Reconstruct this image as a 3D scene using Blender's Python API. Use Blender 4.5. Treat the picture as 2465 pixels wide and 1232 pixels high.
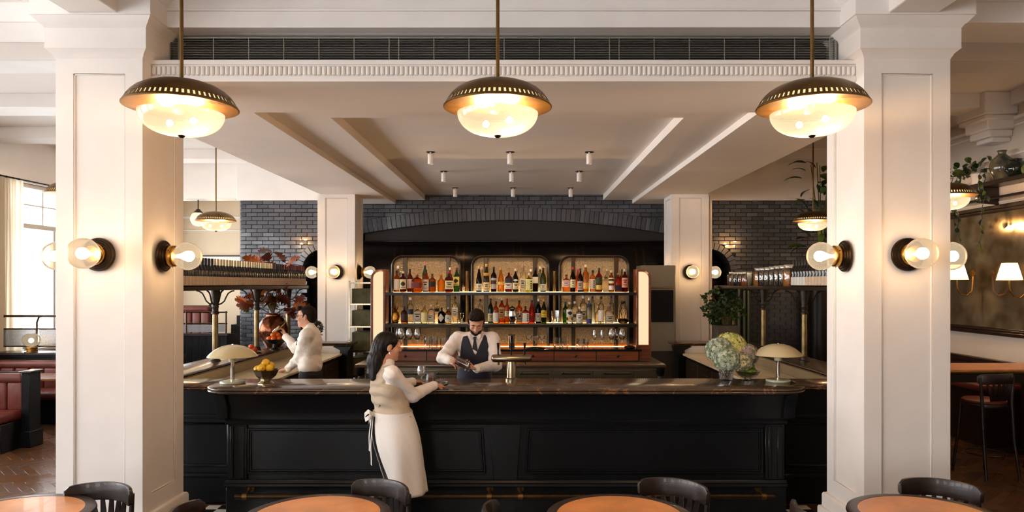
import bpy, bmesh, math, random
import numpy as np
from mathutils import Vector, Matrix
for _o in list(bpy.data.objects): bpy.data.objects.remove(_o)
SC = bpy.context.scene
COL = SC.collection
PI = math.pi
RND = random.Random(7)

# ------------------------------------------------------------------ camera
F_PX, VPX, VPY, EYE = 1720.0, 1254.0, 683.0, 2.0      # photo 2465x1232
cd = bpy.data.cameras.new('camera'); cam = bpy.data.objects.new('camera', cd); COL.objects.link(cam)
cam.location = (0, 0, EYE); cam.rotation_euler = (PI/2, 0, 0)
cd.sensor_width = 36; cd.lens = F_PX/2465*36
cd.shift_x = -(VPX-1232.5)/2465; cd.shift_y = (VPY-616)/2465
cd.clip_start = .05; cd.clip_end = 200
SC.camera = cam
def PX(x, Y): return (x-VPX)*Y/F_PX
def PZ(y, Y): return EYE+(VPY-y)*Y/F_PX
def PT(x, y, Y): return Vector((PX(x, Y), Y, PZ(y, Y)))
def YG(y, z): return (EYE-z)*F_PX/(y-VPY)              # depth of a point at height z seen at row y

# ------------------------------------------------------------------ world, exposure
SC.view_settings.view_transform = 'Standard'; SC.view_settings.look = 'None'
SC.view_settings.gamma = 1.0; SC.view_settings.use_curve_mapping = False
SC.view_settings.exposure = 0.1
W = bpy.data.worlds.new('daylight'); SC.world = W; W.use_nodes = True
bg = W.node_tree.nodes['Background']; bg.inputs[0].default_value = (.95, .975, 1.0, 1); bg.inputs[1].default_value = 14.0
def portal(x, y, z, sx, sy, rot):
    l = bpy.data.lights.new('window_portal', 'AREA'); l.shape = 'RECTANGLE'; l.size = sx; l.size_y = sy; l.cycles.is_portal = True
    o = bpy.data.objects.new('window_portal', l); COL.objects.link(o); o.location = (x, y, z); o.rotation_euler = rot
LEFT_WIN = [(-5.2, -2.4), (-1.8, 1.0), (1.6, 4.4), (5.0, 7.6), (8.1, 10.5), (11.2, 14.2), (14.9, 16.6)]  # the two flanking the curtained window are unseen, added to brighten the left room
WALL_L, WALL_R = -8.2, 6.2
for a, b in LEFT_WIN: portal(WALL_L+.02, (a+b)/2, 2.3, b-a, 2.75, (0, -PI/2, 0))
FRONT_FILL_WIN = [(-7.2, -5.0), (-2.6, -1.3)]  # windows behind the camera, added for more frontal daylight
for a, b in FRONT_FILL_WIN: portal((a+b)/2, -6.0+.02, 2.3, b-a, 2.75, (PI/2, 0, PI))
SC.cycles.max_bounces = 8; SC.cycles.transparent_max_bounces = 16
SC.cycles.sample_clamp_indirect = 6.0
SC.cycles.caustics_reflective = False; SC.cycles.caustics_refractive = False

# ------------------------------------------------------------------ materials
def lin(c):
    return tuple((v/255/12.92 if v/255 <= .04045 else ((v/255+.055)/1.055)**2.4) for v in c[:3])+(1.,)
MATS = {}
def mat(name, col, rough=.5, metal=0., noise=0., nscale=6., bump=0., bscale=60., emit=None, estr=0., coat=0., trans=0., ior=1.45, col2=None, spec=.5, sheen=0., stretch=None, detail=4.):
    if name in MATS: return MATS[name]
    m = bpy.data.materials.new(name); m.use_nodes = True; nt = m.node_tree; b = nt.nodes['Principled BSDF']
    c = lin(col); b.inputs['Base Color'].default_value = c
    b.inputs['Roughness'].default_value = rough; b.inputs['Metallic'].default_value = metal
    b.inputs['IOR'].default_value = ior; b.inputs['Coat Weight'].default_value = coat
    b.inputs['Transmission Weight'].default_value = trans; b.inputs['Specular IOR Level'].default_value = spec
    b.inputs['Sheen Weight'].default_value = sheen
    tc = None
    def coords():
        nonlocal tc
        if tc is None:
            t = nt.nodes.new('ShaderNodeTexCoord'); tc = t.outputs['Object']
            if stretch:
                mp = nt.nodes.new('ShaderNodeMapping'); mp.inputs['Scale'].default_value = stretch
                nt.links.new(tc, mp.inputs[0]); tc = mp.outputs[0]
        return tc
    if noise > 0:
        n = nt.nodes.new('ShaderNodeTexNoise'); n.inputs['Scale'].default_value = nscale; n.inputs['Detail'].default_value = detail
        nt.links.new(coords(), n.inputs['Vector'])
        r = nt.nodes.new('ShaderNodeValToRGB')
        c2 = lin(col2) if col2 else tuple(v*(1-noise) for v in c[:3])+(1,)
        r.color_ramp.elements[0].color = c2; r.color_ramp.elements[1].color = c if col2 else tuple(min(1, v*(1+noise*.5)) for v in c[:3])+(1,)
        r.color_ramp.elements[0].position = .35; r.color_ramp.elements[1].position = .65
        nt.links.new(n.outputs['Fac'], r.inputs[0]); nt.links.new(r.outputs[0], b.inputs['Base Color'])
    if bump > 0:
        n2 = nt.nodes.new('ShaderNodeTexNoise'); n2.inputs['Scale'].default_value = bscale; n2.inputs['Detail'].default_value = 3
        nt.links.new(coords(), n2.inputs['Vector'])
        bp = nt.nodes.new('ShaderNodeBump'); bp.inputs['Strength'].default_value = bump; bp.inputs['Distance'].default_value = .01
        nt.links.new(n2.outputs['Fac'], bp.inputs['Height']); nt.links.new(bp.outputs[0], b.inputs['Normal'])
    if emit:
        b.inputs['Emission Color'].default_value = lin(emit); b.inputs['Emission Strength'].default_value = estr
    MATS[name] = m; return m
def nodes_of(name):
    m = bpy.data.materials.new(name); m.use_nodes = True; nt = m.node_tree
    for n in list(nt.nodes): nt.nodes.remove(n)
    out = nt.nodes.new('ShaderNodeOutputMaterial'); MATS[name] = m
    return m, nt, out
def N(nt, t, **kw):
    n = nt.nodes.new('ShaderNode'+t)
    for k, v in kw.items(): n.inputs[k].default_value = v
    return n
def clear_glass(name, col=(255,255,255), body=.06, gloss=.9, tint=.97, rough=.0):
    """thin clear glass: see-through, brighter reflections at grazing angles"""
    if name in MATS: return MATS[name]
    m, nt, out = nodes_of(name)
    c = lin(col); t = N(nt, 'BsdfTransparent', Color=tuple(v*tint for v in c[:3])+(1,))
    g = N(nt, 'BsdfGlossy', Color=(gloss, gloss, gloss, 1), Roughness=rough+.02)
    lw = N(nt, 'LayerWeight', Blend=.35); mx = N(nt, 'MixShader')
    mm = nt.nodes.new('ShaderNodeMath'); mm.operation = 'MULTIPLY_ADD'; mm.inputs[1].default_value = .7; mm.inputs[2].default_value = body
    nt.links.new(lw.outputs['Fresnel'], mm.inputs[0]); nt.links.new(mm.outputs[0], mx.inputs[0])
    nt.links.new(t.outputs[0], mx.inputs[1]); nt.links.new(g.outputs[0], mx.inputs[2]); nt.links.new(mx.outputs[0], out.inputs[0])
    return m
def bottle_glass(name, col, dens=.45):
    """coloured glass full of liquid: refracts, and scatters some of the light that enters it"""
    if name in MATS: return MATS[name]
    m, nt, out = nodes_of(name); c = lin(col)
    p = N(nt, 'BsdfTransparent', Color=tuple(min(1, v**.6) for v in c[:3])+(1,)); g = N(nt, 'BsdfGlossy', Roughness=.04); lw = N(nt, 'LayerWeight', Blend=.25); m2 = N(nt, 'MixShader')
    tl = N(nt, 'BsdfTranslucent', Color=c); mx = N(nt, 'MixShader', Fac=dens*.75)
    nt.links.new(p.outputs[0], mx.inputs[1]); nt.links.new(tl.outputs[0], mx.inputs[2]); nt.links.new(lw.outputs['Fresnel'], m2.inputs[0]); nt.links.new(mx.outputs[0], m2.inputs[1]); nt.links.new(g.outputs[0], m2.inputs[2]); nt.links.new(m2.outputs[0], out.inputs[0])
    return m
def glow(name, col, s, through=0.):
    """a light source; through > 0 lets light pass (a glass bulb)"""
    if name in MATS: return MATS[name]
    m, nt, out = nodes_of(name); e = N(nt, 'Emission', Color=lin(col), Strength=s)
    if through > 0:
        t = N(nt, 'BsdfTransparent', Color=(through, through, through, 1)); a = nt.nodes.new('ShaderNodeAddShader')
        nt.links.new(e.outputs[0], a.inputs[0]); nt.links.new(t.outputs[0], a.inputs[1]); nt.links.new(a.outputs[0], out.inputs[0])
    else: nt.links.new(e.outputs[0], out.inputs[0])
    return m
def wood(name, c1, c2, scale=3., rough=.35, stretch=(1, 12, 12), coat=.2):
    if name in MATS: return MATS[name]
    return mat(name, c1, rough=rough, noise=1., nscale=scale, col2=c2, stretch=stretch, coat=coat, bump=.08, bscale=scale*6)

white = mat('painted_plaster_white', (241, 236, 231), rough=.55, noise=.03, nscale=3, bump=.03, bscale=90)
ceilm = mat('ceiling_paint', (241, 232, 224), rough=.7, noise=.02, nscale=2)
cream = mat('cream_wall_paint', (228, 208, 178), rough=.6, noise=.04, nscale=2)
blackpaint = mat('black_blue_joinery_paint', (16, 19, 22), rough=.28, noise=.12, nscale=3, bump=.02, bscale=70, spec=.3)
bronze = mat('dark_bronze', (62, 48, 32), rough=.35, metal=.85, noise=.3, nscale=14)
brass = mat('aged_brass', (172, 128, 62), rough=.28, metal=1., noise=.25, nscale=12)
brass_dk = mat('brown_brass', (116, 88, 48), rough=.38, metal=.9, noise=.25, nscale=9)
steel = mat('brushed_steel', (186, 172, 146), rough=.26, metal=1., noise=.12, nscale=4, stretch=(1, 1, 18))
chrome = mat('chrome', (220, 214, 204), rough=.08, metal=1.)
castiron = mat('cast_iron', (52, 46, 38), rough=.42, metal=.6, noise=.25, nscale=20, bump=.1, bscale=120)
darkwood = wood('dark_stained_wood', (44, 27, 19), (26, 16, 12), rough=.38, coat=.12)
mahog = wood('mahogany', (132, 70, 38), (98, 48, 26), scale=2.2, rough=.3)
leather = mat('oxblood_leather', (104, 44, 34), rough=.42, noise=.25, nscale=10, bump=.15, bscale=160)
tan = mat('tan_leather_inlay', (214, 142, 80), rough=.34, noise=.18, nscale=7, bump=.03, bscale=150, coat=.15)
black = mat('black_void', (10, 10, 10), rough=.8)
blackmetal = mat('black_metal', (26, 25, 24), rough=.35, metal=.5)
printm = mat('label_print', (46, 36, 30), rough=.7)
glassm = clear_glass('clear_glass')
crystal = clear_glass('cut_crystal', body=.12, gloss=.95, rough=.04)
OFFW = mat('off_white_enamel', (214, 204, 172), rough=.3, coat=.3)

# ------------------------------------------------------------------ mesh helpers
class MB:
    def __init__(s): s.v = []; s.f = []; s.m = []; s.cur = 0
    def use(s, i): s.cur = i; return s
    def add(s, vs, fs):
        o = len(s.v); s.v += [tuple(p) for p in vs]
        for f in fs: s.f.append(tuple(o+i for i in f)); s.m.append(s.cur)
        return s
    def box(s, x0, x1, y0, y1, z0, z1):
        if x0 > x1: x0, x1 = x1, x0
        if y0 > y1: y0, y1 = y1, y0
        if z0 > z1: z0, z1 = z1, z0
        return s.add([(x0,y0,z0),(x1,y0,z0),(x1,y1,z0),(x0,y1,z0),(x0,y0,z1),(x1,y0,z1),(x1,y1,z1),(x0,y1,z1)],
              [(0,3,2,1),(4,5,6,7),(0,1,5,4),(1,2,6,5),(2,3,7,6),(3,0,4,7)])
    def grid(s, rows, closed=False, flip=False):
        n = len(rows[0]); vs = [p for r in rows for p in r]; fs = []
        for i in range(len(rows)-1):
            for j in range(n if closed else n-1):
                k = (j+1) % n; q = (i*n+j, i*n+k, (i+1)*n+k, (i+1)*n+j)
                fs.append(q[::-1] if flip else q)
        return s.add(vs, fs)
    def lathe(s, prof, n=24, c=(0, 0, 0), sup=2., ax='z', sx=1., sy=1.):
        """prof: (r, z) rows; sup > 2 squares the section"""
        rows = []
        for r, z in prof:
            row = []
            for j in range(n):
                a = 2*PI*(j+.5)/n if sup > 2 else 2*PI*j/n
                ca, sa = math.cos(a), math.sin(a)
                if sup > 2:
                    k = (abs(ca)**sup+abs(sa)**sup)**(-1/sup); ca, sa = ca*k, sa*k
                x, y = r*ca*sx, r*sa*sy
                if ax == 'z': p = (x, y, z)
                elif ax == 'y': p = (x, -z, y)        # axis out towards -Y
                else: p = (z, x, y)
                row.append((c[0]+p[0], c[1]+p[1], c[2]+p[2]))
            rows.append(row)
        s.grid(rows, closed=True)
        o = len(s.v)-len(rows)*n
        if prof[0][0] > 1e-5: s.f.append(tuple(o+j for j in range(n))[::-1]); s.m.append(s.cur)
        if prof[-1][0] > 1e-5: s.f.append(tuple(o+(len(rows)-1)*n+j for j in range(n))); s.m.append(s.cur)
        return s
    def tube(s, pts, r, n=8, caps=True):
        pts = [Vector(p) for p in pts]; rs = r if isinstance(r, (list, tuple)) else [r]*len(pts)
        rows = []; up = None
        for i, p in enumerate(pts):
            d = (pts[min(i+1, len(pts)-1)]-pts[max(i-1, 0)]).normalized()
            if up is None:
                a = Vector((0, 0, 1)) if abs(d.z) < .9 else Vector((1, 0, 0)); up = d.cross(a).normalized()
            up = (up-d*up.dot(d)).normalized(); sd = d.cross(up)
            rows.append([tuple(p+(up*math.cos(2*PI*j/n)+sd*math.sin(2*PI*j/n))*rs[i]) for j in range(n)])
        s.grid(rows, closed=True)
        if caps:
            o = len(s.v)-len(rows)*n
            s.f.append(tuple(o+j for j in range(n))[::-1]); s.m.append(s.cur)
            s.f.append(tuple(o+(len(rows)-1)*n+j for j in range(n))); s.m.append(s.cur)
        return s
    def prism(s, poly, d0, d1, ax='z'):
        """poly in the plane across ax"""
        n = len(poly)
        def P(a, b, d): return (a, b, d) if ax == 'z' else ((a, d, b) if ax == 'y' else (d, a, b))
        s.add([P(a, b, d0) for a, b in poly]+[P(a, b, d1) for a, b in poly],
              [tuple(range(n))[::-1], tuple(range(n, 2*n))]+[(i, (i+1) % n, n+(i+1) % n, n+i) for i in range(n)])
        return s
    def sphere(s, c, r, n=12, m=8, sc=(1, 1, 1)):
        rows = [[(c[0]+r*sc[0]*math.sin(PI*i/m)*math.cos(2*PI*j/n), c[1]+r*sc[1]*math.sin(PI*i/m)*math.sin(2*PI*j/n), c[2]-r*sc[2]*math.cos(PI*i/m)) for j in range(n)] for i in range(m+1)]
        return s.grid(rows, closed=True)
    def rim(s, prof, x0, x1, y0, y1):
        """a moulding swept round a rectangle: prof (offset, z)"""
        rows = [[(x0-o, y0-o, z), (x1+o, y0-o, z), (x1+o, y1+o, z), (x0-o, y1+o, z)] for o, z in prof]
        s.grid(rows, closed=True); o = len(s.v)-len(rows)*4
        s.f.append((o+3, o+2, o+1, o)); s.m.append(s.cur)
        s.f.append(tuple(o+(len(rows)-1)*4+j for j in range(4))); s.m.append(s.cur)
        return s
    def mesh(s, name, mats, bevel=0., seg=1, smooth=True, ang=38, merge=True):
        bm = bmesh.new(); vs = [bm.verts.new(p) for p in s.v]; bm.verts.ensure_lookup_table()
        for f, mi in zip(s.f, s.m):
            try: fc = bm.faces.new([vs[i] for i in f]); fc.material_index = mi
            except ValueError: pass
        if merge: bmesh.ops.remove_doubles(bm, verts=bm.verts, dist=1e-5)
        bmesh.ops.dissolve_degenerate(bm, edges=bm.edges, dist=1e-6)
        bmesh.ops.recalc_face_normals(bm, faces=bm.faces)
        if bevel > 0:
            es = [e for e in bm.edges if len(e.link_faces) == 2 and e.calc_face_angle(0) > math.radians(30)]
            bmesh.ops.bevel(bm, geom=es, offset=bevel, offset_type='OFFSET', segments=seg, profile=.5, affect='EDGES', clamp_overlap=True)
        if smooth:
            for f in bm.faces: f.smooth = True
            for e in bm.edges:
                if len(e.link_faces) == 2 and e.calc_face_angle(0) > math.radians(ang): e.smooth = False
        me = bpy.data.meshes.new(name); bm.to_mesh(me); bm.free()
        for m in (mats if isinstance(mats, (list, tuple)) else [mats]): me.materials.append(m)
        return me
def link(name, data, parent=None, loc=(0, 0, 0), rot=(0, 0, 0), scale=None):
    o = bpy.data.objects.new(name, data); COL.objects.link(o); o.location = loc
    o.rotation_euler = rot if isinstance(rot, (tuple, list)) else (0, 0, rot)
    if scale is not None: o.scale = (scale,)*3 if not isinstance(scale, (tuple, list)) else scale
    if parent: o.parent = parent
    return o
def obj(name, mb, mats, parent=None, loc=(0, 0, 0), rot=(0, 0, 0), scale=None, **kw):
    return link(name, mb.mesh(name, mats, **kw) if isinstance(mb, MB) else mb, parent, loc, rot, scale)
def tag(o, label, cat, group=None):
    o['label'] = label; o['category'] = cat
    if group: o['group'] = group
    return o
def thing(name, label, cat, loc=(0, 0, 0), rot=(0, 0, 0), group=None):
    return tag(link(name, None, None, loc, rot), label, cat, group)
def struct(o): o['kind'] = 'structure'; return o
def dup(root, loc, rot=None, label=None, group=None, scale=None, parent=None):
    r = root.copy(); COL.objects.link(r); r.location = loc
    if rot is not None: r.rotation_euler = rot if isinstance(rot, (tuple, list)) else (0, 0, rot)
    if label: r['label'] = label
    if group: r['group'] = group
    if scale is not None: r.scale = (scale,)*3 if not isinstance(scale, (tuple, list)) else scale
    for ch in list(root.children):
        c = ch.copy(); COL.objects.link(c); c.parent = r
        for g in list(ch.children):
            d = g.copy(); COL.objects.link(d); d.parent = c
    return r
def arc(cx, cy, r, a0, a1, n): return [(cx+r*math.cos(a0+(a1-a0)*i/n), cy+r*math.sin(a0+(a1-a0)*i/n)) for i in range(n+1)]
CX = -.13                                                # axis of symmetry of the bar
def mx(x): return 2*CX-x
# ================================================================== SETTING
CEIL = 4.4; BACK = 13.5; FARL = 17.0; REAR = -6.0
floorm = wood('parquet_oak', (96, 62, 36), (66, 40, 22), scale=4, rough=.3, coat=.3)
floor = struct(obj('floor', MB().box(WALL_L, WALL_R, REAR, FARL, -.15, -.012), wood('floor_base_wood', (84, 52, 30), (60, 36, 20), scale=5, rough=.35, stretch=(8, 1, 1)), bevel=0))
# --- herringbone planks where the floor shows
def tone_mat(name, c1, c2, rough, coat=.2, grain=True, metal=0., spec=.5):
    m = bpy.data.materials.new(name); m.use_nodes = True; nt = m.node_tree; b = nt.nodes['Principled BSDF']
    oi = nt.nodes.new('ShaderNodeObjectInfo'); mixc = nt.nodes.new('ShaderNodeMix'); mixc.data_type = 'RGBA'
    mixc.inputs[6].default_value = lin(c1); mixc.inputs[7].default_value = lin(c2); nt.links.new(oi.outputs['Random'], mixc.inputs[0])
    col = mixc.outputs[2]
    if grain:
        tc = nt.nodes.new('ShaderNodeTexCoord'); mp = nt.nodes.new('ShaderNodeMapping'); mp.inputs['Scale'].default_value = (3, 40, 40)
        n = nt.nodes.new('ShaderNodeTexNoise'); n.inputs['Scale'].default_value = 2.; nt.links.new(tc.outputs['Object'], mp.inputs[0]); nt.links.new(mp.outputs[0], n.inputs['Vector'])
        mu = nt.nodes.new('ShaderNodeMix'); mu.data_type = 'RGBA'; mu.blend_type = 'MULTIPLY'; mu.inputs[0].default_value = .5
        nt.links.new(col, mu.inputs[6]); nt.links.new(n.outputs['Fac'], mu.inputs[7]); col = mu.outputs[2]
    nt.links.new(col, b.inputs['Base Color'])
    mr = nt.nodes.new('ShaderNodeMath'); mr.operation = 'MULTIPLY_ADD'; mr.inputs[1].default_value = rough*.7; mr.inputs[2].default_value = rough*.6
    nt.links.new(oi.outputs['Random'], mr.inputs[0]); nt.links.new(mr.outputs[0], b.inputs['Roughness'])
    b.inputs['Coat Weight'].default_value = coat; b.inputs['Metallic'].default_value = metal; b.inputs['Specular IOR Level'].default_value = spec
    MATS[name] = m; return m
plankm = tone_mat('oak_plank', (120, 80, 48), (84, 52, 30), .32)
PL, PW = .45, .09
plank_me = MB().box(-PL/2+.001, PL/2-.001, -PW/2+.001, PW/2-.001, -.012, 0).mesh('plank', plankm, bevel=.0015)
def in_view_floor(x, y):
    if not 5.6 < y < 9.9: return False
    p = VPX+F_PX*x/y
    return -60 < p < 190 or 2250 < p < 2530
for rx in (-5.6, 4.9):
    for i in range(-60, 60):
        for j in range(-12, 12):
            for k in (0, 1):
                u, v = i*PW+j*PL, -i*PW+j*PL
                if k == 0: u += PL/2; v += PW/2
                else: u += PL-PW/2; v += PW+PL/2
                c, s = math.cos(PI/4), math.sin(PI/4); x, y = rx+u*c-v*s, 7.8+u*s+v*c
                if abs(x-rx) < 2.6 and in_view_floor(x, y): link('plank', plank_me, floor, (x, y, 0), PI/4+(PI/2 if k else 0))
# --- black and white tiles in front of the bar
tile_w = tone_mat('white_floor_tile', (206, 200, 188), (188, 180, 166), .25, grain=False)
tile_b = tone_mat('black_floor_tile', (34, 32, 30), (24, 22, 21), .22, grain=False)
TW = .12
tme = [MB().box(-TW/2+.0015, TW/2-.0015, -TW/2+.0015, TW/2-.0015, -.012, .0005).mesh('floor_tile', m, bevel=.001) for m in (tile_w, tile_b)]
for i in range(46):
    for j in range(5):
        x, y = -2.76+i*TW, 5.92+j*TW
        if x < 2.6: link('floor_tile', tme[(i+j) % 2], floor, (x, y, 0))

# --- outer walls
wl = MB()
edges = [REAR]+[e for ab in LEFT_WIN for e in ab]+[FARL]
for i in range(0, len(edges), 2): wl.box(WALL_L-.35, WALL_L, edges[i], edges[i+1], -.1, CEIL)
for a, b in LEFT_WIN: wl.box(WALL_L-.35, WALL_L, a, b, -.1, .92); wl.box(WALL_L-.35, WALL_L, a, b, 3.68, CEIL)
struct(obj('wall_left', wl, white, smooth=False))
wf = MB(); edges = [WALL_L-.35]+[e for ab in FRONT_FILL_WIN for e in ab]+[WALL_R+.2]
for i in range(0, len(edges), 2): wf.box(edges[i], edges[i+1], REAR-.2, REAR, -.1, CEIL)
for a, b in FRONT_FILL_WIN: wf.box(a, b, REAR-.2, REAR, -.1, .92); wf.box(a, b, REAR-.2, REAR, 3.68, CEIL)
struct(obj('wall_front', wf, cream, smooth=False))
struct(obj('wall_right', MB().box(WALL_R, WALL_R+.2, REAR, FARL, -.1, CEIL), mat('right_wall_paint', (214, 200, 184), rough=.55, noise=.03, nscale=3), smooth=False))
struct(obj('wall_far_left', MB().box(WALL_L, -5.29, FARL, FARL+.2, -.1, CEIL), cream, smooth=False))
struct(obj('ceiling', MB().box(WALL_L-.35, WALL_R+.2, REAR-.2, FARL+.2, CEIL, CEIL+.15), ceilm, smooth=False))
frame_w = mat('window_paint', (226, 222, 214), rough=.4)
pane = clear_glass('window_glass', body=.02, tint=.99)
for i, (a, b) in enumerate(LEFT_WIN):
    w = struct(link('window_%d' % (i+1), None, None, (WALL_L-.12, 0, 0)))
    f = MB()
    f.box(-.05, .05, a, a+.07, .92, 3.68); f.box(-.05, .05, b-.07, b, .92, 3.68); f.box(-.05, .05, a, b, .92, .99); f.box(-.05, .05, a, b, 3.61, 3.68)
    f.box(-.06, .06, a, b, 2.93, 3.01); obj('window_frame', f, frame_w, w, bevel=.006)
    n = 5
    for k in range(1, n): y = a+(b-a)*k/n; obj('mullion', MB().box(-.025, .025, y-.015, y+.015, 3.01, 3.61), frame_w, w)
    obj('mullion', MB().box(-.02, .02, a+.07, b-.07, 3.32, 3.34), frame_w, w)
    obj('mullion', MB().box(-.03, .03, (a+b)/2-.03, (a+b)/2+.03, .99, 2.93), frame_w, w)
    obj('pane', MB().box(-.003, .003, a+.07, b-.07, .99, 2.93), pane, w)
    obj('pane', MB().box(-.003, .003, a+.07, b-.07, 3.01, 3.61), pane, w)
    obj('window_sill', MB().box(-.05, .2, a-.05, b+.05, .87, .92), frame_w, w, bevel=.006)

for i, (a, b) in enumerate(FRONT_FILL_WIN):
    w = struct(link('window_%d' % (i+11), None, None, (0, REAR-.1, 0)))  # unseen windows, added only to let in light from the front
    f = MB().box(a, a+.07, -.05, .05, .92, 3.68); f.box(b-.07, b, -.05, .05, .92, 3.68); f.box(a, b, -.05, .05, .92, .99); f.box(a, b, -.05, .05, 3.61, 3.68); f.box(a, b, -.06, .06, 2.93, 3.01)
    obj('window_frame', f, frame_w, w, bevel=.006); obj('pane', MB().box(a+.07, b-.07, -.003, .003, .99, 2.93), pane, w); obj('pane', MB().box(a+.07, b-.07, -.003, .003, 3.01, 3.61), pane, w)
# --- glazed brick back wall
brickm = tone_mat('slate_glazed_brick', (88, 93, 102), (58, 63, 71), .2, coat=.6, grain=False)
mortar = mat('dark_mortar', (34, 35, 37), rough=.8)
mortar2 = mat('painted_mortar', (44, 46, 50), rough=.6)
BW, BH = .21, .0758
brick_me = MB().box(-BW/2+.004, BW/2-.004, -.03, .02, -BH/2+.0035, BH/2-.0035).mesh('brick', brickm, bevel=.004)
half_me = MB().box(-BW/4+.004, BW/4-.004, -.03, .02, -BH/2+.0035, BH/2-.0035).mesh('brick', brickm, bevel=.004)
LA, RA = (-3.72, 2.26, .39, .13), (3.55, 2.26, .39, .13)           # side arches: x, z of springing, radius, ring
CH, CAPEX, CRISE, CRING = 2.9, 3.2, .26, .235                       # centre arch: half span, apex, rise, ring
CR = (CH**2+CRISE**2)/(2*CRISE)
def centre_arch(x):
    return CAPEX-CR+math.sqrt(max(0, CR**2-(x-CX)**2)) if abs(x-CX) < CH else 0
def open_top(x):
    t = 0.
    for ax, az, r, g in (LA, RA):
        if abs(x-ax) < r: t = max(t, az+math.sqrt(r*r-(x-ax)**2))
    if abs(x-CX) < CH-.01: t = max(t, centre_arch(x))
    return t
def wall_strip(name, x0, x1):
    b = MB(); n = max(8, int((x1-x0)/.04))
    for i in range(n):
        a, c = x0+(x1-x0)*i/n, x0+(x1-x0)*(i+1)/n; z = open_top((a+c)/2); z2 = open_top((a+c)/2)
        b.box(a, c, BACK+.008, BACK+.5, z, CEIL if False else 3.72)
    return struct(obj(name, b, mortar if name.endswith('left') else mortar2, smooth=False, merge=False))
def in_ring(x, z):
    for ax, az, r, g in (LA, RA):
        if z >= az-.02 and math.hypot(x-ax, z-az) < r+g-.03: return True
        if z < az and abs(x-ax) < r+.02: return True
    if abs(x-CX) < CH+.02:
        R = math.hypot(x-CX, z-(CAPEX-CR))
        if R < CR+CRING-.03: return True
    return False
def lay_bricks(wall, x0, x1, z0, z1, limit):
    out = []; row = 0; z = z1-BH/2
    while z > z0:
        x = x0-(BW/2 if row % 2 else 0)
        while x < x1-.01:
            a, c = max(x, x0), min(x+BW, x1)
            if c-a > .06 and not in_ring((a+c)/2, z): out.append(((a+c)/2, z, c-a))
            x += BW
        z -= BH; row += 1
    for x, z, w in out[:limit]:
        if w > BW*.75: o = link('brick', brick_me, wall, (x, BACK, z))
        else: o = link('brick', half_me, wall, (x, BACK, z)); o.scale = (w/(BW/2), 1, 1)
        o.location.y += RND.uniform(-.003, .002); o.rotation_euler = (RND.uniform(-.012, .012), 0, RND.uniform(-.012, .012))
    if out[limit:]:
        b = MB()
        for x, z, w in out[limit:]: b.box(x-w/2+.004, x+w/2-.004, BACK-.03, BACK+.02, z-BH/2+.0035, z+BH/2-.0035)
        o = obj('brick_courses', b, brickm, wall, merge=False, smooth=False); o['kind'] = 'stuff'
XA, XB = -5.29, WALL_R
TOPB = 3.57
wbl = wall_strip('wall_back_left', XA, -2.95); wbc = wall_strip('wall_back', -2.95, 2.69); wbr = wall_strip('wall_back_right', 2.69, XB)
struct(obj('wall_back_return', MB().box(XA-.02, XA+.3, BACK+.01, FARL, 0, CEIL), mat('painted_brick_return', (78, 82, 88), rough=.4, bump=.2, bscale=30), smooth=False))
lay_bricks(wbl, XA, -3.3, .3, TOPB, 300); lay_bricks(wbc, -3.1, 2.84, 2.9, 3.72, 300); lay_bricks(wbr, 3.1, XB, .3, TOPB, 300)
def voussoirs(wall, cx, cz, r, ring, a0, a1, pitch):
    n = int(r*(a1-a0)/pitch); w = r*(a1-a0)/n
    me = MB().prism([(-w/2*.93, 0), (w/2*.93, 0), (w/2*.93*(r+ring)/r, ring), (-w/2*.93*(r+ring)/r, ring)], -.034, .03, 'y').mesh('arch_brick', brickm, bevel=.004)
    for i in range(n):
        a = a0+(a1-a0)*(i+.5)/n
        link('arch_brick', me, wall, (cx+r*math.cos(a), BACK-.02, cz+r*math.sin(a)), (0, PI/2-a, 0))
voussoirs(wbl, LA[0], LA[1], LA[2], LA[3], 0, PI, .076); voussoirs(wbr, RA[0], RA[1], RA[2], RA[3], 0, PI, .076)
h = math.asin((CH)/CR); voussoirs(wbc, CX, CAPEX-CR, CR, CRING, PI/2-h, PI/2+h, .088)
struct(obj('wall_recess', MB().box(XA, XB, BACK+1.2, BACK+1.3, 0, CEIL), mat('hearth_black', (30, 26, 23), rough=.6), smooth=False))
# white wall over the brick and the bulkhead further left
tr = MB(); tr.box(XA-.06, -3.385, BACK-.06, BACK+.4, TOPB, CEIL); tr.box(3.13, XB, BACK-.06, BACK+.4, TOPB, CEIL)
tr.box(WALL_L, XA-.06, 14.1, 14.5, 3.68, CEIL); tr.box(WALL_L, XA-.06, FARL-.03, FARL, 3.55, 3.6); tr.box(WALL_L, XA-.06, FARL-.03, FARL, 3.25, 3.28)
struct(obj('trim_5', tr, white, bevel=.004))

# --- the lowered ceiling over the bar, stepped coffers
L1, L2, L3 = 3.51, 3.58, 3.68
CO, CI = (-3.385, 3.125), (-2.754, 2.497)                            # outer and inner faces of the columns
sf = MB()
sf.box(CO[0], -2.36, 5.83, BACK-.005, L1, CEIL-.02); sf.box(2.10, CO[1], 5.83, BACK-.005, L1, CEIL-.02)
sf.box(CI[0], CI[1], 5.47, 5.83, L1, 3.66); sf.box(-2.36, 2.10, 5.83, 6.3, L1, CEIL-.02)
sf.box(-2.36, -1.81, 6.3, BACK-.005, L2, CEIL-.02); sf.box(1.55, 2.10, 6.3, BACK-.005, L2, CEIL-.02); sf.box(-1.81, 1.55, 6.3, 6.8, L2, CEIL-.02)
sf.box(-1.81, 1.55, 6.8, BACK-.005, L3, CEIL-.02)
struct(obj('ceiling_soffit', sf, ceilm, smooth=False, merge=False))
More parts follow.
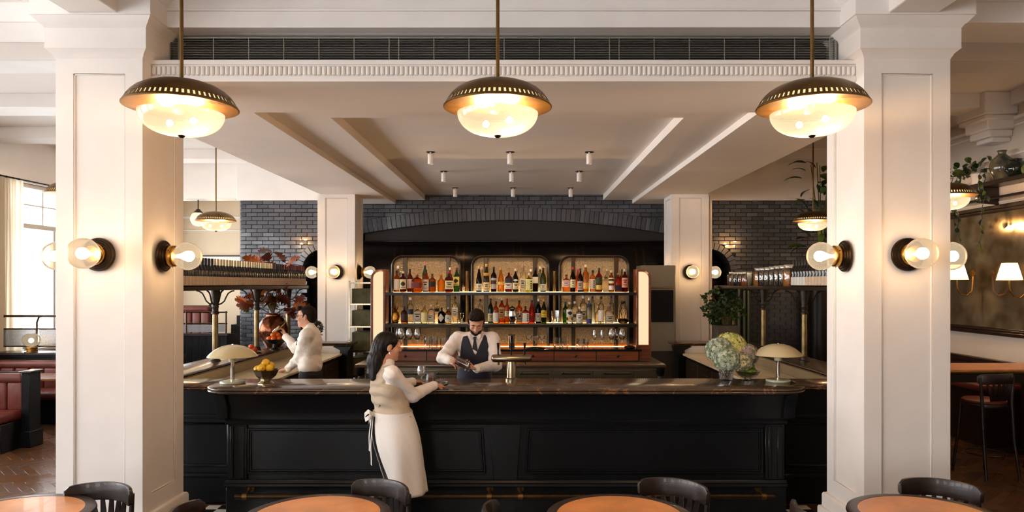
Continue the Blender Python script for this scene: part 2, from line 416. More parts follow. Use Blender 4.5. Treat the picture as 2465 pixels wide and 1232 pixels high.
# --- fascia with a row of beads
t1 = MB().box(CI[0], CI[1], 5.335, 5.47, L1-.002, 3.667)
t1.box(CI[0], CI[1], 5.318, 5.34, 3.634, 3.667); t1.box(CI[0], CI[1], 5.318, 5.34, L1-.004, 3.545)
trim1 = struct(obj('trim_1', t1, white, bevel=.003))
nb = 145; bp = (CI[1]-CI[0])/nb
bme = MB().lathe([(.006, -.036), (.0155, -.03), (.0165, -.02), (.0165, .02), (.0155, .03), (.006, .036)], n=10).mesh('bead', white)
for i in range(nb): link('bead', bme, trim1, (CI[0]+bp*(i+.5), 5.334, 3.5895))
# --- beam over the grille, beams beside the columns
b2 = MB(); b2.box(CI[0]-.02, CI[1]+.02, 5.33, 5.47, 3.912, CEIL); b2.box(CI[0]-.02, CI[1]+.02, 5.31, 5.34, 4.03, 4.05); b2.box(CI[0]-.02, CI[1]+.02, 5.27, 5.34, 4.22, CEIL)
b2.box(CI[0], CI[1], 5.47, 5.83, 3.912, 3.95)
struct(obj('trim_2', b2, white, bevel=.004))
bm_ = MB()
for a, b in ((WALL_L, CO[0]), (CO[1], WALL_R)):
    bm_.box(a, b, 5.33, 5.77, 3.95, CEIL); bm_.box(a, b, 5.30, 5.8, 4.1, CEIL)
for y in (7.1, 9.0, 10.9, 12.7): bm_.box(WALL_L, CO[0], y, y+.45, 4.22, CEIL); bm_.box(CO[1], WALL_R, y, y+.45, 4.22, CEIL)
for x0 in (-3.22, 2.62): bm_.box(x0, x0+.35, REAR, 5.2, 3.93, CEIL)
struct(obj('trim_3', bm_, white, bevel=.006, merge=False))
# --- air grille in the slot
gr = thing('vent_grille', 'long metal air grille of thin horizontal slats between white beam and beaded fascia', 'vent', (CX, 5.5, 3.667))
gm = mat('grille_metal', (150, 146, 138), rough=.4, metal=.6)
hw = (PX(2010, 5.5)-PX(410, 5.5))/2; gx = CX+(PX(2010, 5.5)+PX(410, 5.5))/2-CX
gr.location.x = gx
obj('backing', MB().box(-hw, hw, .16, .17, 0, .245), black, gr)
fr = MB().box(-hw-.01, -hw+.004, -.005, .03, 0, .23); fr.box(hw-.004, hw+.01, -.005, .03, 0, .23); fr.box(-hw, hw, -.005, .03, .222, .232)
obj('frame', fr, gm, gr)
sl = MB().prism([(0, 0), (.028, .006), (.028, .0085), (0, .0028)], -hw, hw, 'x').mesh('slat', gm)
for i in range(17): link('slat', sl, gr, (0, 0, .006+i*.0132))
br = MB().box(-.0035, .0035, -.004, .0, 0, .225).mesh('bar', gm)
xs = []
x = 410
for seg in range(3):
    for k in range(7): xs.append(430+seg*530+k*84.5)
for p in xs:
    if p < 2005: link('bar', br, gr, (PX(p, 5.5)-gx, 0, 0))
# --- right wall boarding lines, corbel, left-room beams
gv = MB()
for z in (2.62, 3.05, 3.62, 3.98): gv.box(WALL_R-.012, WALL_R, 5.8, BACK, z, z+.02)
gv.box(WALL_R-.1, WALL_R, 5.8, BACK, 4.22, CEIL); gv.box(WALL_R-.05, WALL_R, 5.8, BACK, 4.05, 4.09)
struct(obj('trim_4', gv, white, bevel=.004))
cb = MB()
cb.box(WALL_R-.42, WALL_R, 8.9, 9.5, 4.12, CEIL); cb.box(WALL_R-.34, WALL_R, 8.97, 9.43, 3.95, 4.12); cb.box(WALL_R-.40, WALL_R, 8.92, 9.48, 4.06, 4.12)
cb.box(WALL_R-.30, WALL_R, 9.0, 9.4, 3.86, 3.95); cb.box(WALL_R-.24, WALL_R, 9.04, 9.36, 3.80, 3.86)
struct(obj('trim_6', cb, white, bevel=.012, merge=False))
# --- baseboards
bbm = MB().box(WALL_R-.02, WALL_R, REAR, BACK, 0, .9); bbm.box(WALL_R-.04, WALL_R, REAR, BACK, .9, .94)
struct(obj('baseboard_right', bbm, blackpaint, bevel=.004))

# ------------------------------------------------------------------ columns
def column(x0, x1, y0, y1, top, label, front):
    cx, cy = (x0+x1)/2, (y0+y1)/2
    t = thing('column', label, 'column', (cx, cy, 0), group='white panelled columns')
    a, b = (x1-x0)/2, (y1-y0)/2
    sh = MB().box(-a+.014, a-.014, -b+.014, b-.014, 0, top)
    obj('core', sh, white, t)
    zt = 3.53 if front else top-.06; zb = .435; mg = .127
    # stiles and rails leave a sunk panel on each face
    st = MB()
    for s in (-1, 1):
        for d in (-1, 1):
            st.box(s*a, s*(a-mg), d*b, d*(b-mg), 0, top)
    for s in (-1, 1):
        for (z0, z1) in ((0, zb), (zt, top)):
            st.box(-a+mg, a-mg, s*b, s*(b-.03), z0, z1); st.box(s*a, s*(a-.03), -b+mg, b-mg, z0, z1)
    obj('stile_frame', st, white, t, merge=False, smooth=False)
    for k, (w, dp) in enumerate(((a, b), (b, a), (a, b), (b, a))):
        f = MB(); w2 = w-mg
        f.box(-w2, -w2+.012, -.008, 0, zb, zt); f.box(w2-.012, w2, -.008, 0, zb, zt); f.box(-w2, w2, -.008, 0, zb, zb+.012); f.box(-w2, w2, -.008, 0, zt-.012, zt)
        ang = k*PI/2; obj('panel_moulding', f, white, t, (math.sin(ang)*(dp-.012), -math.cos(ang)*(dp-.012), 0), ang, bevel=.003)
    bs = MB().rim([(.055, 0), (.055, .17), (.048, .185), (.03, .19), (.03, .28), (.022, .298), (0, .305)], -a, a, -b, b)
    obj('base', bs, white, t, bevel=0)
    if front:
        obj('necking', MB().rim([(0, 3.64), (.012, 3.655), (.016, 3.668), (.04, 3.69), (.052, 3.70), (.052, 3.71)], -a, a, -b, b), white, t)
        obj('frieze', MB().rim([(.05, 3.71), (.05, 3.845)], -a, a, -b, b), white, t)
        obj('cornice', MB().rim([(.05, 3.845), (.056, 3.85), (.06, 3.862), (.075, 3.872), (.105, 3.905), (.11, 3.915), (.12, 3.918), (.12, 3.925)], -a, a, -b, b), white, t)
        obj('cap_block', MB().rim([(.115, 3.925), (.115, 4.06), (.13, 4.07), (.15, 4.10), (.185, 4.14), (.19, 4.16), (.19, CEIL-.001)], -a, a, -b, b), white, t)
    return t
column(CO[0], CI[0], 5.2, 5.83, CEIL-.002, 'white panelled column with a moulded capital beside the red booths', True)
column(CI[1], CO[1], 5.2, 5.83, CEIL-.002, 'white panelled column with a moulded capital beside the framed mirror', True)
column(-3.43, -2.80, 12.05, 12.68, L1, 'white panelled column behind the waiter in white jacket', False)
column(2.54, 3.17, 12.05, 12.68, L1, 'white panelled column behind the jade plant on the ledge', False)
tag(obj('pipe', MB().tube([(3.24, 12.2, .0), (3.24, 12.2, 3.505)], .022, 10), white), 'thin white service pipe running up beside a column near the jade plant', 'pipe')

# ------------------------------------------------------------------ hood in the hearth
hood = thing('oven_hood', 'black barrel shaped oven hood with brass straps under the brick arch', 'oven hood', (CX, BACK, 0))
hm = mat('blackened_steel', (34, 29, 26), rough=.3, metal=.7, noise=.25, nscale=3)
HX = 2.84
obj('upper_panel', MB().box(-HX, HX, .1, .14, 2.78, 3.25), mat('black_plaster', (36, 36, 37), rough=.55), hood)
prof = [(.08, 2.82)]+[(.1-.62*math.sin(a)-.0, 2.18+.62*math.cos(a)) for a in [PI/2*i/10 for i in range(1, 11)]]+[(-.52, 1.7), (-.48, 1.7)]
rows = [[(x, y, z) for y, z in prof] for x in (-HX, HX)]
obj('barrel', MB().grid(rows), hm, hood)
obj('lip', MB().box(-HX, HX, -.02, .1, 2.79, 2.815), hm, hood, bevel=.004)
for p in (958, 1108, 1245, 1395, 1540):
    for d in (-9, 9):
        x = PX(p+d, 13.1)-CX
        obj('strap', MB().grid([[(x-.018, y-.006, z+.004) for y, z in prof], [(x+.018, y-.006, z+.004) for y, z in prof]]), bronze, hood)
obj('end_cap', MB().prism([(y, z) for y, z in prof]+[(.1, 1.7)], -HX-.01, -HX, 'x'), hm, hood); obj('end_cap', MB().prism([(y, z) for y, z in prof]+[(.1, 1.7)], HX, HX+.01, 'x'), hm, hood)
obj('body', MB().box(-HX, HX, -.45, .4, .0, .95), mat('hearth_front', (58, 50, 42), rough=.5), hood)
for ax, lab in ((LA[0], 'round black oven dome in the small brick arch behind the waiter'), (RA[0], 'round black oven dome in the small brick arch behind the glass jars')):
    od = thing('oven_dome', lab, 'oven', (ax, BACK+.12, 0), group='domed ovens in the side arches')
    obj('dome', MB().lathe([(.37, 0), (.37, 2.26), (.355, 2.38), (.3, 2.5), (.2, 2.58), (.1, 2.62), (0, 2.63)], 20, c=(0, .25, 0), sy=.5), hm, od)
    obj('band', MB().lathe([(.385, 2.0), (.385, 2.05)], 20, c=(0, .25, 0), sy=.52), bronze, od)

# kitchen pieces glimpsed beside the back bar
rk = thing('shelf_rack', 'steel shelf rack with stacked green crates beside the lit mahogany panel', 'shelf', (-2.5, 11.7, 0))
for z in (.5, .9, 1.3, 1.66, 2.0): obj('shelf', MB().box(-.26, .26, -.25, .25, z, z+.025), steel, rk)
for sx in (-.25, .25):
    for sy in (-.24, .24): obj('post', MB().box(sx-.012, sx+.012, sy-.012, sy+.012, 0, 2.05), steel, rk)
cm = mat('olive_crate', (92, 88, 52), rough=.6, noise=.3, nscale=10)
for i, (z, hgt) in enumerate(((.525, .3), (.925, .3), (1.325, .25), (1.685, .24))):
    c = MB().box(-.22, .22, -.22, .2, z, z+hgt); tag(obj('storage_crate', c, cm, None, (-2.5, 11.7, 0), bevel=.008), 'olive storage crate standing on the steel shelf rack, %s shelf' % ('lowest', 'second', 'third', 'upper')[i], 'crate', 'olive crates on the rack')
ov = thing('wall_oven', 'pale steel oven with dark glass door beside the back bar and white column', 'oven', (PX(1585, 11.6), 11.6, 0))
obj('body', MB().box(-.28, .28, 0, .5, .9, 2.3), mat('oven_enamel', (150, 142, 124), rough=.4, metal=.3), ov, bevel=.01)
obj('door', MB().box(-.24, .24, -.02, 0, 1.38, 1.9), black, ov, bevel=.006)
obj('handle', MB().tube([(-.22, -.05, 1.94), (.22, -.05, 1.94)], .012), steel, ov)
obj('plinth', MB().box(-.28, .28, 0, .5, 0, .9), mat('plinth_grey', (60, 54, 46), rough=.5), ov)
# ================================================================== LAMPS
WARM = (255, 196, 118)
def lamp_light(name, parent, loc, power, rad=.03, col=(1., .70, .40)):
    l = bpy.data.lights.new(name, 'POINT'); l.energy = power; l.color = col; l.shadow_soft_size = rad
    return link(name, l, parent, loc)
def frosted(name, col, trans, white_, rough=.15):
    """ribbed frosted globe: part see-through, part milky"""
    m, nt, out = nodes_of(name)
    t = N(nt, 'BsdfTransparent', Color=lin((255, 244, 226))); tl = N(nt, 'BsdfTranslucent', Color=lin(col)); g = N(nt, 'BsdfGlossy', Roughness=rough)
    a = N(nt, 'MixShader', Fac=white_); b = N(nt, 'MixShader'); lw = N(nt, 'LayerWeight', Blend=.12)
    nt.links.new(t.outputs[0], a.inputs[1]); nt.links.new(tl.outputs[0], a.inputs[2]); nt.links.new(lw.outputs['Fresnel'], b.inputs[0])
    nt.links.new(a.outputs[0], b.inputs[1]); nt.links.new(g.outputs[0], b.inputs[2]); nt.links.new(b.outputs[0], out.inputs[0]); return m
globe_glass = frosted('ribbed_globe_glass', (76, 80, 84), .6, .5)
bulb_glow = glow('sconce_bulb_glow', (255, 232, 196), 14., .8)
def make_sconce(label):
    """axis towards -Y, origin on the wall"""
    t = thing('wall_sconce', label, 'wall light', group='globe sconces on the columns')
    obj('back_plate', MB().lathe([(.0, .004), (.122, .004), (.122, .012), (.116, .02), (.104, .022), (.100, .032), (.09, .034), (.086, .046), (.074, .05), (0, .05)], 40, ax='y'), bronze, t)
    c = obj('collar', MB().lathe([(.0, .05), (.078, .05), (.082, .056), (.082, .09), (.078, .096), (.066, .10), (.05, .1), (0, .1)], 32, ax='y'), brass, t)
    for k in range(3): a = 2*PI*k/3+.5; obj('screw', MB().sphere((.083*math.cos(a), -.073, .083*math.sin(a)), .005, 8, 5), bronze, c)
    n, m, R = 72, 16, .108; rows = []
    for i in range(m+1):
        th = .35+(PI-.35)*i/m; row = []
        for j in range(n):
            r = R*math.sin(th)*(1+(.006 if j % 2 else 0)*math.sin(th)); a = 2*PI*j/n
            row.append((r*math.cos(a), -(.188-R*.98*math.cos(th)), r*math.sin(a)))
        rows.append(row)
    obj('globe', MB().grid(rows, closed=True), globe_glass, t, ang=80)
    obj('bulb', MB().lathe([(.012, .1), (.016, .13), (.03, .16), (.042, .19), (.04, .215), (.025, .232), (0, .238)], 14, ax='y'), bulb_glow, t)
    lamp_light('lamp', t, (0, -.195, 0), 6., .035, (1., .62, .32))
    return t
SZ = 2.213
spots = []
proto = make_sconce('round ribbed glass globe sconce on the face of the column by the red booths')
proto.location = ((CO[0]+CI[0])/2, 5.2, SZ)
fmid = 5.50
for (loc, rz, lab) in [
    ((CI[0], fmid, SZ), PI/2, 'ribbed glass globe sconce beside the overhead wine shelf on the column by the red booths'),
    ((CO[0], fmid, SZ), -PI/2, 'ribbed glass globe sconce on the window side of the column by the red booths'),
    (((CI[1]+CO[1])/2, 5.2, SZ), 0, 'round ribbed glass globe sconce on the face of the column by the mirror'),
    ((CI[1], fmid, SZ), -PI/2, 'ribbed glass globe sconce beside the jar shelf on the column by the mirror'),
    ((CO[1], fmid, SZ), PI/2, 'ribbed glass globe sconce on the mirror side of the column by the mirror'),
    ((-3.115, 12.05, 2.2), 0, 'small globe sconce on the face of the column behind the waiter'),
    ((-3.43, 12.36, 2.2), -PI/2, 'small globe sconce on the column behind the waiter, next to the brick arch'),
    ((-2.80, 12.36, 2.2), PI/2, 'small globe sconce on the column behind the waiter, facing the back bar'),
    ((2.855, 12.05, 2.2), 0, 'small globe sconce on the face of the column behind the jade plant'),
    ((2.54, 12.36, 2.2), -PI/2, 'small globe sconce on the column behind the jade plant, facing the back bar'),
    ((3.17, 12.36, 2.2), PI/2, 'small globe sconce on the column behind the jade plant, next to the glass jars')]:
    dup(proto, loc, rz, lab)

# --- brass dome pendants
opal, nt, out = nodes_of('opal_glass_lit')
tl = N(nt, 'BsdfTranslucent', Color=(.009, .013, .018, 1)); gl = N(nt, 'BsdfGlossy', Roughness=.12); em = N(nt, 'Emission', Color=(1., .80, .44, 1), Strength=.44)
tp = N(nt, 'BsdfTransparent', Color=(1, .93, .8, 1)); m0 = N(nt, 'MixShader', Fac=.22); nt.links.new(tl.outputs[0], m0.inputs[1]); nt.links.new(tp.outputs[0], m0.inputs[2])
mxs = N(nt, 'MixShader', Fac=.06); ad = nt.nodes.new('ShaderNodeAddShader')
nt.links.new(m0.outputs[0], mxs.inputs[1]); nt.links.new(gl.outputs[0], mxs.inputs[2]); nt.links.new(mxs.outputs[0], ad.inputs[0]); nt.links.new(em.outputs[0], ad.inputs[1]); nt.links.new(ad.outputs[0], out.inputs[0])
def make_pendant(label, rod):
    """origin at the centre of the shade's rim"""
    t = thing('pendant_lamp', label, 'pendant lamp', group='brass dome pendants')
    # shade with a ring of cut slots: bands of rows, slot faces left out
    prof = [(.02, .143), (.09, .139), (.15, .127), (.2, .108), (.235, .087), (.262, .062), (.28, .037), (.2955, .011), (.302, 0)]
    ns = 66; angs = []
    for k in range(ns): angs += [2*PI*k/ns, 2*PI*(k+.46)/ns]
    s = MB(); n = len(angs)
    for off, mi in ((0, 0), (-.004, 1)):
        rows = [[((r+off)*math.cos(a), (r+off)*math.sin(a), z+off*.6) for a in angs] for r, z in prof]
        vs = [p for r in rows for p in r]; fs = []
        for i in range(len(rows)-1):
            for j in range(n):
                if i == 6 and j % 2 == 0: continue
                q = (i*n+j, i*n+(j+1) % n, (i+1)*n+(j+1) % n, (i+1)*n+j); fs.append(q if mi == 0 else q[::-1])
        s.use(mi).add(vs, fs)
    s.use(0).lathe([(.298, -.006), (.3035, -.004), (.3035, .0), (.298, .0), (.298, -.006)], 66)
    obj('shade', s, [brass_dk, mat('lamp_inner_brass', (214, 160, 78), rough=.55, metal=.55)], t, merge=False, ang=60)
    obj('glass_bowl', MB().grid([[(.226*math.cos(PI/2*i/12)**.75*math.cos(2*PI*j/40), .226*math.cos(PI/2*i/12)**.75*math.sin(2*PI*j/40), -.035-.125*math.sin(PI/2*i/12)) for j in range(40)] for i in range(13)], closed=True), opal, t)
    obj('added_slot_glow', MB().grid([[(r*math.cos(2*PI*j/48), r*math.sin(2*PI*j/48), z) for j in range(48)] for r, z in ((.268, .042), (.2845, .008))], closed=True), glow('added_slot_glow_mat', (255, 222, 160), 1.15), t)  # added glowing ring, stands in for the lit interior behind the slots
    obj('finial', MB().lathe([(0, -.174), (.01, -.173), (.017, -.167), (.02, -.161), (.012, -.157), (0, -.155)], 16), bronze, t)
    obj('diffuser_cone', MB().lathe([(.05, -.03), (.058, .01), (.08, .06), (.12, .12)], 24), frosted('cone_glass_%d' % len(MATS), (255, 226, 180), .5, .6), t)
    obj('rod', MB().tube([(0, 0, .14), (0, 0, rod)], .0105, 10), brass_dk, t)
    obj('ceiling_rose', MB().lathe([(.0, rod-.03), (.05, rod-.03), (.06, rod-.012), (.06, rod), (0, rod)], 20), brass_dk, t)
    for k in range(2):
        a = 2*PI*k/2+2.5; x, y = .085*math.cos(a), .085*math.sin(a)
        obj('bulb', MB().sphere((x, y, -.085), .026, 10, 8), clear_glass('bulb_glass', body=.0, gloss=.3, tint=1.), t); lamp_light('lamp', t, (x, y, -.085), 75, .028, (1., .58, .27))
    return t
PZR = 2.99
pend = make_pendant('large brass dome pendant with opal bowl hanging between two more over the dining floor', CEIL-PZR)
pend.location = (CX, 4.0, PZR)
dup(pend, (-1.9, 4.0, PZR), .3, 'large brass dome pendant with lit opal bowl beside the column near the red booths')
dup(pend, (1.63, 4.0, PZR), -.4, 'large brass dome pendant with lit opal bowl beside the column near the mirror')
dup(pend, (-4.92, 7.9, PZR), .2, 'brass dome pendant hanging over the red booths by the window')
dup(pend, (-4.78, 11.2, PZR), .9, 'brass dome pendant hanging in front of the slate brick wall')
dup(pend, (4.80, 8.05, PZR), .5, 'brass dome pendant hanging before the trailing plant on the wall shelf')
dup(pend, (4.58, 11.2, PZR), 1.2, 'brass dome pendant hanging beside the leafy plant over the jar shelf')
# --- small clear globe pendant far back
g = thing('globe_pendant', 'small clear glass globe pendant on a brass stem before the cream wall', 'pendant lamp', PT(477, 527, 14.3))
obj('globe', MB().sphere((0, 0, 0), .15, 20, 12), globe_glass, g); obj('gallery', MB().lathe([(.03, .2), (.05, .17), (.085, .14), (.09, .12), (.05, .125), (0, .125)], 20), bronze, g)
obj('rod', MB().tube([(0, 0, .18), (0, 0, 3.68-g.location.z)], .012), bronze, g); obj('bulb', MB().sphere((0, 0, 0), .04, 10, 8), bulb_glow, g); lamp_light('lamp', g, (0, 0, 0), 40, .04)
# --- ceiling spots
spot_in = glow('spot_lens_glow', (255, 220, 170), 6.)
def make_spot(label):
    t = thing('ceiling_spot', label, 'spotlight', group='white cylinder spots under the coffer')
    obj('plate', MB().lathe([(0, -.006), (.055, -.006), (.055, -.001), (0, -.001)], 20), bronze, t)
    obj('stem', MB().tube([(0, 0, -.006), (0, 0, -.03)], .01), white, t)
    b = obj('barrel', MB().lathe([(.034, -.03), (.036, -.034), (.036, -.155), (.032, -.158), (.03, -.15)], 20), white, t)
    obj('lens', MB().lathe([(0, -.149), (.03, -.149)], 16), spot_in, b)
    l = bpy.data.lights.new('lamp', 'SPOT'); l.energy = 105; l.color = (1, .66, .38); l.spot_size = 1.5; l.spot_blend = .7; l.shadow_soft_size = .03
    link('lamp', l, t, (0, 0, -.162)); return t
sp = None
names = {0: 'nearest the tap', 1: 'in the middle row', 2: 'nearest the brick arch'}
for r, y in enumerate((9.1, 10.66, 12.5)):
    for c, x in enumerate((-1.15, -.137, .87)):
        lab = 'white cylinder ceiling spot %s, %s' % (('closest to the white fascia', 'halfway along the coffer', 'closest to the brick arch')[r], ('on the wine shelf side', 'in the centre line', 'on the jar shelf side')[c])
        if sp is None: sp = make_spot(lab); sp.location = (x, y, L3)
        else: d_ = dup(sp, (x, y, L3), 0, lab)
        if r == 2:                                        # dimmed row by the brick arch
            for ch_ in d_.children:
                if ch_.type == 'LIGHT': ch_.data = ch_.data.copy(); ch_.data.energy = 14

# --- mushroom table lamps
def make_mushroom(label, loc, ry):
    t = thing('table_lamp', label, 'table lamp', loc, group='mushroom lamps on the bar')
    obj('base', MB().lathe([(0, 0), (.105, 0), (.11, .006), (.11, .014), (.104, .022), (.02, .026), (0, .026)], 32), mat('lamp_base_sage', (176, 178, 152), rough=.3, coat=.3), t)
    obj('stem', MB().tube([(0, 0, .024), (0, 0, .2)], .0165, 14), chrome, t)
    obj('collar', MB().lathe([(.02, .19), (.034, .195), (.036, .225), (.046, .232), (.046, .262), (.03, .27)], 24), OFFW, t)
    pr = [(.0, .348), (.05, .346), (.1, .334), (.15, .308), (.19, .276), (.216, .248), (.219, .243), (.214, .242), (.187, .268), (.147, .298), (.1, .322), (.05, .334), (0, .336)]
    obj('shade', MB().lathe(pr, 40), mat('lamp_shade_enamel', (206, 192, 152), rough=.25, coat=.4), t)
    obj('cap_nut', MB().sphere((0, 0, .349), .008, 8, 6), chrome, t)
    return t
BAR_Z = 1.1
y = YG(922, BAR_Z); make_mushroom('cream mushroom shade table lamp standing on the bar beside the bowl of lemons', (PX(560, y), y, BAR_Z), 0)
y = YG(918, BAR_Z); make_mushroom('cream mushroom shade table lamp standing on the bar beside the bowl of limes', (PX(1873, y), y, BAR_Z), 0)
# ================================================================== BAR
marble, nt, out = nodes_of('brown_veined_marble')
p = N(nt, 'BsdfPrincipled', Roughness=.22); p.inputs['Coat Weight'].default_value = .25
tc = nt.nodes.new('ShaderNodeTexCoord'); n1 = N(nt, 'TexNoise', Scale=3., Detail=6.); n2 = N(nt, 'TexNoise', Scale=2.2, Detail=5., Distortion=1.6)
r1 = nt.nodes.new('ShaderNodeValToRGB'); r1.color_ramp.elements[0].color = lin((46, 36, 30)); r1.color_ramp.elements[1].color = lin((86, 66, 50))
r2 = nt.nodes.new('ShaderNodeValToRGB'); e = r2.color_ramp.elements; e[0].position = .485; e[0].color = (0, 0, 0, 1); e[1].position = .5; e[1].color = (1, 1, 1, 1); x3 = e.new(.515); x3.color = (0, 0, 0, 1)
mxc = nt.nodes.new('ShaderNodeMix'); mxc.data_type = 'RGBA'; mxc.inputs[7].default_value = lin((170, 118, 70))
for a in (n1, n2): nt.links.new(tc.outputs['Object'], a.inputs['Vector'])
nt.links.new(n1.outputs['Fac'], r1.inputs[0]); nt.links.new(n2.outputs['Fac'], r2.inputs[0]); mm = nt.nodes.new('ShaderNodeMath'); mm.operation = 'MULTIPLY'; mm.inputs[1].default_value = .55
nt.links.new(r2.outputs[0], mm.inputs[0]); nt.links.new(mm.outputs[0], mxc.inputs[0]); nt.links.new(r1.outputs[0], mxc.inputs[6]); nt.links.new(mxc.outputs[2], p.inputs['Base Color']); nt.links.new(p.outputs[0], out.inputs[0])

BX0, BX1, BY = -2.57, 2.31, 6.27
bar = thing('bar_counter', 'long black panelled bar front with plinth, mouldings and foot rail', 'bar', (CX, BY, 0))
def bx(a): return a-CX
obj('body', MB().box(bx(BX0), bx(BX1), .012, .45, 0, 1.045), blackpaint, bar)
def rail_box(z0, z1, d, name, parent=bar, x0=BX0, x1=BX1, bev=.006): return obj(name, MB().box(bx(x0)-.0, bx(x1)+.0, -d, .02, z0, z1), blackpaint, parent, bevel=bev, seg=2)
obj('frieze', MB().grid([[(x, .012-d, z) for z, d in ((.81, .012), (.85, .014), (.93, .03), (1.0, .07), (1.045, .085))] for x in (bx(BX0), bx(BX1))]), blackpaint, bar)
obj('cornice_moulding', MB().prism([(-.03, .77), (-.042, .785), (-.045, .8), (-.03, .806), (-.02, .815), (.02, .815), (.02, .77)], bx(BX0)-.012, bx(BX1)+.012, 'x'), blackpaint, bar)
obj('base_moulding', MB().prism([(-.05, .228), (-.056, .24), (-.05, .256), (-.036, .262), (-.03, .275), (-.02, .285), (.02, .285), (.02, .228)], bx(BX0)-.012, bx(BX1)+.012, 'x'), blackpaint, bar)
obj('plinth', MB().box(bx(BX0)-.008, bx(BX1)+.008, -.028, .02, 0, .23), blackpaint, bar, bevel=.004)
# framed panels either side of a tapered centre pilaster
def panel(pts_out):
    """pts_out: corner loop (x, z), left-bottom first"""
    f = MB(); n = 4; c = (sum(p[0] for p in pts_out)/4, sum(p[1] for p in pts_out)/4)
    def inset(d):
        o = []
        for x, z in pts_out: o.append((x+(d if x < c[0] else -d), z+(d if z < c[1] else -d)))
        return o
    rows = []
    for d, y in ((0, .012), (0, -.006), (.006, -.014), (.014, -.014), (.02, -.004), (.026, -.009), (.034, -.009), (.038, .008)):
        rows.append([(x, y, z) for x, z in inset(d)])
    pm = obj('panel_moulding', MB().grid(rows, closed=True), blackpaint, bar, ang=20)
    q = inset(.038); obj('panel', MB().add([(x, .004, z) for x, z in q], [(0, 1, 2, 3)]), blackpaint, pm)
zp0, zp1 = .334, .735
def ux(p): return bx(PX(p, BY))
panel([(ux(596), zp0), (ux(1170), zp0), (ux(1163), zp1), (ux(596), zp1)])
panel([(ux(1263), zp0), (ux(1837), zp0), (ux(1837), zp1), (ux(1269), zp1)])
obj('centre_pilaster', MB().prism([(ux(1188), .285), (ux(1245), .285), (ux(1254), .77), (ux(1179), .77)], -.02, .02, 'y'), blackpaint, bar, bevel=.004)
for s in (-1, 1):
    xa = bx(BX0)+.085 if s < 0 else bx(BX1)-.085
    pl = MB().box(xa-.085, xa+.085, -.012, .012, .285, .77); pl.box(xa-.06, xa-.03, -.026, .0, .3, .755); pl.box(xa+.02, xa+.065, -.022, .0, .3, .755)
    obj('end_pilaster', pl, blackpaint, bar, bevel=.005, merge=False)
    xe = bx(BX0)-.02 if s < 0 else bx(BX1)+.02
    cor = [(.02, .81), (-.03, .815), (-.045, .84), (-.05, .9), (-.065, .95), (-.1, 1.0), (-.12, 1.045), (.02, 1.045)]
    obj('corbel', MB().prism(cor, xe-.035, xe+.06, 'x') if s > 0 else MB().prism(cor, xe-.06, xe+.035, 'x'), blackpaint, bar, bevel=.003)
# foot rail
frail = thing('foot_rail', 'dark brass foot rail on brackets along the bar base', 'rail', (CX, BY-.17, .185))
obj('rail', MB().tube([(bx(PX(566, 6.1)), 0, 0), (bx(PX(1865, 6.1)), 0, 0)], .023, 14), bronze, frail)
for p in (590, 900, 1178, 1253, 1560, 1838):
    x = bx(PX(p, 6.1)); obj('bracket', MB().tube([(x, 0, 0), (x, .06, .02), (x, .142, .03)], .012, 8).lathe([(0, .0), (.03, .0), (.03, .012), (0, .012)], 14, c=(x, .142, .03), ax='y'), brass_dk, frail)
    obj('collar', MB().lathe([(.028, -.02), (.028, .02)], 14, c=(x, 0, 0), ax='x'), brass_dk, frail)
# wings set back beside the front
for s, lab in ((-1, 'set back black panelled bar wing beside the column near the red booths'), (1, 'set back black panelled bar wing beside the column near the mirror')):
    w = thing('bar_wing', lab, 'bar', (0, 6.55, 0)); sg = s
    x0, x1 = (-3.75, BX0-.003) if s < 0 else (BX1+.003, 3.49)
    obj('body', MB().box(x0, x1, 0, .3, 0, 1.045), blackpaint, w)
    obj('moulding', MB().box(x0, x1, -.03, .0, .77, .81), blackpaint, w, bevel=.008, seg=2); obj('base_moulding', MB().box(x0, x1, -.035, 0, .23, .27), blackpaint, w, bevel=.01, seg=2)
    obj('plinth', MB().box(x0, x1, -.02, 0, 0, .23), blackpaint, w); obj('frieze', MB().box(x0, x1, -.015, 0, .81, 1.045), blackpaint, w)
    xa, xb = (x1-.6, x1-.1) if s < 0 else (x0+.1, x0+.6)
    f = MB().box(xa, xb, -.014, 0, .33, .35); f.box(xa, xb, -.014, 0, .71, .73); f.box(xa, xa+.02, -.014, 0, .33, .73); f.box(xb-.02, xb, -.014, 0, .33, .73)
    obj('panel_moulding', f, blackpaint, w, bevel=.004)
# counter tops: rounded plan, double bullnose edge
def top_slab(name, plan, z, label, m=marble, edge=True, t=.05):
    prof = [(-.012, -t), (-.004, -t+.006), (0, -t*.72), (-.004, -t*.55), (-.012, -t*.5), (-.004, -t*.45), (0, -t*.3), (-.003, -t*.12), (-.012, 0)]
    n = len(plan); c = Vector((sum(p[0] for p in plan)/n, sum(p[1] for p in plan)/n)); rows = []
    area = sum(plan[i][0]*plan[(i+1) % n][1]-plan[(i+1) % n][0]*plan[i][1] for i in range(n)); sg = 1 if area > 0 else -1
    nrm = []
    for i in range(n):
        a, b, d = Vector(plan[i-1]), Vector(plan[i]), Vector(plan[(i+1) % n]); e1 = (b-a).normalized(); e2 = (d-b).normalized()
        v = Vector((e1.y+e2.y, -(e1.x+e2.x)))*sg; v.normalize(); k = max(.5, v.dot(Vector((e1.y, -e1.x))*sg)); nrm.append(v/k)
    for o, dz in prof: rows.append([(plan[i][0]+nrm[i].x*o, plan[i][1]+nrm[i].y*o, dz) for i in range(n)])
    b = MB().grid(rows, closed=True); k = len(b.v)
    b.f.append(tuple(range(n))[::-1]); b.m.append(0); b.f.append(tuple(range(k-n, k))); b.m.append(0)
    return tag(obj(name, b, m, None, (0, 0, z), ang=50), label, 'counter')
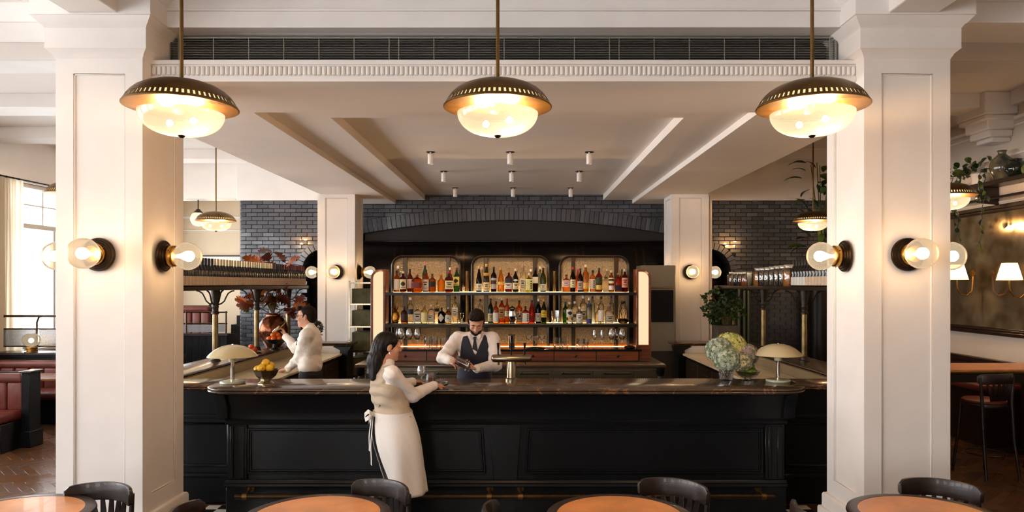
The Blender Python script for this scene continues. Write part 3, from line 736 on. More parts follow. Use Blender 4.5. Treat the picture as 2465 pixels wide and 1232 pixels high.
TX0, TX1, TY0, TY1 = -2.78, 2.52, 6.12, 6.79
plan = arc(TX0+.26, TY0+.26, .26, PI, 1.5*PI, 10)+arc(TX1-.26, TY0+.26, .26, 1.5*PI, 2*PI, 10)+[(TX1, TY1), (TX0, TY1)]
top_slab('marble_counter', plan, BAR_Z, 'long dark brown veined marble bar top with rounded ends')
YL0, YL1, YR = 6.795, 11.3, 10.85
XI, XO = -3.33, -3.8                                   # inner and outer edge of the ledge beside the booths
def ledge(m, lab):
    f = (lambda x: x) if m > 0 else mx
    pl = [(f(XO), 6.36), (f(TX0)-.004*m, 6.36), (f(TX0)-.004*m, YL0), (f(XI), YL0), (f(XI), YR), (f(-2.58), YR), (f(-2.58), YL1), (f(XO), YL1)]
    top_slab('bar_ledge', pl, BAR_Z, lab, t=.045)
ledge(1, 'narrow brown marble ledge running back under the wine bottle shelf')
ledge(-1, 'narrow brown marble ledge running back under the jar shelf')
sinkm = mat('brushed_brass_steel', (190, 174, 138), rough=.45, metal=.7, noise=.08, nscale=3)
wtopm = mat('pale_worktop', (226, 212, 180), rough=.2, metal=.0, noise=.06, nscale=3)
for m, side in ((1, 'wine bottle'), (-1, 'jar')):
    f = (lambda x: x) if m > 0 else mx
    sp_ = thing('side_counter', 'black outer bar side carrying the ledge under the %s shelf' % side, 'bar', (f(-3.5), 9, 0))
    o = f(-3.5)
    obj('outer_wall', MB().box(f(XO+.05)-o, f(XI-.03)-o, 6.87-9, YL1-.05-9, 0, 1.05), blackpaint, sp_)
    obj('splash', MB().box(f(XI-.03)-o, f(XI-.015)-o, 6.87-9, YR-9, .9, 1.054), sinkm, sp_)
    obj('return_wall', MB().box(f(XI-.03)-o, f(-2.64)-o, YR+.03-9, YL1-.05-9, 0, 1.05), blackpaint, sp_)
    obj('return_splash', MB().box(f(XI-.02)-o, f(-2.74)-o, YR+.012-9, YR+.03-9, .9, 1.054), white, sp_)
    cor = [(-.16, 1.054), (.12, 1.054), (.1, 1.01), (.075, .98), (.07, .9), (.05, .86), (.05, .0), (-.05, 0), (-.05, 1.0)]
    obj('end_pilaster', MB().prism([(a*m, b) for a, b in cor], YR-.08-9, YR+.1-9, 'y'), blackpaint, sp_, (f(-2.68)-o, 0, 0), bevel=.004)
    tag(obj('worktop', MB().box(f(XI-.012), f(-2.70), 6.85, YR+.008, .92, .95), wtopm, bevel=.004), 'pale metal worktop behind the bar below the %s ledge' % side, 'worktop')
    cab = thing('under_counter_cabinet', 'dark under counter cabinet with doors below the worktop by the %s ledge' % side, 'cabinet', (f(-3.05), 9, 0))
    cw = mat('cabinet_bronze', (60, 48, 34), rough=.35, metal=.5)
    obj('body', MB().box(f(-3.3)-f(-3.05), f(-2.75)-f(-3.05), 6.87-9, YR-9-.1, 0, .915), mat('cabinet_dark', (38, 31, 24), rough=.45), cab)
    for k in range(5):
        y0 = 7.0+k*.75; xf = f(-2.75)-f(-3.05); d = obj('door', MB().box(xf, xf+.018*m, y0-9, y0+.72-9, .1, .88), cw, cab, bevel=.004)
        obj('handle', MB().tube([(xf+.04*m, y0+.1-9, .78), (xf+.04*m, y0+.3-9, .78)], .008), steel, d)

# --- cast iron posts and the overhead shelves
def make_post(label):
    t = thing('shelf_post', label, 'post', group='cast iron posts on the bar ledges')
    obj('foot', MB().lathe([(.0, 0), (.062, 0), (.062, .012), (.05, .022), (.046, .05), (.034, .06), (0, .06)], 20), castiron, t)
    obj('shaft', MB().lathe([(.033, .05), (.032, .5), (.03, .56)], 16), mat('worn_brass_post', (126, 106, 70), rough=.34, metal=.8, noise=.35, nscale=9), t)
    obj('collar', MB().lathe([(.03, .545), (.042, .55), (.042, .57), (.034, .58), (.034, .62), (.04, .63), (.036, .65), (.046, .73), (.052, .8), (.052, .83)], 18), castiron, t)
    for sx, sy in ((1, 0), (-1, 0), (0, 1), (0, -1)):
        pts = [(.035, .66), (.07, .67), (.105, .70), (.125, .745), (.15, .79), (.19, .815), (.22, .82)]
        obj('bracket', MB().tube([(a*sx, a*sy, b) for a, b in pts], .0085, 8), castiron, t)
    return t
post = None; shelfm = mat('shelf_bronze', (58, 45, 35), rough=.4, metal=.6, noise=.2, nscale=5)
SHZ = 1.935
for m, side, ys in ((1, 'wine bottle', (8.3, 9.6, 10.9)), (-1, 'jar', (8.3, 9.7, 11.1))):
    f = (lambda x: x) if m > 0 else mx
    for k, y in enumerate(ys):
        lab = 'cast iron and brass post under the %s shelf, %s' % (side, ('the one nearest the bar front', 'the middle one', 'the one nearest the brick wall')[k])
        if post is None: post = make_post(lab); post.location = (f(-3.55), y, BAR_Z)
        else: dup(post, (f(-3.55), y, BAR_Z), 0, lab)
    sh = thing('overhead_shelf', 'long dark bronze overhead shelf carrying the %ss' % ('wine bottle' if m > 0 else 'jar'), 'shelf', (f(-3.55), 6.5, SHZ))
    y1 = 11.2 if m > 0 else 11.35
    obj('board', MB().box(-.21, .21, .0, y1-6.5, 0, .028), shelfm, sh, bevel=.003)
    for s in (-1, 1): obj('edge_rail', MB().box(s*.205, s*.222, 0, y1-6.5, -.006, .036), shelfm, sh, bevel=.004)
    obj('end_rail', MB().box(-.222, .222, y1-6.5-.002, y1-6.5+.015, -.006, .036), shelfm, sh, bevel=.004)
SHT = SHZ+.0285

# --- back counter with steel fridge doors
KX0, KX1, KY0, KY1, KZ = -2.06, 1.80, 8.85, 9.8, 1.0
bc = thing('back_counter', 'low back counter with brushed steel fridge doors under a dark wooden top', 'counter', (CX, KY0, 0))
obj('top', MB().box(KX0-CX, KX1-CX, 0, KY1-KY0, KZ-.04, KZ), mat('back_top_wood', (78, 60, 44), rough=.25, coat=.3, noise=.2, nscale=4), bc, bevel=.008, seg=2)
obj('carcass', MB().box(KX0+.12-CX, KX1-.12-CX, .1, KY1-KY0-.02, 0, KZ-.04), steel, bc)
obj('upper_rail', MB().box(KX0+.1-CX, KX1-.1-CX, .07, .1, KZ-.075, KZ-.04), steel, bc)
edges_px = [878, 928, 1028, 1128, 1228, 1328, 1428, 1527, 1587]
for a, b in zip(edges_px[:-1], edges_px[1:]):
    xa, xb = PX(a, 8.93)-CX+.004, PX(b, 8.93)-CX-.004
    d = obj('fridge_door', MB().box(xa, xb, .075, .1, .12, KZ-.085), steel, bc, bevel=.003)
    if b-a > 80: obj('handle', MB().box(xa+.12, xb-.03, .062, .076, KZ-.13, KZ-.115).box(xa+.14, xa+.15, .062, .076, KZ-.13, KZ-.1), blackmetal, d)
leg = MB().lathe([(.03, 0), (.03, .1), (.04, .14), (.03, .2), (.034, .7), (.045, .8), (.03, .85), (.05, .88), (.05, .96)], 16).mesh('leg', blackpaint)
for x in (KX0+.06, KX1-.06):
    for y in (.06, .85): link('leg', leg, bc, (x-CX, y, 0))

# --- back bar: drawers, slab, arched frames, shelves, light panels
bb = thing('back_bar', 'tall back bar unit with three arched frames, lit shelves and mahogany drawers', 'shelf unit', (CX, 9.15, KZ))
ox, oy = CX, 9.15
def lx(p, Y=9.4): return PX(p, Y)-CX
zd = 1.164-KZ
D0, D1 = -1.76-CX, 1.52-CX
obj('drawer_case', MB().box(D0, D1, .02, .5, .002, zd-.02), darkwood, bb)
obj('slab', MB().box(D0-.02, D1+.02, -.02, .52, zd-.022, zd), mat('black_slab', (24, 21, 19), rough=.15, coat=.3), bb, bevel=.004)
dp = [lx(p, 9.15) for p in (934, 1016, 1098, 1180, 1340, 1438, 1535)]
dp = [D0+.01+(D1-D0-.02)*k/6 for k in range(7)]
for a, b in zip(dp[:-1], dp[1:]):
    d = obj('drawer', MB().box(a+.006, b-.006, 0, .02, .016, zd-.03), mahog, bb, bevel=.003)
    obj('knob', MB().lathe([(.006, 0), (.008, .012), (.017, .016), (.019, .024), (.012, .03), (0, .031)], 14, c=((a+b)/2, 0, zd*.47), ax='y'), bronze, d)
obj('light_strip', MB().box(D0+.05, D1-.05, .375, .395, zd, zd+.003), glow('slab_fill_strip', (255, 200, 130), 9.), bb)  # strip lamp added to brighten the lower part of the panes
gold = mat('slab_gilt_edge', (190, 110, 50), rough=.3, metal=.6)
obj('back_rail', MB().box(D0, D1, .42, .44, zd, zd+.035), gold, bb)
frm = mat('arch_frame_bronze', (64, 54, 42), rough=.3, metal=.7)
S1, S2, TOPZ = 1.89-KZ, 1.48-KZ, 2.383-KZ
rough_glass, nt, out = nodes_of('hammered_glass')
pb = N(nt, 'BsdfPrincipled', **{'Base Color': lin((190, 168, 132)), 'Roughness': .22}); tl = N(nt, 'BsdfTranslucent', Color=lin((214, 186, 140))); ms = N(nt, 'MixShader', Fac=.35)
tc = nt.nodes.new('ShaderNodeTexCoord'); vo = N(nt, 'TexVoronoi', Scale=75.); cr = nt.nodes.new('ShaderNodeValToRGB'); cr.color_ramp.elements[0].color = lin((206, 184, 146)); cr.color_ramp.elements[1].color = lin((120, 100, 74)); nt.links.new(vo.outputs['Distance'], cr.inputs[0]); nt.links.new(cr.outputs[0], pb.inputs['Base Color']); bmp = N(nt, 'Bump', Strength=.9, Distance=.012)
nt.links.new(tc.outputs['Object'], vo.inputs['Vector']); nt.links.new(vo.outputs['Distance'], bmp.inputs['Height']); nt.links.new(bmp.outputs[0], pb.inputs['Normal'])
nt.links.new(pb.outputs[0], ms.inputs[1]); nt.links.new(tl.outputs[0], ms.inputs[2]); nt.links.new(ms.outputs[0], out.inputs[0])
FY = .42                                               # frames stand this far behind the drawer fronts
for (pa, pb_, ma, mb_) in ((942, 1110, 976, 1079), (1134, 1323, 1170, 1288), (1345, 1515, 1380, 1483)):
    a, b = lx(pa, 9.57), lx(pb_, 9.57); r = .15; w = .035
    def arch(o): return [(a+o, zd)]+[(a+o, TOPZ-r)]+[(x, z) for x, z in arc(a+r, TOPZ-r, r-o, PI, PI/2, 8)][1:]+[(x, z) for x, z in arc(b-r, TOPZ-r, r-o, PI/2, 0, 8)]+[(b-o, zd)]
    rows = [[(x, y, z) for x, z in arch(o)] for o, y in ((0, FY+.02), (0, FY-.015), (w*.3, FY-.025), (w, FY-.012), (w, FY+.02))]
    af = obj('arch_frame', MB().grid(rows), frm, bb, ang=50)
    inner = arch(w*.8)
    gl_ = MB().prism(inner, FY+.004, FY+.012, 'y'); obj('glass_panel', gl_, rough_glass, bb)
    for p in (ma, mb_): x = lx(p, 9.57); obj('mullion', MB().box(x-.026, x+.026, FY-.012, FY+.02, zd, TOPZ-.02), frm, bb, bevel=.004)
for p in (1124, 1335):
    x = lx(p, 9.5); obj('brass_post', MB().tube([(x, FY-.03, zd), (x, FY-.03, 2.17-KZ)], .021, 14), brass_dk, bb)
shm = mat('shelf_black_steel', (34, 30, 27), rough=.3, metal=.6)
strip = glow('shelf_light_strip', (255, 208, 140), 24.)
for z in (S1, S2):
    s_ = obj('shelf', MB().box(lx(935), lx(1525), .02, .40, z-.038, z), shm, bb, bevel=.004)
    obj('light_strip', MB().box(lx(944), lx(1516), .36, .395, z, z+.003), strip, s_)
panel_glow = glow('light_panel_glow', (255, 226, 180), .95)
for (pa, pb_, s) in ((897, 933, -1), (1527, 1563, 1)):
    a, b = lx(pa), lx(pb_); z1 = 2.19-KZ; r = .12
    def outl(o, zb=.02):
        if s < 0: return [(a+o, zb+o), (b-o, zb+o), (b-o, z1-o)]+arc(a+r, z1-r, r-o, PI/2, PI, 8)
        return [(a+o, zb+o), (b-o, zb+o)]+arc(b-r, z1-r, r-o, 0, PI/2, 8)+[(a+o, z1-o)]
    o1, o2 = outl(0), outl(.032)
    rows = [[(x, y, z) for x, z in q] for q, y in ((o1, .34), (o1, .12), (outl(.01), .11), (o2, .11), (o2, .135))]
    w_ = obj('side_panel', MB().grid(rows, closed=True), mahog, bb, ang=40)
    q = outl(.03, .18); n = len(q); obj('light_panel', MB().prism(q, .135, .15, 'y'), panel_glow, w_)
    obj('panel_backing', MB().prism(outl(.004), .16, .34, 'y'), mahog, w_)
    obj('panel_base', MB().box(a+.03, b-.03, .115, .15, .02, .2), mahog, w_)

# --- drip tray, beer tap
dt = tag(obj('drip_tray', MB().box(PX(1055, 6.85), PX(1722, 6.85), 6.795, 6.9, 1.06, 1.075), brass, bevel=.003), 'ribbed brass drip tray along the back edge of the marble bar', 'tray')
rb = MB()
for i in range(130): x = PX(1058, 6.85)+i*.0203; rb.box(x, x+.009, 6.8, 6.895, 1.075, 1.088)
o = obj('ribs', rb, brass, dt, merge=False); o['kind'] = 'stuff'
tp = thing('beer_tap', 'polished brass beer tap with a wide cylinder head and three handles', 'beer tap', (PX(1231, 6.72), 6.72, BAR_Z))
tapm = mat('satin_brass_tap', (156, 142, 118), rough=.2, metal=1., noise=.1, nscale=5)
obj('column', MB().lathe([(.06, 0), (.06, .012), (.05, .02), (.048, .1), (.042, .15), (.04, .17)], 24), tapm, tp)
obj('head', MB().lathe([(0, -.19), (.02, -.188), (.034, -.176), (.038, -.15), (.038, .15), (.034, .176), (.02, .188), (0, .19)], 24, c=(0, 0, .2), ax='x'), tapm, tp)
for x in (-.125, 0, .125):
    obj('handle', MB().tube([(x, -.0, .235), (x, -.005, .27), (x, -.01, .345)], [.008, .007, .014], 10), blackmetal, tp)
    obj('spout', MB().tube([(x, .03, .2), (x, .075, .19), (x, .085, .13)], .011, 10), tapm, tp)
# ================================================================== BOTTLES AND GLASSES
def label_me(prof_r, z0, z1, col, half=1.25, sup=2., style=0, sx=1.):
    """a label wrapped round the front; style: 0 lines, 1 disc, 2 diamond, 3 plain, 4 dark band"""
    lm = mat('label_%02x%02x%02x' % col, col, rough=.6, noise=.04, nscale=30)
    b = MB(); R = prof_r+.0008
    def pt(a, z, o=0.):
        ca, sa = math.cos(a), math.sin(a); k = (abs(ca)**sup+abs(sa)**sup)**(-1/sup) if sup > 2 else 1
        return ((R+o)*ca*k, (R+o)*sa*k, z)
    def patch(a0, a1, y0, y1, o, n=10): b.grid([[pt(a0+(a1-a0)*j/n, z, o) for j in range(n+1)] for z in (y0, y1)])
    c = -PI/2
    patch(c-half, c+half, z0, z1, 0)
    h = z1-z0; b.use(1)
    if style == 0:
        for k, (u, v, w) in enumerate(((.72, .8, .5), (.5, .62, .34), (.3, .34, .6), (.16, .2, .45))): patch(c-half*w, c+half*w, z0+h*u, z0+h*v, .0006, 6)
    elif style == 1:
        for k in range(8): u = (k+.5)/8; w = math.sin(PI*u)*.75; patch(c-w, c+w, z0+h*(.28+.5*k/8), z0+h*(.28+.5*(k+1)/8), .0006, 6)
        patch(c-half*.6, c+half*.6, z0+h*.12, z0+h*.17, .0006, 6)
    elif style == 4: patch(c-half*.9, c+half*.9, z0+h*.45, z0+h*.8, .0006, 6)
    elif style == 5:                                           # brush strokes down the label
        for k in range(4): patch(c+half*.2, c+half*.5, z0+h*(.12+.2*k), z0+h*(.25+.2*k), .0006, 4)
    return b, [lm, printm]
def diamond(b, R, zc, h):
    rows = []
    for k in range(9):
        u = k/8; w = (1-abs(2*u-1))*.95; rows.append([(R*math.cos(-PI/2-w+2*w*j/8), R*math.sin(-PI/2-w+2*w*j/8), zc+h*(u-.5)) for j in range(9)])
    b.grid(rows); return b
SHAPES = {  # (radius, height) fractions of the bottle's half width and height
 'round': [(0, 0), (.9, 0), (1, .02), (1, .6), (.97, .65), (.8, .71), (.5, .76), (.36, .8), (.33, .93)],
 'wine':  [(0, 0), (.95, 0), (1, .02), (1, .56), (.92, .63), (.66, .71), (.42, .78), (.34, .84), (.32, .94)],
 'squat': [(0, 0), (.9, 0), (1, .04), (1, .58), (.92, .68), (.6, .74), (.3, .78), (.27, .9)],
 'onion': [(0, 0), (.85, 0), (1, .06), (1, .5), (.92, .6), (.6, .68), (.36, .74), (.32, .9)],
 'tall':  [(0, 0), (.95, 0), (1, .02), (1, .66), (.88, .71), (.5, .75), (.4, .78), (.38, .92)],
 'cone':  [(0, 0), (.95, 0), (1, .02), (.98, .3), (.8, .52), (.55, .7), (.38, .82), (.34, .94)],
 'champ': [(0, 0), (.95, 0), (1, .02), (1, .42), (.92, .52), (.62, .7), (.4, .8), (.34, .94)],
 'jar':   [(0, 0), (.92, 0), (1, .04), (1, .72), (.9, .8), (.5, .86), (.45, .92)]}
def make_bottle(loc, w, h, shape, glass, cap, labels, text, group, sup=2., caph=.1, capw=None, style=0, name='bottle', sx=1.):
    R = w/2; t = thing(name, text, 'bottle', loc, (0, 0, RND.uniform(-.25, .25)), group)
    pr = SHAPES[shape]; prof = [(r*R, z*h) for r, z in pr]
    obj('body', MB().lathe(prof+[(pr[-1][0]*R, (1-caph*.5)*h)], 20, sup=sup), glass, t, ang=50)
    cw = (capw or pr[-1][0]*1.12)*R
    obj('cap', MB().lathe([(cw, (1-caph)*h), (cw*1.04, (1-caph*.6)*h), (cw, h*.992), (cw*.85, h), (0, h)], 14), cap, t)
    for (a, b, col, st) in labels:
        if st == 2:
            lb = diamond(MB(), R+.001, h*(a+b)/2, h*(b-a)); obj('label', lb, mat('label_diamond', col, rough=.6), t)
        else:
            lb, ms = label_me(R, a*h, b*h, col, sup=sup, style=st); obj('label', lb, ms, t)
    return t
def CAPM(c): return mat('cap_%02x%02x%02x' % c, c, rough=.4, spec=.4)
def G(c, d=.5): return bottle_glass('bottle_%02x%02x%02x_%d' % (c+(int(d*100),)), c, d)
AMB, DAMB, GOLD, CLR, PALE, GRN, DGRN, BLK, RED, PINK, BRN, PURP, YEL = (206, 112, 32), (140, 50, 20), (226, 160, 56), (232, 226, 214), (238, 224, 170), (60, 130, 60), (34, 62, 30), (16, 15, 16), (176, 40, 24), (214, 96, 80), (70, 34, 18), (34, 20, 34), (206, 200, 80)
WH, CRM, PKW, DK, NAVY, OLV, MAR = (232, 224, 206), (226, 208, 160), (228, 196, 184), (28, 26, 28), (34, 40, 64), (48, 60, 36), (110, 44, 36)
cB, cW, cR, cC, cG, cK, cS, cBl, cGn = (22, 20, 20), (226, 220, 208), (176, 26, 30), (222, 206, 170), (196, 150, 60), (176, 132, 84), (180, 176, 170), (36, 56, 110), (20, 66, 44)
Z1, Z2 = KZ+S1+.0035, KZ+S2+.0035
YB, YB2 = 9.15+.20, 9.15+.335
# px centre, px width, px top row, shape, glass, density, cap, labels, section power, label text
UP = [
 (955, 14, 651, 'round', AMB, .5, cB, [(.1, .6, WH, 3)], 2, 'amber whisky bottle with tall white label and black cap beside the lit side panel'),
 (970, 15, 653, 'round', DAMB, .5, cC, [(.14, .62, CRM, 1)], 2, 'whisky bottle with cream label, black round emblem and cream cap'),
 (986.5, 14, 647, 'round', DAMB, .6, cB, [(.16, .56, PKW, 3)], 2, 'dark amber bottle with pinkish white label and black cap'),
 (1003.6, 24, 658, 'squat', AMB, .4, cK, [(.22, .5, MAR, 3)], 5, 'wide squat amber bottle with maroon label'),
 (1025, 15, 649, 'round', AMB, .5, cB, [(.06, .56, WH, 0)], 2, 'amber bottle with white label and black cap before a green bottle'),
 (1040.6, 17, 659, 'squat', AMB, .5, cB, [(.28, .58, DK, 3)], 2, 'amber bottle with short black label and black cap'),
 (1062, 18, 658, 'onion', GOLD, .6, cK, [], 2, 'golden onion shaped bottle with cork and no label'),
 (1080.5, 19, 653, 'squat', DAMB, .5, cR, [(.14, .55, CRM, 0)], 5, 'square brown bottle with red wax neck and cream label'),
 (1099, 15, 643.5, 'wine', GRN, .5, (120, 24, 26), [(.26, .62, (222, 206, 120), 1)], 2, 'green bottle with pale yellow label and dark red cap'),
 (1153, 14, 641, 'champ', PURP, .6, cK, [(.06, .32, WH, 0)], 2, 'purple black liqueur bottle with low white label and cork'),
 (1171, 15, 635, 'champ', (120, 110, 70), .5, cG, [(.04, .34, CRM, 0), (.58, .68, cG, 3)], 2, 'tall champagne shaped bottle with cream label, medallion and gold cap'),
 (1188.6, 14, 642, 'round', BRN, .6, cB, [(.12, .55, (176, 168, 158), 4)], 2, 'dark brown bottle with tall grey label and black cap'),
 (1205.7, 16, 643.5, 'cone', GOLD, .5, cG, [(.3, .42, (230, 190, 90), 3)], 2, 'clear conical bottle of golden spirit with yellow cap'),
 (1225, 17, 651, 'squat', DAMB, .5, cK, [(.14, .42, WH, 0), (.44, .64, DK, 3)], 5, 'square bottle with black upper band, white lower label and cork'),
 (1241, 14, 647, 'wine', DGRN, .6, cC, [(.12, .4, CRM, 0), (.46, .56, WH, 2)], 2, 'dark green bottle with cream label, small diamond neck mark and cream cap'),
 (1259, 15, 637, 'tall', (240, 232, 204), .6, cK, [(.1, .5, WH, 0)], 2, 'tall milky white bottle with cork top'),
 (1273, 16, 658, 'squat', YEL, .4, cC, [(.1, .7, (226, 222, 150), 5)], 5, 'pale yellow square bottle with dark green squiggle on its label'),
 (1288.5, 14, 644, 'round', BRN, .4, cB, [(.36, .62, WH, 3)], 2, 'clear bottle with brown spirit, white shoulder label and black cap'),
 (1307.5, 14, 644, 'wine', (110, 120, 30), .5, cB, [(.06, .32, WH, 0)], 2, 'yellow green wine shaped bottle with low white label and black foil'),
 (1363.5, 19, 660.6, 'squat', (222, 140, 70), .35, cB, [(.3, .66, PKW, 0)], 5, 'squat pale amber bottle with pink print and dark stopper'),
 (1379, 13, 643, 'wine', (70, 20, 16), .6, cR, [(.18, .5, CRM, 0)], 2, 'dark red bottle with bright red cap and cream label'),
 (1397, 14, 646, 'wine', BRN, .7, cB, [(.08, .46, (206, 200, 196), 0)], 2, 'dark brown wine shaped bottle with grey white label'),
 (1410, 14, 637, 'tall', GOLD, .5, cC, [(.12, .34, (226, 170, 80), 3)], 2, 'tall golden bottle with pale cork cap'),
 (1427, 16, 650, 'round', (214, 150, 90), .4, cB, [(.14, .6, WH, 5)], 2, 'bottle with white label, black brush lettering and black cap'),
 (1442, 15, 645, 'round', (170, 50, 20), .5, cGn, [(.34, .6, OLV, 3), (.1, .3, (210, 190, 90), 3)], 2, 'red amber bottle with green and yellow labels and green cap'),
 (1458.6, 17, 666.5, 'jar', (236, 226, 210), .9, cB, [], 5, 'short opaque white bottle with black cap'),
 (1471.6, 13, 651, 'round', AMB, .5, cC, [(.1, .3, WH, 3), (.4, .66, CRM, 4)], 2, 'slim amber bottle with two cream and black labels and cream cap'),
 (1488, 18, 657, 'squat', (196, 80, 26), .5, cK, [(.1, .36, NAVY, 3)], 5, 'orange brown squat bottle with low navy label'),
 (1504, 15, 648, 'round', (120, 36, 22), .6, cS, [(.2, .62, (220, 140, 120), 0)], 2, 'dark red brown bottle with pink label and silver cap')]
UP2 = [(958, 12, 640, 'tall', CLR, .3, cW, [], 2, 'clear bottle with white cap behind the amber whisky bottles'),
 (1023, 13, 632, 'wine', (70, 140, 84), .4, (206, 110, 110), [], 2, 'tall green bottle with pink cap behind the amber ones'),
 (1083, 11, 644, 'tall', AMB, .4, cC, [], 2, 'amber bottle with cream cap behind the red wax bottle'),
 (1160, 12, 643, 'tall', CLR, .3, cK, [], 2, 'clear bottle with cork behind the purple black one'),
 (1278, 13, 648, 'tall', CLR, .4, cW, [], 2, 'clear bottle with white cap behind the pale yellow square one'),
 (1300, 12, 642, 'tall', (180, 200, 206), .3, cS, [], 2, 'clear bluish bottle behind the yellow green wine shaped one'),
 (1391, 12, 648, 'round', AMB, .5, cR, [], 2, 'amber bottle with red cap behind the dark brown one'),
 (1462, 12, 647, 'tall', CLR, .3, cS, [], 2, 'clear tall bottle behind the opaque white one'),
 (1497, 12, 648, 'round', (160, 120, 90), .4, cGn, [], 2, 'tea brown bottle with green cap at the end of the upper shelf'),
 (1116, 7, 681, 'tall', CLR, .3, cB, [(.2, .5, PKW, 3)], 2, 'tiny clear miniature bottle beside the brass post')]
LO = [
 (973, 16, 736, 'squat', (120, 76, 50), .3, cB, [(.16, .54, (58, 40, 40), 3)], 2, 'brownish bottle with dark label and black cap beside the gold pineapple'),
 (988, 15, 714, 'tall', CLR, .3, cW, [(.36, .56, NAVY, 0)], 2, 'tall clear bottle with navy label and white cap'),
 (1005.5, 17, 734, 'squat', CLR, .35, cS, [(.06, .66, WH, 0)], 5, 'square clear bottle with white label and black print'),
 (1021.5, 15, 732, 'round', PALE, .5, cK, [(.1, .6, (230, 214, 150), 3)], 2, 'pale yellow spirit bottle with cork'),
 (1038, 17, 732, 'squat', (226, 206, 206), .3, cW, [(.08, .5, WH, 0)], 2, 'clear pinkish bottle with white label and white cap'),
 (1063, 18, 739, 'squat', BLK, .9, cB, [(.1, .62, WH, 2)], 2, 'black apothecary bottle with white diamond label'),
 (1079.5, 15, 737.5, 'round', (200, 140, 80), .3, cS, [(.12, .52, WH, 0)], 2, 'clear amber bottle with white label and clear stopper'),
 (1096, 14, 712, 'round', CLR, .3, cB, [(.26, .58, WH, 0)], 2, 'tall clear bottle with white label and tall black cap'),
 (1181, 13, 717, 'wine', DGRN, .6, cB, [(.08, .4, CRM, 0)], 2, 'dark green bottle with black cap and ornate cream label'),
 (1193.7, 14, 723.6, 'round', AMB, .45, cB, [(.06, .5, WH, 3)], 2, 'amber bottle with plain white label and tall black cap'),
 (1208, 16, 715, 'round', (190, 90, 40), .4, cW, [(.2, .62, (230, 190, 130), 0)], 2, 'amber bottle with tan label and white cap'),
 (1220.5, 12, 717, 'round', AMB, .5, cR, [(.3, .5, CRM, 0)], 2, 'amber bottle with red cap behind the silver jug'),
 (1249.6, 15, 722, 'round', AMB, .4, cB, [(.08, .52, WH, 0)], 2, 'amber bottle with white label and black cap beside the silver jug'),
 (1264.8, 16, 735, 'squat', (214, 100, 84), .4, cB, [(.08, .62, WH, 5)], 5, 'pinkish red square bottle with white label'),
 (1280, 15, 721, 'champ', (176, 50, 46), .45, cB, [(.16, .3, (150, 40, 40), 3)], 2, 'tall red cordial bottle with black cap'),
 (1296, 14, 718, 'wine', BLK, .8, cW, [(.08, .42, WH, 0)], 2, 'black wine bottle with white label and white foil'),
 (1309.4, 13, 718, 'wine', (50, 76, 20), .6, cG, [(.26, .54, (222, 190, 40), 0)], 2, 'green bottle with bright yellow label and gold cap'),
 (1361, 14, 725, 'round', (70, 120, 30), .5, cGn, [], 2, 'bright green glass bottle beside the cut mixing glass'),
 (1371, 16, 725, 'round', CLR, .35, cC, [(.3, .66, WH, 1), (.06, .16, WH, 3)], 2, 'clear bottle with white label and black round cross emblem'),
 (1384, 17, 724, 'round', (230, 224, 206), .4, cW, [(.1, .5, CRM, 4)], 2, 'clear bottle with cream and black label and white cap'),
 (1395, 16, 737, 'squat', (236, 230, 216), .6, cW, [(.06, .6, WH, 0)], 2, 'short white labelled bottle with white cap'),
 (1404.5, 18, 710, 'tall', (232, 226, 210), .35, cW, [(.1, .52, CRM, 0)], 2, 'big clear bottle with tall cream label and white cap'),
 (1418, 13, 715, 'tall', (200, 206, 216), .3, cW, [(.02, .2, (54, 60, 130), 3), (.62, .74, NAVY, 3)], 2, 'slim clear bottle with blue base and dark round mark'),
 (1440, 16, 735, 'onion', CLR, .3, cC, [], 2, 'round clear bottle with teardrop neck'),
 (1447, 13, 712, 'tall', CLR, .3, cB, [(.1, .5, WH, 3)], 2, 'tall clear bottle with wide black cap'),
 (1466, 21, 731, 'onion', (222, 216, 220), .4, (170, 160, 190), [(.04, .46, WH, 0)], 2, 'wide clear bottle with white label and lavender ribbon neck')]
LO2 = [(1052, 13, 723, 'round', CLR, .3, cK, [(.5, .64, DK, 3)], 2, 'clear bottle with cork and black mark behind the apothecary bottle'),
 (1156, 12, 720, 'tall', CLR, .3, cB, [], 2, 'clear bottle with black cap behind the bartender'),
 (1426, 13, 713, 'tall', (200, 214, 222), .3, cBl, [], 2, 'clear bottle with pale blue cap behind the slim one'),
 (1472, 12, 712, 'tall', (206, 212, 226), .3, cBl, [], 2, 'clear tall bottle with royal blue cap')]
for rows, zb, yb, base, grp in ((UP, Z1, YB, 702.5, 'spirit bottles on the upper back bar shelf'), (UP2, Z1, YB2, 702.5, 'spirit bottles on the upper back bar shelf'), (LO, Z2, YB, 777, 'spirit bottles on the lower back bar shelf'), (LO2, Z2, YB2, 777, 'spirit bottles on the lower back bar shelf')):
    prev, off = None, 0
    for (p, w, top, shp, gc, den, cap, labs, sup, text) in rows:
        off = (-.095 if off == 0 else 0) if prev and p-prev[0] < (w+prev[1])/2*1.06 and yb == YB else 0
        prev = (p, w); y0 = yb; yb_ = yb+off
        s = yb/F_PX; make_bottle((PX(p, yb_), yb_, zb), w*s, (base-top)*s, shp, G(gc, den), CAPM(cap), labs, text, grp, sup)
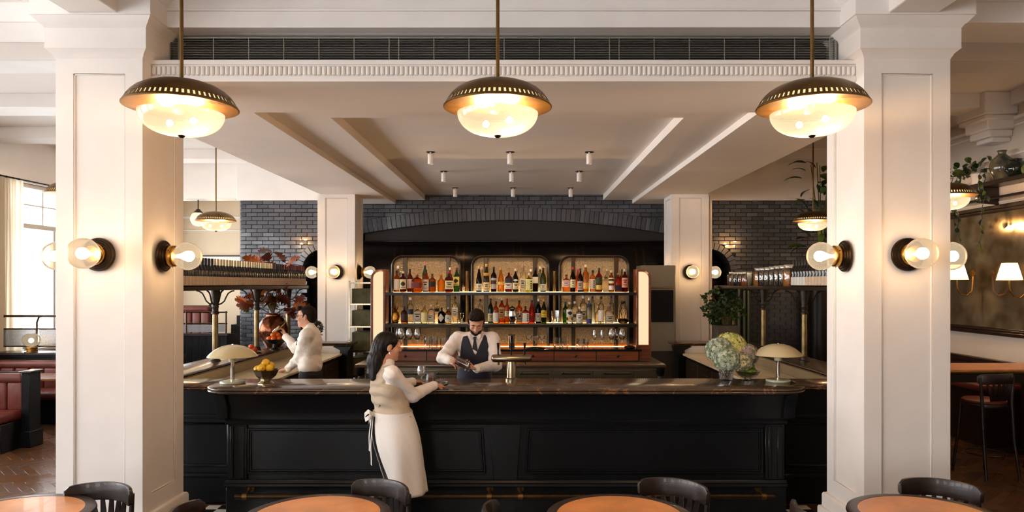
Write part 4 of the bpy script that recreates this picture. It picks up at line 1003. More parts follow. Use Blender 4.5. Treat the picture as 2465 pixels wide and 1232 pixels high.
# gold pineapple, silver jug, mixing glass, ornament decanter
s = YB/F_PX
t = thing('pineapple_jar', 'gold metal pineapple jar with leafy crown on the lower shelf', 'jar', (PX(952, YB), YB, Z2))
goldm = mat('gold_hammered', (206, 150, 60), rough=.25, metal=1., bump=.6, bscale=90)
obj('fruit', MB().lathe([(.0, 0), (.035, 0), (.047, .02), (.054, .06), (.052, .1), (.044, .135), (.03, .155), (.012, .162)], 24), goldm, t)
lf = MB().prism([(-.012, 0), (.012, 0), (.014, .03), (.004, .075), (0, .085)], -.0015, .0015, 'y').mesh('leaf', mat('gold_leaf_dark', (120, 80, 40), rough=.35, metal=.9))
for k in range(9): link('leaf', lf, t, (0, 0, .155), (0, .25+.28*(k % 3), 2*PI*k/9))
t = thing('jug', 'polished silver jug with handle and spout on the lower shelf', 'jug', (PX(1233, 9.225), 9.225, Z2))
obj('body', MB().lathe([(0, 0), (.03, 0), (.034, .01), (.03, .02), (.052, .07), (.056, .11), (.05, .15), (.05, .185), (.054, .195), (.05, .195), (.046, .18)], 24), chrome, t)
obj('handle', MB().tube([(.05, 0, .18), (.09, 0, .17), (.1, 0, .12), (.055, 0, .08)], .006, 8), chrome, t); obj('lid', MB().lathe([(.05, .195), (.04, .21), (.015, .222), (.0, .236)], 18), chrome, t)
t = thing('mixing_glass', 'cut crystal mixing glass beside the bright green bottle', 'glass', (PX(1338, YB), YB, Z2))
obj('body', MB().lathe([(0, .0), (.052, 0), (.056, .02), (.062, .165), (.058, .165), (.05, .02), (0, .015)], 16, sup=2.), crystal, t, ang=10)
t = thing('ship_ornament', 'dark glass and wire ornament at the end of the lower shelf', 'ornament', (PX(1500, 9.36), 9.36, Z2))
obj('bowl', MB().lathe([(0, 0), (.05, 0), (.07, .02), (.082, .06), (.07, .065), (.055, .03), (0, .02)], 16), clear_glass('smoked_glass', (150, 130, 110), body=.25), t)
for k in range(4): a = k*1.6; obj('wire', MB().tube([(.05*math.cos(a), .05*math.sin(a), .05), (.06*math.cos(a+.4), .06*math.sin(a+.4), .16), (.02*math.cos(a), .02*math.sin(a), .27)], .005, 6), blackmetal, t)
obj('ring', MB().lathe([(.026, .26), (.03, .275), (.026, .29), (.022, .275), (.026, .26)], 14), blackmetal, t)
t = thing('jigger', 'small silver double jigger beside the brass post on the lower shelf', 'jigger', (PX(1112, 9.32), 9.32, Z2))
obj('body', MB().lathe([(0, .002), (.026, 0), (.024, .02), (.009, .05), (.008, .056), (.022, .09), (.024, .11), (.02, .105)], 18), chrome, t); obj('ring', MB().lathe([(.02, .112), (.026, .122), (.02, .132), (.014, .122), (.02, .112)], 14, c=(0, 0, .01)), chrome, t)
t = thing('paper_tray', 'flat pale tray lying on the lower shelf behind the bartender', 'tray', (PX(1125, 9.28), 9.28, Z2))
obj('tray', MB().box(-.08, .08, -.05, .05, 0, .012), OFFW, t, bevel=.004); obj('card', MB().box(-.06, .06, -.03, .04, .0125, .018), mat('card', (230, 214, 170), rough=.6), t)

# --- glasses on the slab
GZ = 1.1645; GY = 9.15+.12
def balloon(loc, h, r, lab, grp='stemmed glasses on the back bar slab', name='wine_glass'):
    t = thing(name, lab, 'glass', loc, group=grp)
    obj('foot', MB().lathe([(0, .0), (r*.85, 0), (r*.85, .002), (.012, .008), (0, .009)], 20), glassm, t); obj('stem', MB().lathe([(.006, .007), (.004, h*.2), (.007, h*.42)], 10), glassm, t)
    obj('bowl', MB().lathe([(0, h*.42), (r*.5, h*.44), (r*.9, h*.54), (r, h*.66), (r*.95, h*.8), (r*.78, h*.97), (r*.74, h), (r*.73, h), (r*.9, h*.8), (r*.95, h*.66), (r*.86, h*.55), (r*.45, h*.46), (0, h*.45)], 24), crystal, t); return t
for p, a, lab in ((966, 50, 'balloon wine glass beside the waitress head'), (985, 48, 'balloon wine glass between two others near the waitress'), (1005, 48, 'balloon wine glass next to the cut tumblers'), (1431, 44, 'slim stemmed glass next to the tumblers'), (1449, 44, 'slim stemmed glass next to a balloon glass'), (1472, 48, 'large balloon glass beside a slim stemmed one'), (1483, 46, 'large balloon glass in the rear of the pair'), (1497, 48, 'large balloon glass next to the black ashtray'), (955, 48, 'balloon wine glass partly behind the waitress')):
    s = GY/F_PX; balloon((PX(p, GY), GY+(.1 if p in (1483, 955) else 0), GZ), a*s, (.028 if a == 44 else .052), lab)
def tumbler(loc, r, h, lab, grp='tumblers on the back bar slab', m=crystal, name='tumbler'):
    t = thing(name, lab, 'glass', loc, (0, 0, .2), grp)
    obj('cup', MB().lathe([(0, 0), (r*.92, 0), (r, .01), (r*1.03, h), (r*.96, h), (r*.9, .02), (0, .018)], 14), m, t, ang=12)
    cut = MB()
    for k in range(14):
        a = 2*PI*k/14; cut.box(-.002, .002, -.0015, .0015, 0, 1)
        for q in range(len(cut.v)-8, len(cut.v)):
            x, y, z = cut.v[q]; rr = r*1.02; cut.v[q] = ((rr+y)*math.cos(a)-x*math.sin(a), (rr+y)*math.sin(a)+x*math.cos(a), .012+z*h*.6)
    o = obj('cut_flutes', cut, m, t, merge=False); o['kind'] = 'stuff'; return t
for p, w, h_, dy, lab in ((1029, 15, 28, 0, 'cut crystal tumbler beside the balloon glasses'), (1046, 16, 28, 0, 'cut crystal tumbler between the balloon glasses and the bartender'), (1068, 17, 24, 0, 'low crystal tumbler behind the bartender elbow'), (1078, 15, 24, .08, 'low crystal tumbler half hidden behind another'), (1342, 17, 26, 0, 'heavy fluted crystal tumbler beside the coupe tray'), (1360, 17, 26, 0, 'heavy fluted crystal tumbler, second of the pair by the coupe tray'), (1396, 17, 23, 0, 'round cut tumbler beside the fluted ones'), (1411, 12, 23, 0, 'small cut tumbler beside the slim stemmed glass')):
    s = GY/F_PX; tumbler((PX(p, GY), GY+dy, GZ), w*s/2, h_*s, lab)
t = thing('serving_tray', 'round silver tray carrying three coupes on the back bar slab', 'tray', (PX(1290, GY), GY, GZ))
obj('dish', MB().lathe([(0, 0), (.12, 0), (.14, .008), (.142, .012), (.135, .01), (.115, .004), (0, .004)], 28), chrome, t); obj('foot_ring', MB().lathe([(.1, .0), (.104, .003), (.1, .004)], 20), chrome, t)
def coupe(loc, h, r, lab, grp='coupes on the silver tray'):
    t = thing('coupe_glass', lab, 'glass', loc, group=grp)
    obj('foot', MB().lathe([(0, .0), (r*.7, 0), (r*.7, .002), (.008, .007), (0, .008)], 18), glassm, t); obj('stem', MB().lathe([(.005, .006), (.0035, h*.3), (.006, h*.55)], 10), glassm, t)
    obj('bowl', MB().lathe([(0, h*.55), (r*.4, h*.58), (r*.85, h*.74), (r, h), (r*.96, h), (r*.8, h*.76), (0, h*.6)], 20), crystal, t)
for k, (p, dy) in enumerate(((1273, 0), (1290, -.02), (1305, .02))): coupe((PX(p, GY), GY+dy, GZ+.0045), .155, .044, ('coupe glass on the silver tray nearest the steel shaker', 'coupe glass in the centre of the silver tray', 'coupe glass on the silver tray nearest the fluted tumblers')[k])
t = thing('shaker_tin', 'steel cocktail shaker tin on the back bar slab', 'shaker', (PX(1232, GY), GY, GZ)); obj('cup', MB().lathe([(0, 0), (.036, 0), (.038, .006), (.048, .165), (.05, .17), (.046, .168), (.036, .01), (0, .008)], 24), chrome, t); obj('rim', MB().lathe([(.048, .166), (.052, .17), (.048, .174), (.045, .17), (.048, .166)], 24), chrome, t)
t = thing('ashtray', 'shallow black glass ashtray at the end of the slab', 'ashtray', (PX(1516, 9.2), 9.2, GZ)); obj('dish', MB().lathe([(0, 0), (.06, 0), (.075, .02), (.07, .03), (.055, .012), (0, .008)], 20), blackmetal, t); obj('lid', MB().lathe([(.03, .02), (.04, .03), (.02, .042), (0, .044)], 16), blackmetal, t)

# --- wine bottles on the overhead shelf
winem = mat('dark_wine_glass', (22, 17, 15), rough=.12, spec=.6, coat=.3)
paper = mat('wine_label_paper', (218, 192, 164), rough=.7, noise=.12, nscale=40)
wb_body = MB().lathe([(0, 0), (.034, 0), (.037, .004), (.037, .175), (.034, .198), (.022, .22), (.0145, .24), (.0135, .305)], 14).mesh('body', winem)
wb_lab = MB().grid([[(.0376*math.cos(a), .0376*math.sin(a), z) for a in [2*PI*j/14 for j in range(14)]] for z in (.02, .05, .115)], closed=True).mesh('label', paper)
def capsule(col): return MB().lathe([(.0148, .242), (.0148, .308), (.013, .312), (0, .312)], 12).mesh('capsule', mat('capsule_%02x%02x%02x' % col, col, rough=.4, metal=.1))
caps = {'cream': capsule((206, 190, 150)), 'black': capsule((26, 24, 22)), 'red': capsule((104, 26, 28)), 'plum': capsule((46, 20, 22))}
wprot = {}
def wine(x, y, z, kind, lab, grp):
    if kind not in wprot:
        t = tag(link('wine_bottle', wb_body, None, (x, y, z)), lab, 'bottle', grp)
        link('capsule', caps[kind], t); link('label', wb_lab, t); wprot[kind] = t; return t
    return dup(wprot[kind], (x, y, z), RND.uniform(0, 6), lab, grp)
for row, xr in enumerate((-3.38, -3.47)):
    y = 6.95 if row == 0 else 6.9
    while y < 11.12:
        kind = 'black' if y < 7.86 else ('cream' if y < 9.72 else ('plum' if y < 10.1 else 'red'))
        word = {'black': 'dark wine bottle with a black capsule', 'cream': 'dark wine bottle with a cream capsule', 'plum': 'dark wine bottle with a plum capsule', 'red': 'dark wine bottle with a red capsule'}[kind]
        wine(xr+RND.uniform(-.003, .003), y, SHT, kind, word+(' in the outer row on the overhead shelf' if row == 0 else ' in the inner row of the overhead shelf'), 'wine bottles with %s capsules, %s row' % (kind, 'outer' if row == 0 else 'inner'))
        y += .0785 if row == 0 else .083

# --- jars and bottles on the other overhead shelf
jarglass = clear_glass('jar_glass', (250, 244, 230), body=.12)
def jar(loc, r, h, fill, lab, lid=True, stop=False, grp='preserving jars on the overhead shelf'):
    t = thing('glass_jar', lab, 'jar', loc, group=grp)
    obj('body', MB().lathe([(0, 0), (r*.92, 0), (r, .012), (r, h*.76), (r*.9, h*.85), (r*.72, h*.9), (r*.72, h)], 22), jarglass, t)
    obj('contents', MB().lathe([(0, .006), (r*.9, .006), (r*.95, .02), (r*.95, h*.7), (0, h*.7)], 18), mat('contents_%02x%02x%02x' % fill, fill, rough=.25, noise=.3, nscale=20), t)
    if stop: obj('stopper', MB().lathe([(r*.3, h*.98), (r*.36, h*1.02), (r*.42, h*1.12), (r*.3, h*1.15), (0, h*1.15)], 16), jarglass, t)
    else: obj('lid', MB().lathe([(r*.8, h*.94), (r*.84, h*.95), (r*.84, h*1.0), (r*.78, h*1.03), (0, h*1.03)], 20), mat('jar_lid', (180, 168, 146), rough=.3, metal=.4), t)
    return t
XJ = mx(-3.42)
def jy(p, X=XJ): return X*F_PX/(p-VPX)
DK1, DK2, ORG, OLJ = (40, 18, 12), (28, 18, 14), (170, 84, 24), (60, 44, 20)
for k, (p, r, h_, fill, stop, lab) in enumerate(((1766, .085, .21, (120, 70, 40), True, 'tall glass jar with ground stopper on the overhead shelf near the brick arch'), (1776, .08, .2, DK1, False, 'dark filled jar beside the stoppered one'), (1787, .08, .2, DK2, False, 'preserving jar with black contents beside dark ones'), (1798, .085, .2, ORG, False, 'jar of orange preserve behind the steel cup'), (1828, .075, .24, (196, 130, 40), False, 'tall jar of golden liquid next to the steel cup'), (1838, .07, .24, DK1, False, 'tall jar of dark liquid after the golden one'), (1850, .07, .24, DK2, False, 'tall jar of black liquid after the dark one'), (1862, .07, .245, (60, 40, 36), False, 'tall jar of brown liquid among the row of tall jars'), (1874, .07, .25, (50, 30, 24), False, 'tall jar of deep brown liquid near the row end'), (1886, .07, .25, DK2, False, 'tall jar of ink dark liquid second before the wine bottles'), (1899, .07, .255, (190, 120, 20), False, 'tall jar of yellow oil right beside the wine bottles'))):
    jar((XJ, jy(p), SHT), r, h_, fill, lab, stop=stop)
t = thing('measuring_cup', 'ribbed steel cup between jars on the overhead shelf', 'cup', (XJ-.04, jy(1815), SHT)); obj('body', MB().lathe([(0, 0), (.05, 0), (.055, .01), (.07, .19), (.066, .19), (.05, .012), (0, .01)], 20), steel, t); obj('rim', MB().lathe([(.068, .186), (.074, .19), (.068, .194), (.064, .19), (.068, .186)], 20), steel, t)
wl_lab = mat('plain_white_label', (226, 220, 208), rough=.6)
XW = mx(-3.43); y = jy(1912, XW); k = 0
while y > 6.95:
    kind = 'black' if k % 5 else 'plum'
    t = dup(wprot['black' if k < 9 else 'plum'], (XW, y, SHT), RND.uniform(0, 6), 'dark wine bottle standing after the jars on the overhead shelf', 'wine bottles after the jars')
    if k < 5:
        for c in t.children:
            if c.name.startswith('label'):
                c.data = c.data.copy(); c.data.materials[0] = wl_lab
        t['label'] = 'wine bottle with bright white label beside the jars on the overhead shelf'; t['group'] = 'white labelled bottles by the jars'
    y -= .083; k += 1
# ================================================================== FRUIT, FLOWERS, SMALL THINGS ON THE BAR
lemonm = mat('lemon_skin', (236, 186, 40), rough=.42, noise=.08, nscale=12, bump=.25, bscale=140)
limem = mat('lime_skin', (110, 146, 40), rough=.35, noise=.25, nscale=9, bump=.2, bscale=140)
orangem = mat('orange_skin', (226, 106, 22), rough=.42, noise=.15, nscale=8, bump=.25, bscale=140)
persm = mat('persimmon_skin', (206, 74, 20), rough=.3, noise=.15, nscale=6)
stemm = mat('stem_green', (70, 80, 34), rough=.6)
def fruit(name, loc, r, m, lab, grp, tip=.0, rot=(0, 0, 0), sq=1., stem=True):
    pr = [(0, -1-tip), (.12, -1-tip*.4)]+[(math.sin(PI*i/10), -math.cos(PI*i/10)) for i in range(1, 10)]+[(.12, 1+tip*.4), (0, 1+tip)]
    pr.sort(key=lambda q: q[1]); t = thing(name, lab, name, loc, rot, grp)
    obj('flesh', MB().lathe([(a*r, b*r*sq) for a, b in pr], 16), m, t)
    if stem: obj('stem_scar', MB().lathe([(0, r*sq*(1+tip)-.001), (.005, r*sq*(1+tip)-.001), (.004, r*sq*(1+tip)+.003), (0, r*sq*(1+tip)+.003)], 8), stemm, t)
    return t
# lemons in a footed octagonal bowl
y = YG(924, BAR_Z); LX, LYY = PX(640, y), y
t = thing('fruit_bowl', 'dark octagonal pedestal bowl full of lemons on the bar', 'bowl', (LX, LYY, BAR_Z))
bowlm = mat('pewter_brown', (84, 68, 48), rough=.3, metal=.7)
obj('bowl', MB().lathe([(0, .05), (.06, .05), (.09, .075), (.115, .125), (.12, .13), (.114, .13), (.085, .085), (.05, .062), (0, .06)], 8), bowlm, t, ang=12)
obj('pedestal', MB().lathe([(0, 0), (.075, 0), (.075, .008), (.06, .016), (.045, .03), (.05, .052), (0, .052)], 8), mat('bowl_foot_silver', (190, 170, 136), rough=.25, metal=.9), t, ang=12)
for k, (dx, dy, dz, rr, lab) in enumerate(((-.065, -.02, .135, 0, 'lemon low in the pedestal bowl on the lamp side'), (-.02, -.055, .15, .6, 'lemon at the front of the pedestal bowl'), (.045, -.03, .145, 1.2, 'lemon low in the pedestal bowl towards the waiter'), (-.035, .04, .155, 2., 'lemon at the back of the pedestal bowl'), (.03, .04, .16, .3, 'second lemon at the back of the pedestal bowl'), (.0, -.0, .19, 1., 'lemon on top of the pile in the pedestal bowl'))):
    fruit('lemon', (LX+dx, LYY+dy, BAR_Z+dz), .036, lemonm, lab, 'lemons in the pedestal bowl', tip=.22, rot=(PI/2+RND.uniform(-.4, .4), 0, rr))
# limes in a crystal bowl
y = YG(916, BAR_Z); LX, LYY = PX(1800, y), y
t = thing('crystal_bowl', 'cut crystal footed bowl of limes beside the hydrangea vase', 'bowl', (LX, LYY, BAR_Z))
obj('bowl', MB().lathe([(0, .03), (.05, .03), (.09, .05), (.112, .085), (.12, .09), (.116, .094), (.086, .06), (.05, .042), (0, .04)], 18), crystal, t, ang=10)
obj('foot', MB().lathe([(0, 0), (.055, 0), (.055, .006), (.035, .016), (.03, .032), (0, .032)], 18), crystal, t, ang=10)
for k, (dx, dy, dz, lab) in enumerate(((-.045, -.02, .078, 'lime low in the crystal bowl next to the vase'), (.04, -.03, .078, 'lime low in the crystal bowl towards the lamp'), (0, -.06, .085, 'lime at the front of the crystal bowl'), (-.01, .03, .085, 'lime at the back of the crystal bowl'), (.055, .02, .095, 'pale lime at the rim of the crystal bowl'), (-.02, -.01, .135, 'bright green lime on top of the pile'), (.035, .0, .132, 'dull green lime resting on the others'))):
    fruit('lime', (LX+dx, LYY+dy, BAR_Z+dz), .031, limem, lab, 'limes in the crystal bowl', tip=.12, rot=(RND.uniform(0, 3), RND.uniform(0, 3), 0))
# hydrangeas in a crystal vase
y = YG(915, BAR_Z); VX, VY = PX(1748, y), y
t = thing('crystal_vase', 'tall flared cut crystal vase holding the hydrangeas', 'vase', (VX, VY, BAR_Z))
obj('body', MB().lathe([(0, 0), (.052, 0), (.056, .01), (.06, .08), (.074, .19), (.08, .2), (.075, .2), (.054, .08), (.048, .02), (0, .018)], 20), crystal, t, ang=8)
sb = MB()
for i in range(9):
    for j in range(18):
        a = 2*PI*(j+.5*(i % 2))/18; z = .02+i*.02; r = .057+z*.09; sb.sphere((r*math.cos(a), r*math.sin(a), z), .0075, 6, 4, (.6, .6, 1.1))
o = obj('cut_beads', sb, crystal, t, merge=False); o['kind'] = 'stuff'
def floret_head(cols, R, seed, nfl=400, squash=.85):
    rn = random.Random(seed); b = MB()
    for i in range(nfl):
        z = 1-1.75*(i+.5)/nfl; rr = math.sqrt(max(0, 1-z*z)); a = i*2.39996; n = Vector((rr*math.cos(a), rr*math.sin(a), z*squash)); p = n*R*rn.uniform(.93, 1.06); n.normalize()
        u = n.cross(Vector((.3, .2, 1))).normalized(); v = n.cross(u); th = rn.uniform(0, 6); s = R*rn.uniform(.115, .165); b.use(rn.randrange(len(cols)))
        for k in range(4):
            d = u*math.cos(th+k*PI/2)+v*math.sin(th+k*PI/2); e = n.cross(d)
            b.add([p, p+d*s*.45+e*s*.42+n*s*.2, p+d*s*.9+e*s*.3+n*s*.2, p+d*s*1.05+n*s*.1, p+d*s*.9-e*s*.3+n*s*.2, p+d*s*.45-e*s*.42+n*s*.2], [(0, 1, 2, 3, 4, 5)])
    return b
def HM(c): return mat('hydrangea_%02x%02x%02x' % c, c, rough=.6, sheen=.2)
BLUEG = [HM((158, 168, 148)), HM((132, 148, 122)), HM((188, 192, 168)), HM((104, 122, 84))]
LIMEG = [HM((190, 190, 92)), HM((206, 206, 130)), HM((168, 174, 70)), HM((216, 200, 148))]
MAUVE = [HM((164, 140, 136)), HM((136, 136, 118)), HM((182, 164, 150)), HM((108, 118, 92))]
def hydrangea(px, py, Y, R, cols, lab, seed):
    c = PT(px, py, Y); t = thing('hydrangea', lab, 'flower', (VX, VY, BAR_Z+.02), group='hydrangea stems in the crystal vase'); c = c-Vector((VX, VY, BAR_Z+.02))
    h = obj('flower_head', floret_head(cols, R, seed), cols, t, c, merge=False, smooth=False)
    obj('flower_core', MB().sphere((0, 0, 0), R*.88, 12, 8, (1, 1, .85)), HM((84, 104, 72)), h)
    obj('stem', MB().tube([(c.x*.12, c.y*.12, .01), (c.x*.3, c.y*.3, .14), c*.75, c], .006, 7), stemm, t)
hydrangea(1738, 845, VY+.02, .125, BLUEG, 'blue green hydrangea head drooping beside the lamp side away from the limes', 3) if False else None
hydrangea(1733, 842, VY-.02, .13, BLUEG, 'blue green hydrangea head on the white column side of the vase', 3)
hydrangea(1757, 835, VY+.06, .15, LIMEG, 'lime green and cream hydrangea head on top of the bunch', 4)
hydrangea(1750, 866, VY-.12, .12, BLUEG, 'grey green hydrangea head hanging over the vase rim', 5)
hydrangea(1795, 853, VY-.0, .115, MAUVE, 'mauve grey hydrangea head on the mushroom lamp side', 6)
hydrangea(1783, 872, VY-.08, .10, [BLUEG[0], MAUVE[3], LIMEG[3]], 'small mixed hydrangea head above the limes', 8)
# leaves between the heads
def leaf_mesh(name, L, Wd, m, curl=.15, n=6):
    rows = []
    for i in range(n+1):
        u = i/n; w = Wd*math.sin(PI*min(1, u*.96+.04))**.8*(1-.25*u); z = curl*L*math.sin(u*2.2)
        rows.append([(-w/2, u*L, z+.12*w), (0, u*L, z), (w/2, u*L, z+.12*w)])
    return MB().grid(rows).mesh(name, m)
# drinks and tray by the waitress
gx, gy = PX(1015, 6.42), 6.42
balloon((gx, gy, BAR_Z+.006), .158, .042, 'empty stemmed cocktail glass on the bar before the waitress', 'drinks on the bar', 'cocktail_glass')
t = tumbler((PX(1037, 6.45), 6.45, BAR_Z+.006), .042, .088, 'cut rocks glass with amber drink on the bar before the waitress', 'drinks on the bar', name='rocks_glass')
obj('drink', MB().lathe([(0, .019), (.036, .019), (.039, .05), (0, .05)], 16), G((200, 96, 24), .5), t)
t = thing('drinks_tray', 'small dark round serving tray under the drinks by the waitress', 'tray', (PX(1034, 6.42), 6.42, BAR_Z)); obj('dish', MB().lathe([(0, 0), (.16, 0), (.168, .008), (.165, .009), (.158, .004), (0, .004)], 32), blackmetal, t); obj('rim', MB().lathe([(.164, .006), (.17, .009), (.166, .012), (.162, .009), (.164, .006)], 32), chrome, t)
for p, lab in ((1002, 'white folded napkin'),): pass
# shot glasses on the side worktop
for k, p in enumerate((566, 577)):
    yy = YG(890, .95); tumbler((PX(p, yy), yy, .95), .028, .09, ('small frosted cup beside another on the pale worktop by the lemons', 'small frosted cup nearer the waiter on the pale worktop')[k], 'cups on the worktop', m=mat('frosted_cup', (214, 200, 170), rough=.3), name='small_cup')

# --- copper vase with oak branches on the ledge
vy = 10.25; vx = -3.55
coppm = mat('copper_glaze', (112, 62, 38), rough=.12, metal=.75, noise=.3, nscale=7, bump=.2, bscale=60)
t = thing('copper_vase', 'big round copper glazed vase with oak branches on the ledge', 'vase', (vx, vy, BAR_Z))
obj('body', MB().lathe([(0, 0), (.1, 0), (.11, .015), (.16, .08), (.205, .18), (.212, .25), (.19, .34), (.14, .41), (.1, .44), (.098, .46), (.11, .47), (.095, .465), (.085, .45)], 32), coppm, t)
for z in (.18, .22, .26, .3): obj('rib', MB().lathe([(.205-.4*abs(z-.22)*.5, z-.006), (.215-.4*abs(z-.22)*.5, z), (.205-.4*abs(z-.22)*.5, z+.006)], 32), coppm, t)
oakc = [mat('oak_leaf_%d' % i, c, rough=.5, noise=.4, nscale=9) for i, c in enumerate(((156, 72, 34), (120, 50, 28), (90, 40, 26), (176, 100, 50), (110, 100, 40)))]
def oak_leaf(L, m, seed):
    rn = random.Random(seed); n = 14; rows = []
    for i in range(n+1):
        u = i/n; w = L*.36*math.sin(PI*min(1, .06+u*.92))**.7*(1+.42*math.sin(u*n*.98*PI/1.45)); z = .14*L*math.sin(u*2.6+rn.uniform(-.1, .1)); rows.append([(-w, u*L, z+.2*w*.6), (0, u*L, z), (w, u*L, z+.2*w*.6)])
    return MB().grid(rows).mesh('oak_leaf', m)
oaks = [oak_leaf(1., m, i) for i, m in enumerate(oakc)]
def branch(tips, label, seed, n_extra=5, nm='oak_branch', leaves=oaks, base=None, Ls=(.16, .24), grp='oak branches in the copper vase', name_leaf='leaf'):
    rn = random.Random(seed); b0 = Vector((vx, vy, BAR_Z+.44)) if base is None else Vector(base)
    t = thing(nm, label, 'branch', b0, group=grp); tip = Vector(tips[-1])-b0; mid = tip*.5+Vector((0, 0, .06))
    pts = [Vector((0, 0, -.2)), Vector((0, 0, 0)), mid*.6, mid, tip]
    obj('twig', MB().tube(pts, [.009, .008, .007, .006, .003], 7), mat('twig_bark', (70, 46, 30), rough=.7), t)
    anchors = [Vector(p)-b0 for p in tips]+[mid+(tip-mid)*rn.uniform(0, 1)+Vector((rn.uniform(-.04, .04),)*3) for _ in range(n_extra)]
    for p in anchors:
        L = rn.uniform(*Ls); link(name_leaf, rn.choice(leaves), t, p, (rn.uniform(-.9, .9), rn.uniform(-.9, .9), rn.uniform(0, 6.28)), L)
    return t
def tipset(pts, Y=vy): return [tuple(PT(x, y, Y+RND.uniform(-.12, .1))) for x, y in pts]
branch(tipset([(640, 735), (600, 740), (575, 735), (572, 728)]), 'rust brown oak branch reaching out over the dark partition', 1, 5)
branch(tipset([(655, 700), (640, 690), (620, 705)]), 'oak branch with rust leaves just under the wine shelf', 2, 6)
branch(tipset([(665, 640), (650, 625), (628, 620), (622, 606)]), 'tall oak branch rising above the wine bottles by the brick wall', 3, 5)
branch(tipset([(675, 700), (690, 640), (680, 630)]), 'oak branch with dark leaves rising above the wine bottles near the arch', 4, 5)
branch(tipset([(690, 715), (705, 735), (712, 742)]), 'oak branch bending down towards the waiter', 5, 6)
branch(tipset([(668, 690), (672, 705), (660, 720)]), 'short dense oak branch in the middle of the vase', 6, 8)
# oranges in a dark footed bowl, persimmons on a plate
oy = 9.78; ox_ = PX(662, oy)
t = thing('orange_bowl', 'dark footed bowl of small oranges beside the copper vase', 'bowl', (ox_, oy, BAR_Z)); obj('bowl', MB().lathe([(0, .08), (.05, .08), (.1, .1), (.13, .14), (.135, .145), (.128, .145), (.09, .11), (0, .09)], 24), blackmetal, t); obj('foot', MB().lathe([(0, 0), (.07, 0), (.07, .01), (.03, .03), (.028, .08), (0, .08)], 20), blackmetal, t)
for k, (dx, dy, dz) in enumerate(((-.07, -.03, .15), (0, -.06, .15), (.065, -.02, .15), (-.03, .05, .15), (.045, .05, .15), (-.02, -.02, .2), (.035, .01, .2), (0, .0, .245))):
    fruit('orange', (ox_+dx, oy+dy, BAR_Z+dz), .034, orangem, 'small orange in the dark footed bowl, %s' % ('vase side', 'front', 'waiter side', 'back', 'back corner', 'second layer', 'second layer towards the waiter', 'topmost of the pile')[k], 'oranges in the footed bowl')
py_ = 9.2; pxx = PX(641, 9.2)
t = thing('plate', 'flat plate of persimmons on the ledge before the orange bowl', 'plate', (-3.5, 9.3, BAR_Z)); obj('dish', MB().lathe([(0, 0), (.07, 0), (.12, .014), (.13, .018), (.12, .02), (.07, .006), (0, .006)], 28), mat('stone_plate', (150, 132, 108), rough=.4), t); obj('rim', MB().lathe([(.128, .016), (.133, .019), (.128, .022), (.124, .019), (.128, .016)], 28), mat('stone_plate_rim', (110, 90, 70), rough=.4), t)
for k, (dx, dy, dz) in enumerate(((-.05, -.02, .036), (.03, -.04, .036), (.02, .04, .036), (-.01, 0, .085))):
    fruit('persimmon', (-3.5+dx, 9.3+dy, BAR_Z+dz), .036, persm, 'red orange persimmon on the plate, %s' % ('towards the dark partition', 'nearest the worktop', 'nearest the orange bowl', 'topmost one')[k], 'persimmons on the plate', sq=.8)
# --- dark leafy herb pot behind the waiter
def bush(c, R, n, m, seed, L, name='leaf', sc=(1, 1, 1), W=.5):
    rn = random.Random(seed); b = MB()
    for i in range(n):
        d = Vector((rn.gauss(0, 1), rn.gauss(0, 1), rn.gauss(0, 1))).normalized(); p = Vector(c)+Vector((d.x*sc[0], d.y*sc[1], d.z*sc[2]))*R*rn.uniform(.45, 1)**.6
        u = (d+Vector((rn.uniform(-.6, .6), rn.uniform(-.6, .6), rn.uniform(-.2, .8)))).normalized(); v = u.cross(Vector((rn.uniform(-1, 1), rn.uniform(-1, 1), .4))).normalized(); w = u.cross(v); l = L*rn.uniform(.7, 1.2); b.use(rn.randrange(len(m)))
        b.add([p, p+u*l*.35+v*l*W*.5+w*l*.06, p+u*l*.8+v*l*W*.3, p+u*l, p+u*l*.8-v*l*W*.3, p+u*l*.35-v*l*W*.5+w*l*.06], [(0, 1, 2, 3, 4, 5)])
    return b
herb = [mat('herb_%d' % i, c, rough=.6) for i, c in enumerate(((52, 62, 36), (72, 78, 46), (38, 46, 30)))]
t = thing('potted_herb', 'bushy dark green herb in a pot on the ledge behind the waiter', 'plant', (PX(752, 11.05), 11.05, BAR_Z)); obj('pot', MB().lathe([(0, 0), (.06, 0), (.08, .12), (.076, .12), (.06, .1), (0, .1)], 18), mat('grey_pot', (112, 106, 96), rough=.6), t)
o = obj('foliage', bush((0, 0, .2), .15, 420, herb, 5, .05), herb, t, merge=False, smooth=False); o['kind'] = 'stuff'
